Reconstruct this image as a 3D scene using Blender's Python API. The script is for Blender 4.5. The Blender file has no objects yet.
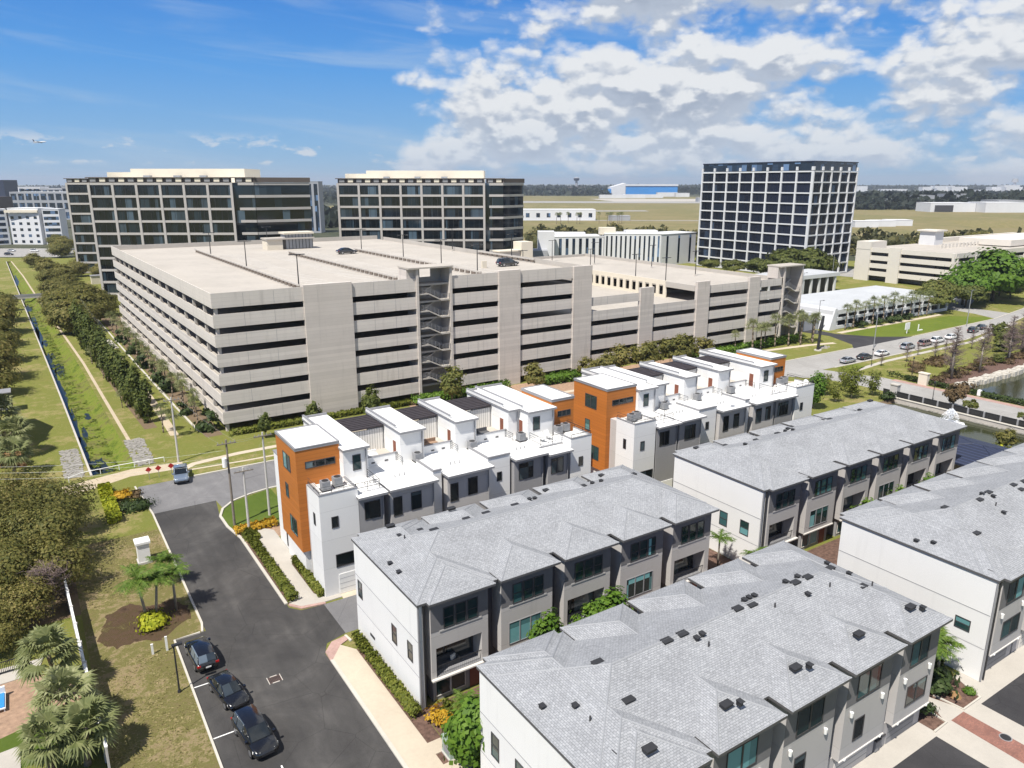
import bpy, bmesh, math, random
import numpy as np
from mathutils import Vector, Matrix
R = math.radians
SC = bpy.context.scene
COL = SC.collection
random.seed(7)
rng = np.random.default_rng(11)

# ------------------------------------------------------------------ camera
PITCH = math.atan(201 / 750.0)
cam_d = bpy.data.cameras.new('camera')
cam = bpy.data.objects.new('camera', cam_d)
COL.objects.link(cam)
SC.camera = cam
cam_d.sensor_fit = 'HORIZONTAL'
cam_d.sensor_width = 36
cam_d.lens = 36 * 750 / 1024.0
cam_d.clip_start = 1
cam_d.clip_end = 60000
cam.location = (0, 0, 40)
cam.rotation_euler = (R(90) - PITCH, 0, -(R(90) - R(56.84)))
SC.render.resolution_x = 1024
SC.render.resolution_y = 768

# ------------------------------------------------------------------ light
SUN = Vector((-0.56, -0.26, 1.0)).normalized()        # towards the sun
sun_d = bpy.data.lights.new('sun', 'SUN')
sun_d.energy = 5.0
sun_d.angle = R(0.5)
sun_d.color = (1.0, 0.95, 0.87)
sun = bpy.data.objects.new('sun', sun_d)
COL.objects.link(sun)
sun.rotation_euler = SUN.to_track_quat('Z', 'Y').to_euler()
vs = SC.view_settings
vs.view_transform = 'Standard'
vs.look = 'None'
vs.exposure = 0.45
vs.gamma = 1
vs.use_curve_mapping = False

W = bpy.data.worlds.new('World')
SC.world = W
W.use_nodes = True
W.cycles.sampling_method = 'MANUAL'
W.cycles.sample_map_resolution = 512
nt = W.node_tree
nt.nodes.clear()
class NT:
    """small node-tree writer"""
    def __init__(s, tree): s.t = tree; s.L = tree.links
    def n(s, typ, **kw):
        x = s.t.nodes.new(typ)
        for k, v in kw.items(): setattr(x, k, v)
        return x
    def inp(s, sock, v):
        if hasattr(v, 'is_output') or isinstance(v, bpy.types.NodeSocket): s.L.new(v, sock)
        elif v is not None: sock.default_value = v
    def m(s, op, a, b=None, c=None, clamp=False):
        x = s.n('ShaderNodeMath', operation=op); x.use_clamp = clamp
        s.inp(x.inputs[0], a)
        if b is not None: s.inp(x.inputs[1], b)
        if c is not None: s.inp(x.inputs[2], c)
        return x.outputs[0]
    def ramp(s, f, stops, interp='LINEAR'):
        x = s.n('ShaderNodeValToRGB'); cr = x.color_ramp; cr.interpolation = interp
        while len(cr.elements) < len(stops): cr.elements.new(0.5)
        for e, (p, c) in zip(cr.elements, stops):
            e.position = p
            e.color = (c[0], c[1], c[2], 1) if hasattr(c, '__len__') else (c, c, c, 1)
        s.inp(x.inputs[0], f)
        return x.outputs[0]
    def mix(s, f, a, b, blend='MIX'):
        x = s.n('ShaderNodeMix', data_type='RGBA', blend_type=blend)
        s.inp(x.inputs[0], f)
        for i, v in ((6, a), (7, b)):
            if isinstance(v, tuple): v = (*v[:3], 1)
            s.inp(x.inputs[i], v)
        return x.outputs[2]
    def noise(s, vec, scale, detail=4, rough=.55, dist=0):
        x = s.n('ShaderNodeTexNoise'); s.inp(x.inputs['Vector'], vec)
        x.inputs['Scale'].default_value = scale; x.inputs['Detail'].default_value = detail
        x.inputs['Roughness'].default_value = rough; x.inputs['Distortion'].default_value = dist
        return x.outputs[0]
    def comb(s, a, b, c):
        x = s.n('ShaderNodeCombineXYZ')
        for i, v in enumerate((a, b, c)): s.inp(x.inputs[i], v)
        return x.outputs[0]
    def sep(s, v):
        x = s.n('ShaderNodeSeparateXYZ'); s.inp(x.inputs[0], v); return x.outputs
    def mrange(s, v, a, b, c=0., d=1., smooth=True):
        x = s.n('ShaderNodeMapRange'); x.interpolation_type = 'SMOOTHSTEP' if smooth else 'LINEAR'
        s.inp(x.inputs[0], v)
        for i, q in zip((1, 2, 3, 4), (a, b, c, d)): x.inputs[i].default_value = q
        return x.outputs[0]

def build_sky():
    g = NT(nt)
    sky = g.n('ShaderNodeTexSky', sky_type='NISHITA')
    sky.sun_disc = False
    sky.sun_elevation = math.asin(SUN.z)
    sky.sun_rotation = math.atan2(SUN.x, SUN.y)
    sky.altitude = 50; sky.air_density = 1.0; sky.dust_density = .4; sky.ozone_density = 3.0
    tc = g.n('ShaderNodeTexCoord').outputs['Generated']
    x, y, z = g.sep(tc)
    az = g.m('ARCTAN2', x, y)                      # 0 = +Y, growing towards +X
    el = g.m('ARCSINE', z, clamp=False)
    a0 = g.m('SUBTRACT', az, R(90 - 56.84))        # 0 at the view's middle
    # clear air: the Nishita sky, its hue pulled towards a clean blue that pales to the horizon
    blue = g.ramp(g.m('DIVIDE', el, 1.2, clamp=True), [(0.0, (4.0, 6.8, 9.6)), (.04, (2.7, 5.9, 10.0)), (.11, (1.15, 4.5, 10.4)), (.22, (.22, 2.5, 9.0)), (.40, (.35, 1.5, 4.6)), (1.0, (.3, .9, 2.8))])
    blue = g.mix(1.0, blue, 1.0, 'MULTIPLY') if False else blue
    sk = g.mix(.88, sky.outputs[0], blue)
    # cumulus: billows from rounded cells at three sizes, sampled again a little higher for the lit tops
    def field(de):
        e2 = g.m('ADD', el, de)
        wv = g.comb(g.m('MULTIPLY', a0, 9.0), g.m('MULTIPLY', e2, 15.0), 5.35)
        wn = g.n('ShaderNodeTexNoise', noise_dimensions='2D'); g.inp(wn.inputs['Vector'], wv); wn.inputs['Scale'].default_value = 2.2; wn.inputs['Detail'].default_value = 5; wn.inputs['Roughness'].default_value = .6
        wx = g.sep(wn.outputs['Color'])
        def cells(sx, sy, k, w, sm):
            vv = g.comb(g.m('ADD', g.m('MULTIPLY', a0, sx), g.m('MULTIPLY_ADD', wx[0], w, k * 7.3)), g.m('ADD', g.m('MULTIPLY', e2, sy), g.m('MULTIPLY', wx[1], w)), 0)
            vo = g.n('ShaderNodeTexVoronoi', feature='F1', voronoi_dimensions='2D'); vo.inputs['Scale'].default_value = 1
            g.inp(vo.inputs['Vector'], vv)
            return g.m('SUBTRACT', .75, vo.outputs['Distance'])
        v2 = g.comb(g.m('MULTIPLY', a0, 5.0), g.m('MULTIPLY', e2, 12.5), 7.7)
        n2 = g.noise(v2, 1.0, 2, .5)
        t = g.m('MULTIPLY', g.m('SUBTRACT', n2, .5), 1.5)
        t = g.m('ADD', t, g.m('MULTIPLY', cells(11, 21, .4, .9, .25), .34))
        t = g.m('ADD', t, g.m('MULTIPLY', cells(27, 50, 2.4, 1.1, .2), .20))
        t = g.m('ADD', t, g.m('MULTIPLY', cells(62, 110, 4.4, 1.4, .2), .10))
        t = g.m('ADD', t, g.m('MULTIPLY', g.m('SUBTRACT', wx[2], .5), .22))
        return t
    n = field(0.0)
    nup = field(0.013)
    edge = g.m('ADD', a0, g.m('MULTIPLY', g.m('SUBTRACT', g.noise(g.comb(0, g.m('MULTIPLY', el, 14.0), 3.3), 1.0, 3, .5), .5), .10))
    right = g.mrange(edge, -0.21, -0.10, -.55, .125)
    low = g.mrange(el, -0.01, 0.035, -.22, 0.0)
    dens = g.m('ADD', g.m('ADD', n, right), low)
    mask = g.mrange(dens, .08, .36)
    lit = g.mrange(g.m('SUBTRACT', n, nup), -.10, .10)
    thick = g.mrange(dens, .30, .62)
    ccol = g.mix(lit, (6.2, 7.0, 8.3), (10.6, 10.8, 11.0))
    ccol = g.mix(g.m('MULTIPLY', g.m('MULTIPLY', thick, g.m('SUBTRACT', 1.0, lit)), .75), ccol, (4.4, 5.1, 6.4))
    far = g.mrange(el, .10, .0, 0, .5)
    ccol = g.mix(far, ccol, (6.6, 8.0, 9.8))
    # thin high streaks on the clear side and small puffs low over the horizon
    tl = g.m('ADD', el, g.m('MULTIPLY', a0, .10))
    vs_ = g.comb(g.m('MULTIPLY', a0, 3.2), g.m('MULTIPLY', tl, 34.0), 4.1)
    st = g.mrange(g.noise(vs_, 1.0, 5, .6, .5), .46, .82, 0, .42)
    vp = g.comb(g.m('MULTIPLY', a0, 19.0), g.m('MULTIPLY', el, 46.0), 1.3)
    pf = g.mrange(g.noise(vp, 1.0, 6, .55), .545, .63, 0, .85)
    band = g.m('MULTIPLY', g.mrange(el, .018, .026), g.mrange(el, .062, .040))
    pf = g.m('MULTIPLY', pf, band)
    c = g.mix(st, sk, (6.6, 8.0, 9.6))
    c = g.mix(pf, c, (8.8, 9.4, 10.2))
    c = g.mix(g.m('MULTIPLY', mask, .97), c, ccol)
    bg = g.n('ShaderNodeBackground'); g.inp(bg.inputs[0], c); bg.inputs[1].default_value = 0.058
    o = g.n('ShaderNodeOutputWorld'); g.L.new(bg.outputs[0], o.inputs[0])
build_sky()

# ------------------------------------------------------------------ materials
MATS = {}
def mat(name, col, rough=.85, var=.12, scale=.6, bump=0., bscale=8., metal=0., spec=.35, col2=None, s2=None):
    """plain surface with two scales of colour noise and an optional bump"""
    if name in MATS: return MATS[name]
    m = bpy.data.materials.new(name); m.use_nodes = True
    g = NT(m.node_tree); b = g.t.nodes['Principled BSDF']
    b.inputs['Roughness'].default_value = rough; b.inputs['Metallic'].default_value = metal
    b.inputs['Specular IOR Level'].default_value = spec
    tc = g.n('ShaderNodeTexCoord').outputs['Object']
    n1 = g.noise(tc, scale, 5, .6); n2 = g.noise(tc, scale * 9, 3, .6)
    f = g.m('ADD', g.m('MULTIPLY', n1, .65), g.m('MULTIPLY', n2, .35))
    lo = tuple(c * (1 - var) for c in col); hi = tuple(min(1, c * (1 + var)) for c in (col2 or col))
    g.inp(b.inputs['Base Color'], g.ramp(f, [(.3, lo), (.7, hi)]))
    if bump:
        bp = g.n('ShaderNodeBump'); bp.inputs['Strength'].default_value = bump; bp.inputs['Distance'].default_value = .03
        g.inp(bp.inputs['Height'], g.noise(tc, bscale, 4, .6)); g.inp(b.inputs['Normal'], bp.outputs[0])
    MATS[name] = m
    return m

def planks(name, col, step, groove=.06, rough=.85, var=.1, axis='z', dark=.55, stain=0.):
    """cladding / cast concrete with grooves every step metres along an axis"""
    if name in MATS: return MATS[name]
    m = bpy.data.materials.new(name); m.use_nodes = True
    g = NT(m.node_tree); b = g.t.nodes['Principled BSDF']
    b.inputs['Roughness'].default_value = rough; b.inputs['Specular IOR Level'].default_value = .3
    tc = g.n('ShaderNodeTexCoord').outputs['Object']
    X = g.sep(tc)
    c = X[{'x': 0, 'y': 1, 'z': 2}[axis]] if axis != 'xy' else g.m('ADD', X[0], X[1])
    q = g.m('DIVIDE', c, step)
    fr = g.m('FRACT', q)
    line = g.m('LESS_THAN', fr, groove)
    wn = g.n('ShaderNodeTexWhiteNoise', noise_dimensions='1D'); g.inp(wn.inputs['W'], g.m('FLOOR', q))
    n1 = g.noise(tc, .35, 5, .6)
    f = g.m('ADD', g.m('MULTIPLY', wn.outputs[0], .4), g.m('MULTIPLY', n1, .6))
    base = g.ramp(f, [(.2, tuple(k * (1 - var) for k in col)), (.8, tuple(min(1, k * (1 + var)) for k in col))])
    if stain:
        sv = g.comb(g.m('MULTIPLY', X[0], 1.3), g.m('MULTIPLY', X[1], 1.3), g.m('MULTIPLY', X[2], .12))
        base = g.mix(g.mrange(g.noise(sv, 1.0, 4, .6), .52, .8, 0, stain), base, tuple(k * .55 for k in col))
    g.inp(b.inputs['Base Color'], g.mix(line, base, tuple(k * dark for k in col)))
    bp = g.n('ShaderNodeBump'); bp.inputs['Strength'].default_value = .4; bp.inputs['Distance'].default_value = .02
    g.inp(bp.inputs['Height'], g.m('SUBTRACT', 1.0, line)); g.inp(b.inputs['Normal'], bp.outputs[0])
    MATS[name] = m
    return m

def glass(name, col, rough=.06, var=.5, emit=None):
    if name in MATS: return MATS[name]
    m = bpy.data.materials.new(name); m.use_nodes = True
    g = NT(m.node_tree); b = g.t.nodes['Principled BSDF']
    b.inputs['Roughness'].default_value = rough; b.inputs['Specular IOR Level'].default_value = .6
    b.inputs['IOR'].default_value = 1.52
    tc = g.n('ShaderNodeTexCoord').outputs['Object']
    X = g.sep(tc)
    wn = g.n('ShaderNodeTexWhiteNoise', noise_dimensions='3D')
    g.inp(wn.inputs['Vector'], g.comb(g.m('FLOOR', g.m('DIVIDE', X[0], 2.6)), g.m('FLOOR', g.m('DIVIDE', X[1], 2.9)), g.m('FLOOR', g.m('DIVIDE', X[2], 4.35))))
    sp = g.sep(wn.outputs['Color'])
    oi = g.n('ShaderNodeObjectInfo')
    q = g.m('FRACT', g.m('ADD', sp[0], oi.outputs['Random']))
    g.inp(b.inputs['Base Color'], g.ramp(q, [(.0, tuple(c * (1 - var) for c in col)), (.62, col), (.80, tuple(min(1, c * 2.6) for c in col)), (.93, tuple(min(1, c * 5 + .02) for c in col)), (1.0, tuple(min(1, c * 9 + .03) for c in col))]))
    MATS[name] = m
    return m

def leafmat(name, c1, c2, c3=None, trans=.3):
    if name in MATS: return MATS[name]
    m = bpy.data.materials.new(name); m.use_nodes = True
    g = NT(m.node_tree); b = g.t.nodes['Principled BSDF']
    b.inputs['Roughness'].default_value = .6; b.inputs['Specular IOR Level'].default_value = .25
    geo = g.n('ShaderNodeNewGeometry')
    tc = g.n('ShaderNodeTexCoord').outputs['Object']
    oi = g.n('ShaderNodeObjectInfo')
    f = g.m('ADD', g.m('MULTIPLY', geo.outputs['Random Per Island'], .5), g.m('MULTIPLY', g.noise(tc, .9, 3, .6), .55))
    f = g.m('ADD', f, g.m('MULTIPLY', g.m('SUBTRACT', oi.outputs['Random'], .5), .22))
    stops = [(.2, c1), (.62, c2)] + ([(.95, c3)] if c3 else [])
    col = g.ramp(f, stops)
    g.inp(b.inputs['Base Color'], col)
    tr = g.n('ShaderNodeBsdfTranslucent'); g.inp(tr.inputs[0], col)
    mx = g.n('ShaderNodeMixShader'); mx.inputs[0].default_value = trans
    g.L.new(b.outputs[0], mx.inputs[1]); g.L.new(tr.outputs[0], mx.inputs[2])
    g.L.new(mx.outputs[0], g.t.nodes['Material Output'].inputs[0])
    MATS[name] = m
    return m

def groundmat(name, cols, scales=(.05, .35, 3.), bump=.5, rough=.95, weights=(.45, .3, .25), spread=(.3, .7)):
    if name in MATS: return MATS[name]
    m = bpy.data.materials.new(name); m.use_nodes = True
    g = NT(m.node_tree); b = g.t.nodes['Principled BSDF']
    b.inputs['Roughness'].default_value = rough; b.inputs['Specular IOR Level'].default_value = .15
    tc = g.n('ShaderNodeTexCoord').outputs['Object']
    f = None
    for s, w in zip(scales, weights):
        t = g.m('MULTIPLY', g.noise(tc, s, 5, .62), w)
        f = t if f is None else g.m('ADD', f, t)
    k = len(cols)
    lo, hi = spread
    g.inp(b.inputs['Base Color'], g.ramp(f, [(lo + (hi - lo) * i / max(1, k - 1), c) for i, c in enumerate(cols)]))
    if bump:
        bp = g.n('ShaderNodeBump'); bp.inputs['Strength'].default_value = bump; bp.inputs['Distance'].default_value = .12
        g.inp(bp.inputs['Height'], g.noise(tc, scales[-1] * 3, 4, .7)); g.inp(b.inputs['Normal'], bp.outputs[0])
    MATS[name] = m
    return m

def shingles():
    m = bpy.data.materials.new('shingles'); m.use_nodes = True
    g = NT(m.node_tree); b = g.t.nodes['Principled BSDF']
    b.inputs['Roughness'].default_value = .95; b.inputs['Specular IOR Level'].default_value = .15
    tc = g.n('ShaderNodeTexCoord').outputs['Object']
    X = g.sep(tc)
    N = g.sep(g.n('ShaderNodeNewGeometry').outputs['True Normal'])
    sw = g.m('GREATER_THAN', g.m('ABSOLUTE', N[0]), g.m('ABSOLUTE', N[1]))
    run = g.m('ADD', g.m('MULTIPLY', X[1], sw), g.m('MULTIPLY', X[0], g.m('SUBTRACT', 1.0, sw)))
    up = g.m('MULTIPLY', X[2], 2.9)
    v = g.comb(run, up, 0)
    br = g.n('ShaderNodeTexBrick'); g.inp(br.inputs['Vector'], v)
    br.inputs['Scale'].default_value = 1.0; br.inputs['Brick Width'].default_value = .25; br.inputs['Row Height'].default_value = .145
    br.inputs['Mortar Size'].default_value = .018; br.inputs['Mortar Smooth'].default_value = .3; br.inputs['Bias'].default_value = .15
    br.inputs['Color1'].default_value = (.262, .270, .284, 1); br.inputs['Color2'].default_value = (.335, .343, .357, 1)
    br.inputs['Mortar'].default_value = (.20, .207, .22, 1)
    n1 = g.noise(tc, .5, 4, .6)
    n2 = g.noise(v, 5.0, 3, .65)
    c = g.mix(1.0, br.outputs[0], g.ramp(n1, [(.3, .90), (.7, 1.08)]), 'MULTIPLY')
    c = g.mix(1.0, c, g.ramp(n2, [(.3, .82), (.7, 1.18)]), 'MULTIPLY')
    g.inp(b.inputs['Base Color'], c)
    bp = g.n('ShaderNodeBump'); bp.inputs['Strength'].default_value = .6; bp.inputs['Distance'].default_value = .02
    g.inp(bp.inputs['Height'], br.outputs['Color']); g.inp(b.inputs['Normal'], bp.outputs[0])
    MATS['shingles'] = m
    return m

def asphalt(name, base, patch, spread=(.38, .62)):
    m = bpy.data.materials.new(name); m.use_nodes = True
    g = NT(m.node_tree); b = g.t.nodes['Principled BSDF']
    b.inputs['Roughness'].default_value = .85; b.inputs['Specular IOR Level'].default_value = .3
    tc = g.n('ShaderNodeTexCoord').outputs['Object']
    n1 = g.noise(tc, .16, 6, .65, .6); n3 = g.noise(tc, 14, 3, .7)
    n2 = g.noise(g.comb(g.m('MULTIPLY', g.sep(tc)[0], 2.2), g.m('MULTIPLY', g.sep(tc)[1], .25), 0), .5, 3, .5)
    f = g.m('ADD', g.m('MULTIPLY', n1, .75), g.m('MULTIPLY', n2, .25))
    c = g.ramp(f, [(spread[0], base), (.52, tuple((a + 2 * d) / 3 for a, d in zip(patch, base))), (spread[1] + .06, patch)])
    c = g.mix(1.0, c, g.ramp(n3, [(.3, .8), (.7, 1.2)]), 'MULTIPLY')
    vo = g.n('ShaderNodeTexVoronoi', feature='DISTANCE_TO_EDGE'); vo.inputs['Scale'].default_value = .22
    dv = g.n('ShaderNodeMixRGB'); dv.inputs[0].default_value = .12; g.inp(dv.inputs[1], tc)
    g.inp(dv.inputs[2], g.n('ShaderNodeTexNoise').outputs['Color'])
    g.inp(vo.inputs['Vector'], dv.outputs[0])
    crack = g.m('LESS_THAN', vo.outputs[0], .004)
    c = g.mix(g.m('MULTIPLY', crack, .45), c, tuple(k * .5 for k in base))
    g.inp(b.inputs['Base Color'], c)
    bp = g.n('ShaderNodeBump'); bp.inputs['Strength'].default_value = .3; bp.inputs['Distance'].default_value = .01
    g.inp(bp.inputs['Height'], n3); g.inp(b.inputs['Normal'], bp.outputs[0])
    MATS[name] = m
    return m

def pavers(name, c1, c2, mortar, w=.2, h=.1):
    m = bpy.data.materials.new(name); m.use_nodes = True
    g = NT(m.node_tree); b = g.t.nodes['Principled BSDF']; b.inputs['Roughness'].default_value = .9
    tc = g.n('ShaderNodeTexCoord').outputs['Object']
    br = g.n('ShaderNodeTexBrick'); g.inp(br.inputs['Vector'], tc); br.inputs['Scale'].default_value = 1
    br.inputs['Brick Width'].default_value = w; br.inputs['Row Height'].default_value = h; br.inputs['Mortar Size'].default_value = .008
    for k, c in (('Color1', c1), ('Color2', c2), ('Mortar', mortar)): br.inputs[k].default_value = (*c, 1)
    n1 = g.noise(tc, .7, 4, .6)
    g.inp(b.inputs['Base Color'], g.mix(1.0, br.outputs[0], g.ramp(n1, [(.3, .8), (.7, 1.15)]), 'MULTIPLY'))
    MATS[name] = m
    return m

def water(name, col, rough=.08, bscale=1.2):
    m = bpy.data.materials.new(name); m.use_nodes = True
    g = NT(m.node_tree); b = g.t.nodes['Principled BSDF']
    b.inputs['Roughness'].default_value = rough; b.inputs['IOR'].default_value = 1.33
    tc = g.n('ShaderNodeTexCoord').outputs['Object']
    g.inp(b.inputs['Base Color'], g.ramp(g.noise(tc, .15, 3), [(.3, tuple(c * .8 for c in col)), (.7, tuple(c * 1.2 for c in col))]))
    bp = g.n('ShaderNodeBump'); bp.inputs['Strength'].default_value = .25; bp.inputs['Distance'].default_value = .05
    g.inp(bp.inputs['Height'], g.noise(tc, bscale, 4, .6)); g.inp(b.inputs['Normal'], bp.outputs[0])
    MATS[name] = m
    return m

shingles()
asphalt('asphalt', (.043, .041, .040), (.098, .093, .088))
asphalt('asphalt_old', (.15, .147, .15), (.23, .225, .225))
asphalt('asphalt_pale', (.29, .28, .265), (.37, .36, .345))
asphalt('asphalt_new', (.032, .031, .034), (.06, .058, .06))
pavers('brick_paver', (.30, .13, .095), (.22, .095, .075), (.16, .12, .1))
pavers('pink_paver', (.45, .29, .25), (.38, .24, .2), (.3, .22, .2))
water('pond_water', (.035, .04, .016))
water('canal_water', (.018, .022, .014), .28, 3)
mat('shingle_cap', (.30, .308, .322), .95, .08, 2)
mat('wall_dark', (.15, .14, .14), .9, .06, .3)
mat('siding_shaded', (.17, .165, .168), .85, .05, .3)  # dark grey paint, deepened to carry part of the eave shadow in its colour
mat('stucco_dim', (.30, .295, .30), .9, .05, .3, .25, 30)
mat('trim_dark', (.055, .053, .055), .5, .1)
mat('trim_gray', (.25, .25, .26), .6, .1)
mat('fascia', (.10, .098, .10), .6, .1)
mat('roof_white_far', (.45, .465, .48), .85, .12, .12)
mat('garage_cream', (.64, .60, .54), .9, .06, .1)
mat('rail_brown', (.17, .14, .115), .9, .15)
mat('ledge', (.62, .59, .55), .8, .05)
mat('trim_white', (.8, .8, .78), .6, .05)
mat('concrete', (.46, .43, .39), .9, .12, .3, .3, 12)
mat('deck', (.43, .395, .35), .92, .13, .09, .2, 6)
mat('deck_side', (.43, .40, .36), .92, .12, .2)
mat('sidewalk', (.50, .43, .335), .9, .1, .4, .2, 15)
mat('sidewalk_pale', (.43, .40, .355), .9, .08, .5, .2, 15)
mat('kerb', (.50, .47, .41), .9, .1, .6)
mat('paint_white', (.8, .8, .78), .7, .12, 1.5)
mat('mulch', (.075, .043, .032), .98, .5, 2.5, .8, 20, col2=(.14, .085, .065))
mat('mulch_pale', (.33, .22, .15), .98, .4, 2.0, .8, 20)
mat('rock', (.27, .255, .23), .95, .35, 2.0, 1.0, 5)
mat('bark', (.12, .09, .065), .95, .35, 2, .6, 10)
mat('bark_pale', (.26, .23, .19), .95, .3, 2, .6, 10)
mat('twig', (.17, .125, .115), .95, .3, 2)
mat('palm_trunk', (.20, .16, .12), .95, .35, 3, .8, 12)
mat('cream', (.66, .60, .49), .85, .06, .1)
mat('precast', (.43, .405, .385), .85, .07, .2)
mat('steel_dark', (.03, .03, .032), .5, .2)
mat('steel_gray', (.32, .33, .34), .5, .15, metal=.3)
mat('pole_wood', (.21, .18, .15), .95, .25, 2)
mat('pole_concrete', (.5, .48, .45), .9, .12, 1)
mat('blue_metal', (.04, .25, .62), .5, .1, .02)
mat('navy_metal', (.02, .026, .05), .45, .15)
mat('white_far', (.64, .645, .66), .8, .08, .02)
mat('gray_far', (.33, .34, .36), .8, .1, .02)
mat('brown_far', (.12, .10, .09), .9, .2, .05)
mat('canvas', (.78, .78, .76), .8, .05)
mat('cushion', (.10, .10, .105), .9, .2)
mat('red_sign', (.45, .03, .025), .5, .1)
mat('cabinet_green', (.29, .37, .31), .6, .08)
mat('wood_red', (.22, .08, .05), .7, .2)
mat('rubber', (.012, .012, .012), .8, .2)
mat('rim', (.45, .45, .46), .35, .1, metal=.8)
mat('lamp_glass', (.85, .85, .82), .15, .02)
mat('tail_glass', (.35, .01, .01), .2, .1)
mat('pergola_slat', (.045, .038, .042), .7, .3, 2)
planks('stucco_white', (.74, .735, .72), 3.05, .008, .9, .035, 'z', .72, .16)
planks('stucco_gray', (.47, .45, .435), 3.05, .008, .9, .05, 'z', .7, .2)
planks('membrane', (.76, .755, .74), 1.9, .014, .8, .05, 'x', .80, .22)
planks('orange_panel', (.455, .155, .03), .42, .05, .55, .10, 'z', .6)
planks('orange_dim', (.56, .20, .035), .42, .05, .55, .10, 'z', .6)
planks('slat_white', (.74, .72, .68), .3, .18, .8, .06, 'x', .5)
planks('seam_gray', (.45, .435, .42), 1.05, .03, .9, .04, 'x', .7)
planks('garage_panel', (.60, .555, .51), .62, .05, .9, .10, 'z', .80, .45)
planks('garage_pier', (.56, .51, .465), .62, .05, .9, .10, 'z', .82, .45)
planks('navy_seam', (.02, .026, .052), .7, .14, .6, .12, 'x', 2.6)
glass('glass_dark', (.014, .02, .022))
glass('glass_teal', (.02, .05, .052))
glass('glass_office', (.005, .0095, .014), .06, .6)
glass('glass_blue', (.012, .022, .04), .08, .5)
glass('car_glass', (.012, .016, .02), .02, .1)
groundmat('grass', [(.095, .12, .022), (.20, .19, .055), (.15, .17, .034), (.26, .225, .09), (.30, .24, .125)], (.08, .6, 4.0), .8, spread=(.36, .63))
groundmat('grass_green', [(.075, .115, .014), (.13, .165, .022), (.10, .14, .018), (.19, .20, .045)], (.08, .5, 5.0))
groundmat('mulch_mix', [(.05, .033, .022), (.11, .07, .045), (.085, .06, .03), (.16, .135, .055)], (.3, 1.4, 7.0), .9, spread=(.38, .62))
groundmat('lawn', [(.055, .09, .014), (.085, .125, .02), (.12, .15, .035)], (.1, .6, 6.0))
groundmat('grass_dry', [(.10, .095, .03), (.20, .165, .075), (.155, .15, .045), (.30, .235, .13), (.24, .18, .10)], (.22, 1.3, 6.0), .9, spread=(.36, .62))
groundmat('canal_grass', [(.06, .085, .014), (.12, .16, .02), (.16, .19, .03), (.14, .13, .045), (.075, .10, .016)], (.16, .7, 3.0), .8, spread=(.40, .60))
groundmat('airfield', [(.12, .12, .045), (.23, .19, .095), (.16, .15, .06), (.29, .235, .13)], (.004, .02, .2), .0, spread=(.36, .62))
groundmat('far_land', [(.025, .035, .02), (.04, .05, .028), (.10, .10, .07), (.05, .055, .03)], (.004, .02, .1), .0)
groundmat('sand', [(.40, .32, .22), (.50, .42, .31), (.34, .27, .17)], (.2, .8, 5.0))
groundmat('dirt', [(.11, .08, .055), (.18, .13, .085), (.13, .115, .05)], (.2, .8, 4.0))
leafmat('leaf_scrub', (.09, .105, .028), (.23, .215, .06), (.40, .32, .12), .48)
leafmat('leaf_oak', (.07, .09, .022), (.15, .17, .042), (.26, .24, .07), .42)
leafmat('leaf_bright', (.05, .11, .012), (.11, .20, .02), (.18, .27, .04))
leafmat('leaf_dark', (.025, .045, .014), (.055, .085, .024), (.09, .12, .035))
leafmat('leaf_hedge', (.08, .095, .016), (.17, .20, .03), (.30, .29, .055), .4)
leafmat('leaf_yellow', (.19, .24, .015), (.38, .40, .025), (.55, .52, .05))
leafmat('leaf_orange', (.40, .25, .02), (.6, .36, .03), (.25, .25, .03))
leafmat('leaf_conifer', (.05, .075, .018), (.13, .16, .035), (.23, .23, .06), .42)
leafmat('leaf_palm', (.12, .145, .05), (.24, .26, .11), (.40, .40, .22))
leafmat('leaf_feather', (.05, .10, .012), (.10, .17, .022), (.19, .25, .05))
leafmat('leaf_grass', (.17, .155, .05), (.28, .245, .10), (.40, .32, .17), .3)
leafmat('leaf_weed', (.06, .09, .015), (.15, .19, .022), (.24, .26, .045), .35)
leafmat('leaf_belt', (.05, .055, .022), (.10, .10, .035), (.18, .15, .05))
leafmat('leaf_far', (.016, .024, .016), (.028, .038, .024), (.05, .058, .035))
leafmat('leaf_russet', (.09, .062, .035), (.16, .11, .055), (.24, .17, .08))
leafmat('leaf_thatch', (.30, .17, .08), (.42, .25, .12), (.5, .33, .18))
def carpaint(name, col, metal=.4):
    m = mat(name, col, .22, .03, 1, 0, 8, metal, .6)
    m.node_tree.nodes['Principled BSDF'].inputs['Coat Weight'].default_value = .8
carpaint('paint_black', (.008, .008, .009), 0); carpaint('paint_silver', (.42, .44, .47)); carpaint('paint_bluegray', (.22, .27, .34))
carpaint('paint_whitecar', (.78, .78, .77), 0); carpaint('paint_charcoal', (.045, .048, .052)); carpaint('paint_tan', (.30, .22, .2))

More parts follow.
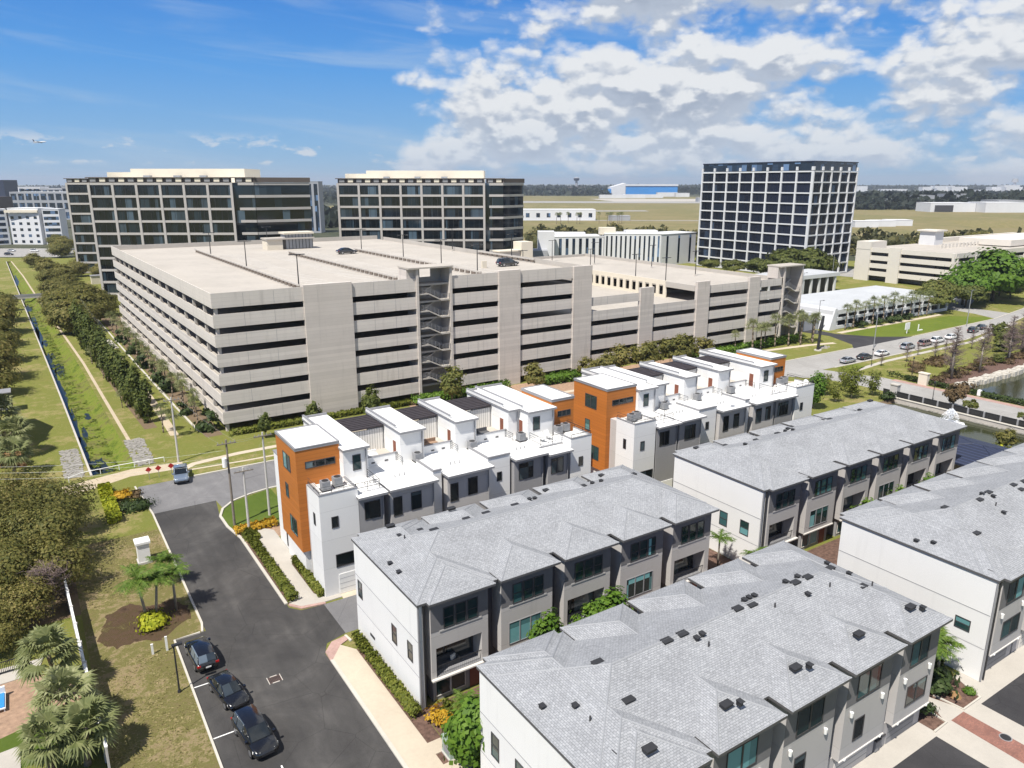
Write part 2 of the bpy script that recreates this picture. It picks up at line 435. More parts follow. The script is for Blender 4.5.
# ------------------------------------------------------------------ helpers
class MB:
    """collects faces with material slots, then links ONE mesh object"""
    def __init__(s, xf=None): s.v = []; s.f = []; s.mi = []; s.mats = []; s.xf = xf
    def slot(s, m):
        if m not in s.mats: s.mats.append(m)
        return s.mats.index(m)
    def add(s, verts, faces, m):
        o = len(s.v); k = s.slot(m)
        s.v += [tuple(p) for p in verts]
        for f in faces: s.f.append(tuple(o + i for i in f)); s.mi.append(k)
        return s
    def box(s, x0, x1, y0, y1, z0, z1, m):
        if x1 < x0: x0, x1 = x1, x0
        if y1 < y0: y0, y1 = y1, y0
        return s.add([(x0, y0, z0), (x1, y0, z0), (x1, y1, z0), (x0, y1, z0), (x0, y0, z1), (x1, y0, z1), (x1, y1, z1), (x0, y1, z1)],
              [(0, 3, 2, 1), (4, 5, 6, 7), (0, 1, 5, 4), (1, 2, 6, 5), (2, 3, 7, 6), (3, 0, 4, 7)], m)
    def boxm(s, x0, x1, y0, y1, z0, z1, side, top):
        """box whose top has another material"""
        s.add([(x0, y0, z0), (x1, y0, z0), (x1, y1, z0), (x0, y1, z0), (x0, y0, z1), (x1, y0, z1), (x1, y1, z1), (x0, y1, z1)],
              [(0, 3, 2, 1), (0, 1, 5, 4), (1, 2, 6, 5), (2, 3, 7, 6), (3, 0, 4, 7)], side)
        return s.add([(x0, y0, z1), (x1, y0, z1), (x1, y1, z1), (x0, y1, z1)], [(0, 1, 2, 3)], top)
    def quad(s, a, b, c, d, m): return s.add([a, b, c, d], [(0, 1, 2, 3)], m)
    def prism(s, poly, z0, z1, m, top=None):
        n = len(poly)
        s.add([(*p, z0) for p in poly] + [(*p, z1) for p in poly],
              [tuple(range(n - 1, -1, -1))] + [(i, (i + 1) % n, n + (i + 1) % n, n + i) for i in range(n)], m)
        return s.add([(*p, z1) for p in poly], [tuple(range(n))], top or m)
    def tube(s, p0, p1, r0, r1, m, n=8):
        p0 = Vector(p0); p1 = Vector(p1); d = (p1 - p0)
        if d.length < 1e-6: return s
        q = d.to_track_quat('Z', 'Y'); vs_ = []
        for p, r in ((p0, r0), (p1, r1)):
            for i in range(n):
                a = 2 * math.pi * i / n
                vs_.append(p + q @ Vector((math.cos(a) * r, math.sin(a) * r, 0)))
        return s.add(vs_, [(i, (i + 1) % n, n + (i + 1) % n, n + i) for i in range(n)] + [tuple(range(n - 1, -1, -1)), tuple(range(n, 2 * n))], m)
    def obox(s, c, ax, ay, hx, hy, z0, z1, m):
        """box on a rotated footprint: centre c, unit axes ax, ay"""
        c = Vector(c); ax = Vector(ax); ay = Vector(ay)
        P = [c + ax * i * hx + ay * j * hy for i, j in ((-1, -1), (1, -1), (1, 1), (-1, 1))]
        return s.prism([(p.x, p.y) for p in P], z0, z1, m)
    def build(s, name, parent=None, smooth=False):
        org = Vector(parent['org']) if parent is not None and 'org' in parent else (root_org(parent) if parent is not None else Vector((0, 0, 0)))
        vs_ = s.v if s.xf is None else [s.xf(p) for p in s.v]
        vs_ = [(p[0] - org.x, p[1] - org.y, p[2] - org.z) for p in vs_]
        me = bpy.data.meshes.new(name)
        me.from_pydata(vs_, [], s.f)
        for m in s.mats: me.materials.append(MATS[m])
        me.polygons.foreach_set('material_index', s.mi)
        if smooth: me.polygons.foreach_set('use_smooth', [True] * len(s.f))
        me.update()
        o = bpy.data.objects.new(name, me); COL.objects.link(o)
        if parent is not None: o.parent = parent
        return o
ORG = {}
def root_org(o):
    while o.parent is not None: o = o.parent
    return ORG.get(o, Vector((0, 0, 0)))
def thing(name, label, cat, loc=(0, 0, 0), group=None, local=False):
    """an Empty at the thing's base; parts are written in world metres unless local"""
    o = bpy.data.objects.new(name, None); COL.objects.link(o)
    o.location = loc; o['label'] = label; o['category'] = cat
    if group: o['group'] = group
    if not local: ORG[o] = Vector(loc)
    return o
def tag(o, label, cat, group=None):
    o['label'] = label; o['category'] = cat
    if group: o['group'] = group
    return o
def struct(o): o['kind'] = 'structure'; return o
def copy_tree(o, parent=None):
    c = o.copy(); COL.objects.link(c); c.parent = parent
    for ch in list(o.children): copy_tree(ch, c)
    return c
def place(o, loc, rz=0, sc=1, label=None, group=None):
    o.location = loc; o.rotation_euler = (0, 0, rz)
    o.scale = (sc, sc, sc) if not hasattr(sc, '__len__') else sc
    if label: o['label'] = label
    if group: o['group'] = group
    return o
ORD = ['first', 'second', 'third', 'fourth', 'fifth', 'sixth', 'seventh', 'eighth', 'ninth', 'tenth', 'eleventh', 'twelfth', 'thirteenth', 'fourteenth',
       'fifteenth', 'sixteenth', 'seventeenth', 'eighteenth', 'nineteenth', 'twentieth']

def sheet(name, poly, z, m, kind=True):
    o = MB().add([(p[0], p[1], z) for p in poly], [tuple(range(len(poly)))], m).build(name)
    if kind: struct(o)
    return o
def slab(name, poly, z0, z1, m):
    return struct(MB().prism(poly, z0, z1, m).build(name))
def ribbon(pts, w):
    """polygon of width w along a polyline"""
    L = []; Rr = []
    for i, p in enumerate(pts):
        a = Vector(pts[max(0, i - 1)]); b = Vector(pts[min(len(pts) - 1, i + 1)])
        d = (b - a).normalized(); n = Vector((-d.y, d.x))
        L.append(tuple(Vector(p) + n * w / 2)); Rr.append(tuple(Vector(p) - n * w / 2))
    return L, Rr
def path_obj(name, pts, w, z0, z1, m):
    L, Rr = ribbon(pts, w); b = MB()
    for i in range(len(pts) - 1):
        q = [Rr[i], Rr[i + 1], L[i + 1], L[i]]
        if z0 is None: b.add([(*p, z1) for p in q], [(0, 1, 2, 3)], m)
        else: b.prism(q, z0, z1, m)
    return b.build(name)

# --- windows on axis-aligned walls.  face '-v': plane y = p looking towards -y ; '-u': plane x = p looking towards -x
def win(parent, face, p, a0, a1, z0, z1, n=1, gl='glass_dark', fr='trim_dark', rail=False, fw=.07, name='window'):
    def bx(b, x0, x1, d0, d1, c0, c1, m):
        if face == '-v': b.box(x0, x1, p - d1, p - d0, c0, c1, m)
        elif face == '+u': b.box(p + d0, p + d1, x0, x1, c0, c1, m)
        else: b.box(p - d1, p - d0, x0, x1, c0, c1, m)
    f = MB()
    bx(f, a0, a1, .004, .05, z0, z0 + fw, fr); bx(f, a0, a1, .004, .05, z1 - fw, z1, fr)
    w = (a1 - a0) / n
    bx(f, a0, a0 + fw, .004, .05, z0 + fw, z1 - fw, fr); bx(f, a1 - fw, a1, .004, .05, z0 + fw, z1 - fw, fr)
    for i in range(1, n): bx(f, a0 + i * w - fw, a0 + i * w + fw, .004, .05, z0 + fw, z1 - fw, fr)
    if rail:
        zm = (z0 + z1) / 2
        for i in range(n):
            l = a0 + i * w + fw; r = a0 + (i + 1) * w - fw
            bx(f, l + .001, r - .001, .004, .042, zm - .035, zm + .035, fr)
    o = f.build(name, parent)
    g = MB(); bx(g, a0 + fw, a1 - fw, .001, .012, z0 + fw, z1 - fw, gl); g.build('pane', o)
    return o
def hiproof(b, u0, u1, v0, v1, z, s, m, edge, t=.2, cap='shingle_cap'):
    """hip roof on a rectangle, eave at height z, slope s, with a fascia t deep"""
    du = u1 - u0; dv = v1 - v0; h = min(du, dv) / 2
    if du >= dv: r = [(u0 + h, v0 + h), (u1 - h, v0 + h)]
    else: r = [(u0 + h, v0 + h), (u0 + h, v1 - h)]
    A = [(u0, v0, z), (u1, v0, z), (u1, v1, z), (u0, v1, z)] + [(*p, z + h * s) for p in r]
    if du >= dv: F = [(0, 1, 5, 4), (2, 3, 4, 5), (1, 2, 5), (3, 0, 4)]
    else: F = [(0, 1, 4), (1, 2, 5, 4), (2, 3, 5), (3, 0, 4, 5)]
    b.add(A, F, m)
    E = [(u0, v0, z), (u1, v0, z), (u1, v1, z), (u0, v1, z)] + [(u0, v0, z - t), (u1, v0, z - t), (u1, v1, z - t), (u0, v1, z - t)]
    b.add(E, [(4, 5, 1, 0), (5, 6, 2, 1), (6, 7, 3, 2), (7, 4, 0, 3), (7, 6, 5, 4)], edge)
    H_ = [(0, 4), (3, 4), (1, 5), (2, 5), (4, 5)] if du >= dv else [(0, 4), (1, 4), (2, 5), (3, 5), (4, 5)]
    for i, j in H_: b.tube(A[i], A[j], .055, .055, cap, 4)

# ================================================================== SETTING
FH = Vector((math.cos(R(56.84)), math.sin(R(56.84)))); RT = Vector((FH.y, -FH.x))
def LD(lat, d): q = RT * lat + FH * d; return (q.x, q.y)
def ground():
    holes = [(-9, 16, 115.5, 480), (115, 137.5, 30, 76), (153.6, 215, 30, 74.6)]
    us = sorted({-14000, 14000, *[h[0] for h in holes], *[h[1] for h in holes]})
    vs_ = sorted({-3000, 18000, *[h[2] for h in holes], *[h[3] for h in holes]})
    b = MB()
    for i in range(len(us) - 1):
        for j in range(len(vs_) - 1):
            cu = (us[i] + us[i + 1]) / 2; cv = (vs_[j] + vs_[j + 1]) / 2
            if any(h[0] < cu < h[1] and h[2] < cv < h[3] for h in holes): continue
            b.quad((us[i], vs_[j], 0), (us[i + 1], vs_[j], 0), (us[i + 1], vs_[j + 1], 0), (us[i], vs_[j + 1], 0), 'grass')
    # canal banks inside the first hole: left lip, right bank slope
    Lf = lambda v: 4.0 - 1.45 * (v - 127) / 60 if v < 187 else 2.5 - 3.05 * (v - 187) / 114
    Rf = lambda v: 9.9 - 1.6 * (v - 127) / 67 if v < 194 else 8.3 - 4.2 * (v - 194) / 110
    V = [115.5, 127, 140, 160, 187, 220, 260, 301, 350, 400, 480]
    for a, c in zip(V[:-1], V[1:]):
        b.quad((-9, a, 0), (Lf(a), a, 0), (Lf(c), c, 0), (-9, c, 0), 'grass')
        b.quad((Rf(a), a, 0), (16, a, 0), (16, c, 0), (Rf(c), c, 0), 'grass')
        b.quad((Rf(a) - 1.7, a, -1.2), (Rf(a), a, 0), (Rf(c), c, 0), (Rf(c) - 1.7, c, -1.2), 'canal_grass')
    b.quad((-9, 480, 0), (16, 480, 0), (16, 480, -1.2), (-9, 480, -1.2), 'grass')
    struct(b.build('ground'))
    bed = MB(); wl = MB()
    for a, c in zip(V[:-1], V[1:]):
        bed.quad((Lf(a), a, -1.2), (Rf(a) - 1.7, a, -1.2), (Rf(c) - 1.7, c, -1.2), (Lf(c), c, -1.2), 'canal_grass')
        wl.prism([(Lf(a), a), (Lf(a) + .28, a), (Lf(c) + .28, c), (Lf(c), c)], -1.25, .06, 'concrete')
    struct(bed.build('canal_bed'))
    tag(wl.build('retaining_wall'), 'long low concrete wall holding the grass bank along the drainage canal', 'wall')
    # open water left in the channel
    wb = MB()
    def blob(cx, cy, rx, ry, seed):
        rr = random.Random(seed); n = 18
        return [(cx + math.cos(2 * math.pi * i / n) * rx * rr.uniform(.6, 1.15), cy + math.sin(2 * math.pi * i / n) * ry * rr.uniform(.6, 1.15), -1.185) for i in range(n)]
    for cx, cy, rx, ry, s in ((4.45, 132, .8, 10, 21), (4.15, 146, .75, 16, 1), (3.5, 172, .85, 18, 22), (2.9, 200, 1.0, 20, 2), (1.7, 240, 1.0, 24, 23), (1.6, 262, .9, 24, 3), (5.9, 123, 1.3, 4, 4), (4.4, 196, 1.1, 9, 5), (3.9, 212, .6, 5, 6), (3.0, 232, .8, 6, 7),
                              (6.6, 152, .7, 2.6, 8), (5.4, 141, .5, 5, 9), (.8, 300, 1.3, 9, 10), (5.6, 119, 2.2, 3, 11), (-.5, 330, .9, 14, 12), (-1.5, 400, 1.0, 26, 13)):
        p = blob(cx, cy, rx, ry, s); wb.add(p, [tuple(range(len(p)))], 'canal_water')
    struct(wb.build('canal_water'))
ground()

# channel end, track, guard rail
rk = MB()
for (u0, u1, s) in ((1.2, 3.6, 1), (10.2, 12.8, -1)):
    for i in range(520):
        t = random.random(); q = random.random(); x = u0 + (u1 - u0) * q; y = 116 + 13.5 * t; r = random.uniform(.07, .24)
        rk.box(x - r, x + r, y - r * 1.2, y + r * 1.2, -.3, random.uniform(.03, .13), 'rock')
ro = rk.build('rip_rap'); ro['kind'] = 'stuff'; tag(ro, 'grey broken rock lining both corners of the canal end', 'rocks')
sheet('path', [(-6, 107.5), (2, 109), (9, 112.2), (16, 111.5), (16.2, 114.4), (9.5, 115.2), (2.5, 113.5), (-6, 110.6)], .004, 'sand')
def guard_rail():
    t = thing('guard_rail', 'low white pipe rail along the sandy track at the canal end', 'railing', (8, 115.6, 0))
    pts = [(1.6, 114.2), (3.2, 115.4), (8, 115.8), (14, 115.8)]
    b = MB()
    for a, c in zip(pts[:-1], pts[1:]): b.tube((*a, .75), (*c, .75), .05, .05, 'trim_white', 6)
    b.build('rail', t)
    for x, y in [(1.6, 114.2), (3.2, 115.4), (5.6, 115.6), (8, 115.8), (10, 115.8), (12, 115.8), (14, 115.8)]:
        MB().tube((x, y, 0), (x, y, .75), .045, .045, 'trim_white', 6).build('post', t)
guard_rail()
path_obj('path', [(10.9, 128), (10.1, 160), (9.3, 194), (7.2, 245), (4.6, 303), (1, 400), (-3, 480)], .55, None, .004, 'sand')['kind'] = 'structure'
struct(bpy.data.objects['path.001'])
path_obj('kerb', [(21.2, 128), (20.4, 150), (19.4, 185), (18.6, 216), (17.6, 262)], .35, 0, .12, 'kerb')
for o in bpy.data.objects:
    if o.name.startswith('kerb'): struct(o)
sheet('garden_bed', [(21.6, 124), (24.2, 124), (24.2, 262), (18.5, 262), (19.6, 200)], .004, 'dirt')
sheet('garden_bed', [(13.8, 134), (15.8, 134), (14.6, 170), (13.0, 222), (10.6, 225), (11.9, 180)], .004, 'dirt')
sheet('pavement', [(15.5, 208), (18.2, 208), (17.6, 222), (14.5, 222)], .006, 'sidewalk_pale')
path_obj('path', [(17.5, 128), (17.6, 150), (17.2, 180), (16.6, 205)], 1.3, None, .005, 'sand')['kind'] = 'structure'

# roads
sheet('road', [(7.1, 18), (17.75, 18), (17.75, 57.2), (18.4, 58.6), (20.4, 59.2), (20.4, 65.0), (18.2, 65.2), (17.35, 66.3), (17.2, 84), (16.6, 88), (16.5, 91.5), (17.2, 96.9), (9.7, 96.9), (9.7, 66.6), (7.1, 66.6)], .008, 'asphalt')
sheet('road', [(9.55, 96.9), (17.2, 96.9), (17.4, 94), (19.0, 95.6), (24.3, 97.4), (130, 97.4), (130, 107.2), (9.3, 107.4)], .009, 'asphalt_old')
sheet('road', [(130, 97.6), (142, 97.6), (165, 97.2), (207, 97.4), (235, 101), (258, 105.6), (330, 123), (330, 132), (274, 112.8), (247, 108.6), (198, 107.4), (150, 107.2), (130, 107.2)], .010, 'asphalt_pale')
sheet('road', [(172, 107), (199, 107.2), (190.5, 112.5), (185, 121), (185.6, 131), (184.6, 170), (178, 170), (179, 131), (181, 120), (176, 110)], .016, 'asphalt_new')
sheet('road', [(247, 108.4), (262, 110.4), (262, 124), (330, 150), (330, 158), (254, 128), (251, 116)], .014, 'asphalt_pale')
sheet('road', [(20.4, 59.2), (61, 59.2), (61, 65.0), (20.4, 65.0)], .010, 'asphalt_old')
sheet('pavement', [(22.4, 65.0), (61, 65.0), (61, 66.4), (22.4, 66.4)], .012, 'sidewalk')
sheet('pavement', [(55.4, 66), (60.9, 66), (60.9, 97.2), (55.4, 97.2)], .012, 'pink_paver')
sheet('road', [(141, 40), (151.6, 40), (150.6, 86), (148, 92), (146, 97.6), (134.5, 97.6), (139, 92.4), (140.5, 86)], .012, 'asphalt_pale')
sheet('pavement', [(150.9, 40), (152.6, 40), (151.5, 84), (149.8, 84)], .018, 'pink_paver')
sheet('pavement', [(30, 16), (30, 22.3), (52.5, 22.3), (52.5, 16)], .008, 'asphalt_new')
sheet('pavement', [(59.1, 16), (59.1, 22.3), (120, 22.3), (120, 16)], .008, 'asphalt_new')
sheet('pavement', [(30, 22.3), (54.9, 22.3), (54.9, 16), (57.0, 16), (57.0, 22.3), (120, 22.3), (120, 25.3), (59.9, 25.3), (59.9, 22.7), (57.0, 22.7), (57, 23.2), (52.9, 23.2), (52.9, 25.0), (30, 25.0)], .014, 'sidewalk_pale')
sheet('pavement', [(52.5, 16), (54.9, 16), (54.9, 22.3), (52.5, 22.3)], .012, 'sidewalk_pale')
sheet('pavement', [(57.0, 16), (59.1, 16), (59.1, 22.3), (57.0, 22.3)], .012, 'sidewalk_pale')
sheet('pavement', [(54.9, 16), (57.0, 16), (57.0, 23.2), (55.2, 23.2)], .017, 'brick_paver')
sheet('garden_bed', [(56.5, 24.9), (57.3, 22.75), (59.8, 22.8), (60.6, 24.6), (61, 37), (56.5, 37)], .022, 'mulch')
sheet('garden_bed', [(52.9, 23.4), (52.9, 22.7), (54.6, 22.7), (55.8, 24.6), (55.8, 25.4), (52.9, 25.4)], .022, 'mulch')
sheet('garden_bed', [(53.7, 25.4), (61, 25.4), (61, 59), (53.7, 59)], .003, 'mulch')
sheet('garden_bed', [(21.5, 37.5), (100, 37.5), (100, 46), (21.5, 46)], .004, 'mulch')
slab('pavement', [(18.05, 18), (20.25, 18), (20.25, 56.2), (19.3, 57.6), (18.05, 56)], 0, .10, 'sidewalk')
slab('pavement', [(20.25, 41.1), (23.4, 41.1), (23.4, 42.4), (20.25, 42.4)], 0, .096, 'sidewalk')
slab('pavement', [(20.25, 38.6), (23.4, 38.6), (23.4, 39.9), (20.25, 39.9)], 0, .096, 'sidewalk')
slab('pavement', [(17.75, 55.9), (18.05, 56), (19.3, 57.6), (20.3, 58.1), (20.3, 58.75), (18.8, 58.5), (17.8, 57.3)], 0, .104, 'pink_paver')
slab('pavement', [(17.55, 66.9), (18.4, 65.75), (20.6, 65.3), (22.4, 65.3), (22.4, 66.0), (21.0, 66.0), (20.2, 67.4), (20.2, 74.6), (21, 76), (21, 84), (19.4, 86), (18.6, 84), (18.6, 69)], 0, .10, 'sidewalk_pale')
slab('pavement', [(17.4, 66.6), (18.3, 65.35), (20.6, 64.95), (20.6, 65.3), (18.4, 65.75), (17.55, 66.9)], 0, .106, 'pink_paver')
sheet('garden_bed', [(20.25, 42.4), (21.45, 42.4), (21.45, 57.6), (20.25, 56.2)], .004, 'mulch')
sheet('garden_bed', [(20.25, 39.9), (23.4, 39.9), (23.4, 41.1), (20.25, 41.1)], .020, 'mulch')
sheet('garden_bed', [(20.2, 67.4), (21, 66.0), (22.2, 66.0), (22.2, 76), (20.2, 74.6)], .005, 'mulch')
sheet('garden_bed', [(17.4, 66.8), (18.6, 69), (18.6, 84), (17.3, 84.5)], .005, 'mulch')
sheet('garden_bed', [(17.3, 82.2), (22, 82.2), (22, 86.6), (17, 86.6)], .006, 'mulch_pale')
sheet('lawn', [(16.7, 86.6), (22.5, 86.6), (24.3, 90), (24.3, 97.1), (19.0, 95.3), (17.2, 93.2), (16.7, 91)], .008, 'lawn')
sheet('lawn', [(16.5, 107.6), (60, 107.6), (60, 124), (24.5, 124), (16.5, 116)], .003, 'grass')
path_obj('path', [(15.8, 111.2), (17.5, 112.6), (24, 113.6), (40, 113.8), (90, 114)], 1.2, None, .008, 'sidewalk')['kind'] = 'structure'
path_obj('path', [(16.2, 110.4), (24, 109.8), (40, 109.6), (90, 109.6)], .5, None, .007, 'sidewalk')['kind'] = 'structure'
sheet('garden_bed', [(57, 107.6), (140, 107.6), (140, 124), (57, 124)], .005, 'mulch_pale')
sheet('lawn', [(140, 107.6), (171, 107.6), (176, 112), (172, 117), (150, 122), (140, 124)], .005, 'grass')
sheet('lawn', [(187, 112.5), (198, 108.6), (246, 109.2), (248, 112), (240, 119), (188, 121)], .006, 'grass_green')
path_obj('path', [(135, 121), (150, 117.5), (166, 115.6), (174, 113.6)], 1.6, None, .012, 'sidewalk')['kind'] = 'structure'
path_obj('path', [(187, 121.2), (210, 121.4), (241, 121.8)], 1.6, None, .012, 'sidewalk')['kind'] = 'structure'
sheet('lawn', [(152, 74.6), (216, 74.6), (240, 99), (207, 96.8), (165, 96.2), (150.8, 96.0), (150, 86)], .004, 'grass')
sheet('lawn', [(150.2, 92.6), (156.5, 94.0), (157, 96.8), (150.4, 96.9), (148.8, 95)], .012, 'grass_green')
sheet('garden_bed', [(152.8, 74.8), (215, 74.8), (230, 85), (190, 81), (170, 78.6), (154, 80.5)], .009, 'mulch')
path_obj('path', [(150, 92.8), (165, 94.6), (207, 95), (245, 102)], 1.2, None, .012, 'sidewalk_pale')['kind'] = 'structure'
sheet('lawn', [(101, 76), (137, 76), (138.6, 92), (132, 97), (101, 97)], .004, 'grass')
sheet('pavement', [(54.6, 22.6), (57.35, 22.6), (56.5, 25.0), (56.4, 25.6), (55.7, 25.6)], .019, 'sidewalk_pale')
path_obj('path', [(98, 95), (130, 95.2), (137, 91)], 1.4, None, .008, 'sidewalk')['kind'] = 'structure'

# kerbs
def kerb(pts, w=.22, h=.13, m='kerb'):
    o = path_obj('kerb', pts, w, 0, h, m); struct(o); return o
kerb([(7.0, 18), (7.0, 66.5), (9.2, 66.55)], .17)
kerb([(9.4, 66.6), (9.65, 68), (9.65, 96.9), (9.0, 107.6)], .2)
kerb([(17.9, 18), (17.9, 55.9)], .3)
kerb([(17.3, 67), (17.2, 84), (16.6, 88), (16.55, 91.5), (17.3, 93.6), (19.0, 95.5), (21.5, 96.6), (24.3, 97.2), (55, 97.25)], .3)
kerb([(20.2, 58.8), (20.35, 57.7)], .2)
kerb([(16.5, 107.4), (60, 107.4), (172, 107.1)], .3)
kerb([(199, 107.1), (246, 108.6), (275, 113)], .3)
kerb([(150, 97.2), (165, 97.05), (207, 97.2), (236, 101), (259, 105.6)], .3)
kerb([(54.8, 24.7), (54.6, 22.65), (52.8, 22.6)], .15)
kerb([(56.9, 24.9), (57.2, 22.7), (59.8, 22.7), (60.4, 24.2)], .15)

# painted parking marks and the drain
def stripe(x0, y0, x1, y1, w=.11):
    L, Rr = ribbon([(x0, y0), (x1, y1)], w)
    return MB().add([(*Rr[0], .013), (*Rr[1], .013), (*L[1], .013), (*L[0], .013)], [(0, 1, 2, 3)], 'paint_white').build('road_marking')
for y in (58.6, 51.6, 44.6): struct(stripe(7.15, y, 8.9, y))
struct(stripe(10.6, 46.2, 10.6, 45.2))
def drain(x, y, rz, label):
    t = thing('storm_drain', label, 'drain', (x, y, .01))
    c, s = math.cos(rz), math.sin(rz)
    b = MB()
    for k in range(8):
        o = -.42 + .12 * k; b.obox((x + c * o, y + s * o), (c, s), (-s, c), .035, .36, .014, .03, 'steel_dark')
    b.obox((x, y), (c, s), (-s, c), .5, .4, .011, .016, 'mulch'); b.build('grate', t)
    f = MB()
    for d, hx, hy in (((.53, 0), .05, .5), ((-.53, 0), .05, .5), ((0, .45), .48, .05), ((0, -.45), .48, .05)):
        f.obox((x + c * d[0] - s * d[1], y + s * d[0] + c * d[1]), (c, s), (-s, c), hx * .6, hy, .011, .030, 'concrete')
    f.build('frame', t)
drain(13.0, 56.1, 0, 'square iron storm drain grate set in the middle of the dark street')
dm = thing('manhole_cover', 'round dark manhole cover on the brick crossing between the driveways', 'manhole', (56.7, 19.4, 0))
MB().tube((56.7, 19.4, .018), (56.7, 19.4, .035), .36, .36, 'steel_dark', 20).build('lid', dm)
MB().tube((56.7, 19.4, .018), (56.7, 19.4, .026), .44, .44, 'trim_gray', 20).build('ring', dm)

# ponds
b = MB(); b.quad((115, 30, -.7), (137.5, 30, -.7), (137.5, 76, -.7), (115, 76, -.7), 'pond_water'); struct(b.build('water'))
b = MB(); b.quad((153.6, 30, -.8), (215, 30, -.8), (215, 74.6, -.8), (153.6, 74.6, -.8), 'pond_water'); struct(b.build('water'))
b = MB()
b.quad((115, 30, 0), (115, 76, 0), (116.5, 76, -1.2), (116.5, 30, -1.2), 'dirt'); b.quad((115, 76, 0), (137.5, 76, 0), (137.5, 74.9, -1.2), (115, 74.9, -1.2), 'dirt')
struct(b.build('bank'))
b = MB(); b.quad((153.6, 30, 0), (153.6, 74.6, 0), (154.8, 74.6, -1), (154.8, 30, -1), 'dirt'); struct(b.build('bank'))
pw = thing('pond_wall', 'pale stone retaining wall along the road beside the fountain pond', 'wall', (137.2, 60, 0))
MB().box(137.3, 137.75, 30, 78.2, -1.2, .12, 'concrete').build('wall', pw)
MB().box(137.2, 137.85, 30, 78.25, .12, .22, 'kerb').build('coping', pw)
b = MB()
for i in range(60):
    y = 31 + i * .78; r = random.uniform(.25, .5)
    b.box(137.1 - r, 137.28, y - r, y + r, -1.25, -.7 + random.uniform(.02, .2), 'rock')
b.build('footing_stone', pw)
pf = thing('pond_fence', 'dark metal panel fence on top of the pale pond wall', 'fence', (138.2, 60, 0))
for i in range(17):
    y = 33 + i * 2.7
    f = MB(); f.box(138.13, 138.27, y + .12, y + 2.5, 1.15, 1.25, 'steel_dark'); f.box(138.13, 138.27, y + .12, y + 2.5, .12, .2, 'steel_dark')
    for k in range(17): f.box(138.17, 138.23, y + .16 + k * .138, y + .275 + k * .138, .2, 1.15, 'steel_dark')
    f.build('panel', pf)
    MB().box(138.05, 138.35, y - .18, y + .08, 0, 1.2, 'trim_gray').build('post', pf)
rk = MB()
for i in range(420):
    t = random.random(); x = 154 + 61 * t; y = 74.6 - random.uniform(-.4, 1.5); r = random.uniform(.25, .55)
    rk.box(x - r, x + r, y - r, y + r, -1.0, -.15 + random.uniform(.1, .45), 'kerb')
ro = rk.build('shore_rocks'); ro['kind'] = 'stuff'; tag(ro, 'pale rocks edging the far pond in front of the bare trees', 'rocks')

# far land
sheet('far_land', [LD(-4000, 420), LD(120, 420), LD(330, 360), LD(3000, 360), LD(2500, 14500), LD(-8000, 14500)], .03, 'far_land')
sheet('airfield', [LD(-60, 560), LD(150, 520), LD(300, 470), LD(900, 520), LD(1300, 1120), LD(620, 1180), LD(560, 2300), LD(-200, 2600), LD(-350, 1200)], .10, 'airfield')
sheet('runway', [LD(-300, 1640), LD(470, 1560), LD(480, 1700), LD(-300, 1800)], .2, 'asphalt_pale')
sheet('runway', [LD(60, 1110), LD(200, 1120), LD(200, 1160), LD(60, 1150)], .2, 'asphalt_pale')
sheet('runway', [LD(-300, 860), LD(260, 830), LD(260, 842), LD(-300, 872)], .2, 'asphalt_pale')
sheet('apron', [LD(230, 1720), LD(560, 1720), LD(560, 2000), LD(200, 2000)], .22, 'sidewalk_pale')
sheet('airfield', [LD(420, 700), LD(900, 700), LD(1100, 830), LD(480, 850)], .16, 'grass_dry')
sheet('parking_lot', [LD(90, 392), LD(150, 330), LD(172, 345), LD(140, 420)], .05, 'asphalt_pale')
sheet('parking_lot', [LD(-400, 424), LD(-255, 424), LD(-265, 480), LD(-440, 480)], .05, 'asphalt_pale')
# street-side ground left of the road
sheet('lawn', [(.3, 40), (6.9, 40), (6.9, 66.4), (9.5, 66.6), (9.5, 92), (6.4, 92), (.3, 92)], .003, 'grass_dry')
def ragged(poly, amp=.22, step=.35, seed=3):
    rr = random.Random(seed); out = []
    for p, q in zip(poly, poly[1:] + poly[:1]):
        k = max(1, int(math.hypot(q[0] - p[0], q[1] - p[1]) / step))
        for i in range(k): out.append((p[0] + (q[0] - p[0]) * i / k + rr.uniform(-amp, amp), p[1] + (q[1] - p[1]) * i / k + rr.uniform(-amp, amp)))
    return out
sheet('garden_bed', ragged([(1.2, 70.2), (2.4, 68.0), (4.2, 68.4), (5.6, 67.2), (7.2, 68.4), (8.9, 69.6), (9.1, 72), (8.2, 74.0), (5.6, 74.2), (4.4, 75.6), (2.4, 74.6)]), .006, 'mulch_mix')
sheet('dirt', [(-14, 76), (.3, 76), (.3, 107), (-14, 107)], .004, 'dirt')
sheet('garden_bed', [(-9, 59.5), (-.7, 61.8), (-.7, 66), (-5.6, 68.6), (-9, 68.5)], .006, 'mulch_pale')
sheet('lawn', [(-9, 56), (-.6, 56), (-.7, 61.8), (-9, 59.6)], .005, 'lawn')
slab('pavement', [(-9, 55), (-4.9, 55), (-4.9, 58.6), (-9, 58.2)], 0, .08, 'sidewalk_pale')
slab('pavement', [(-9, 67.6), (-3.6, 67.8), (-3.0, 70.0), (-9, 70.2)], 0, .08, 'sidewalk_pale')

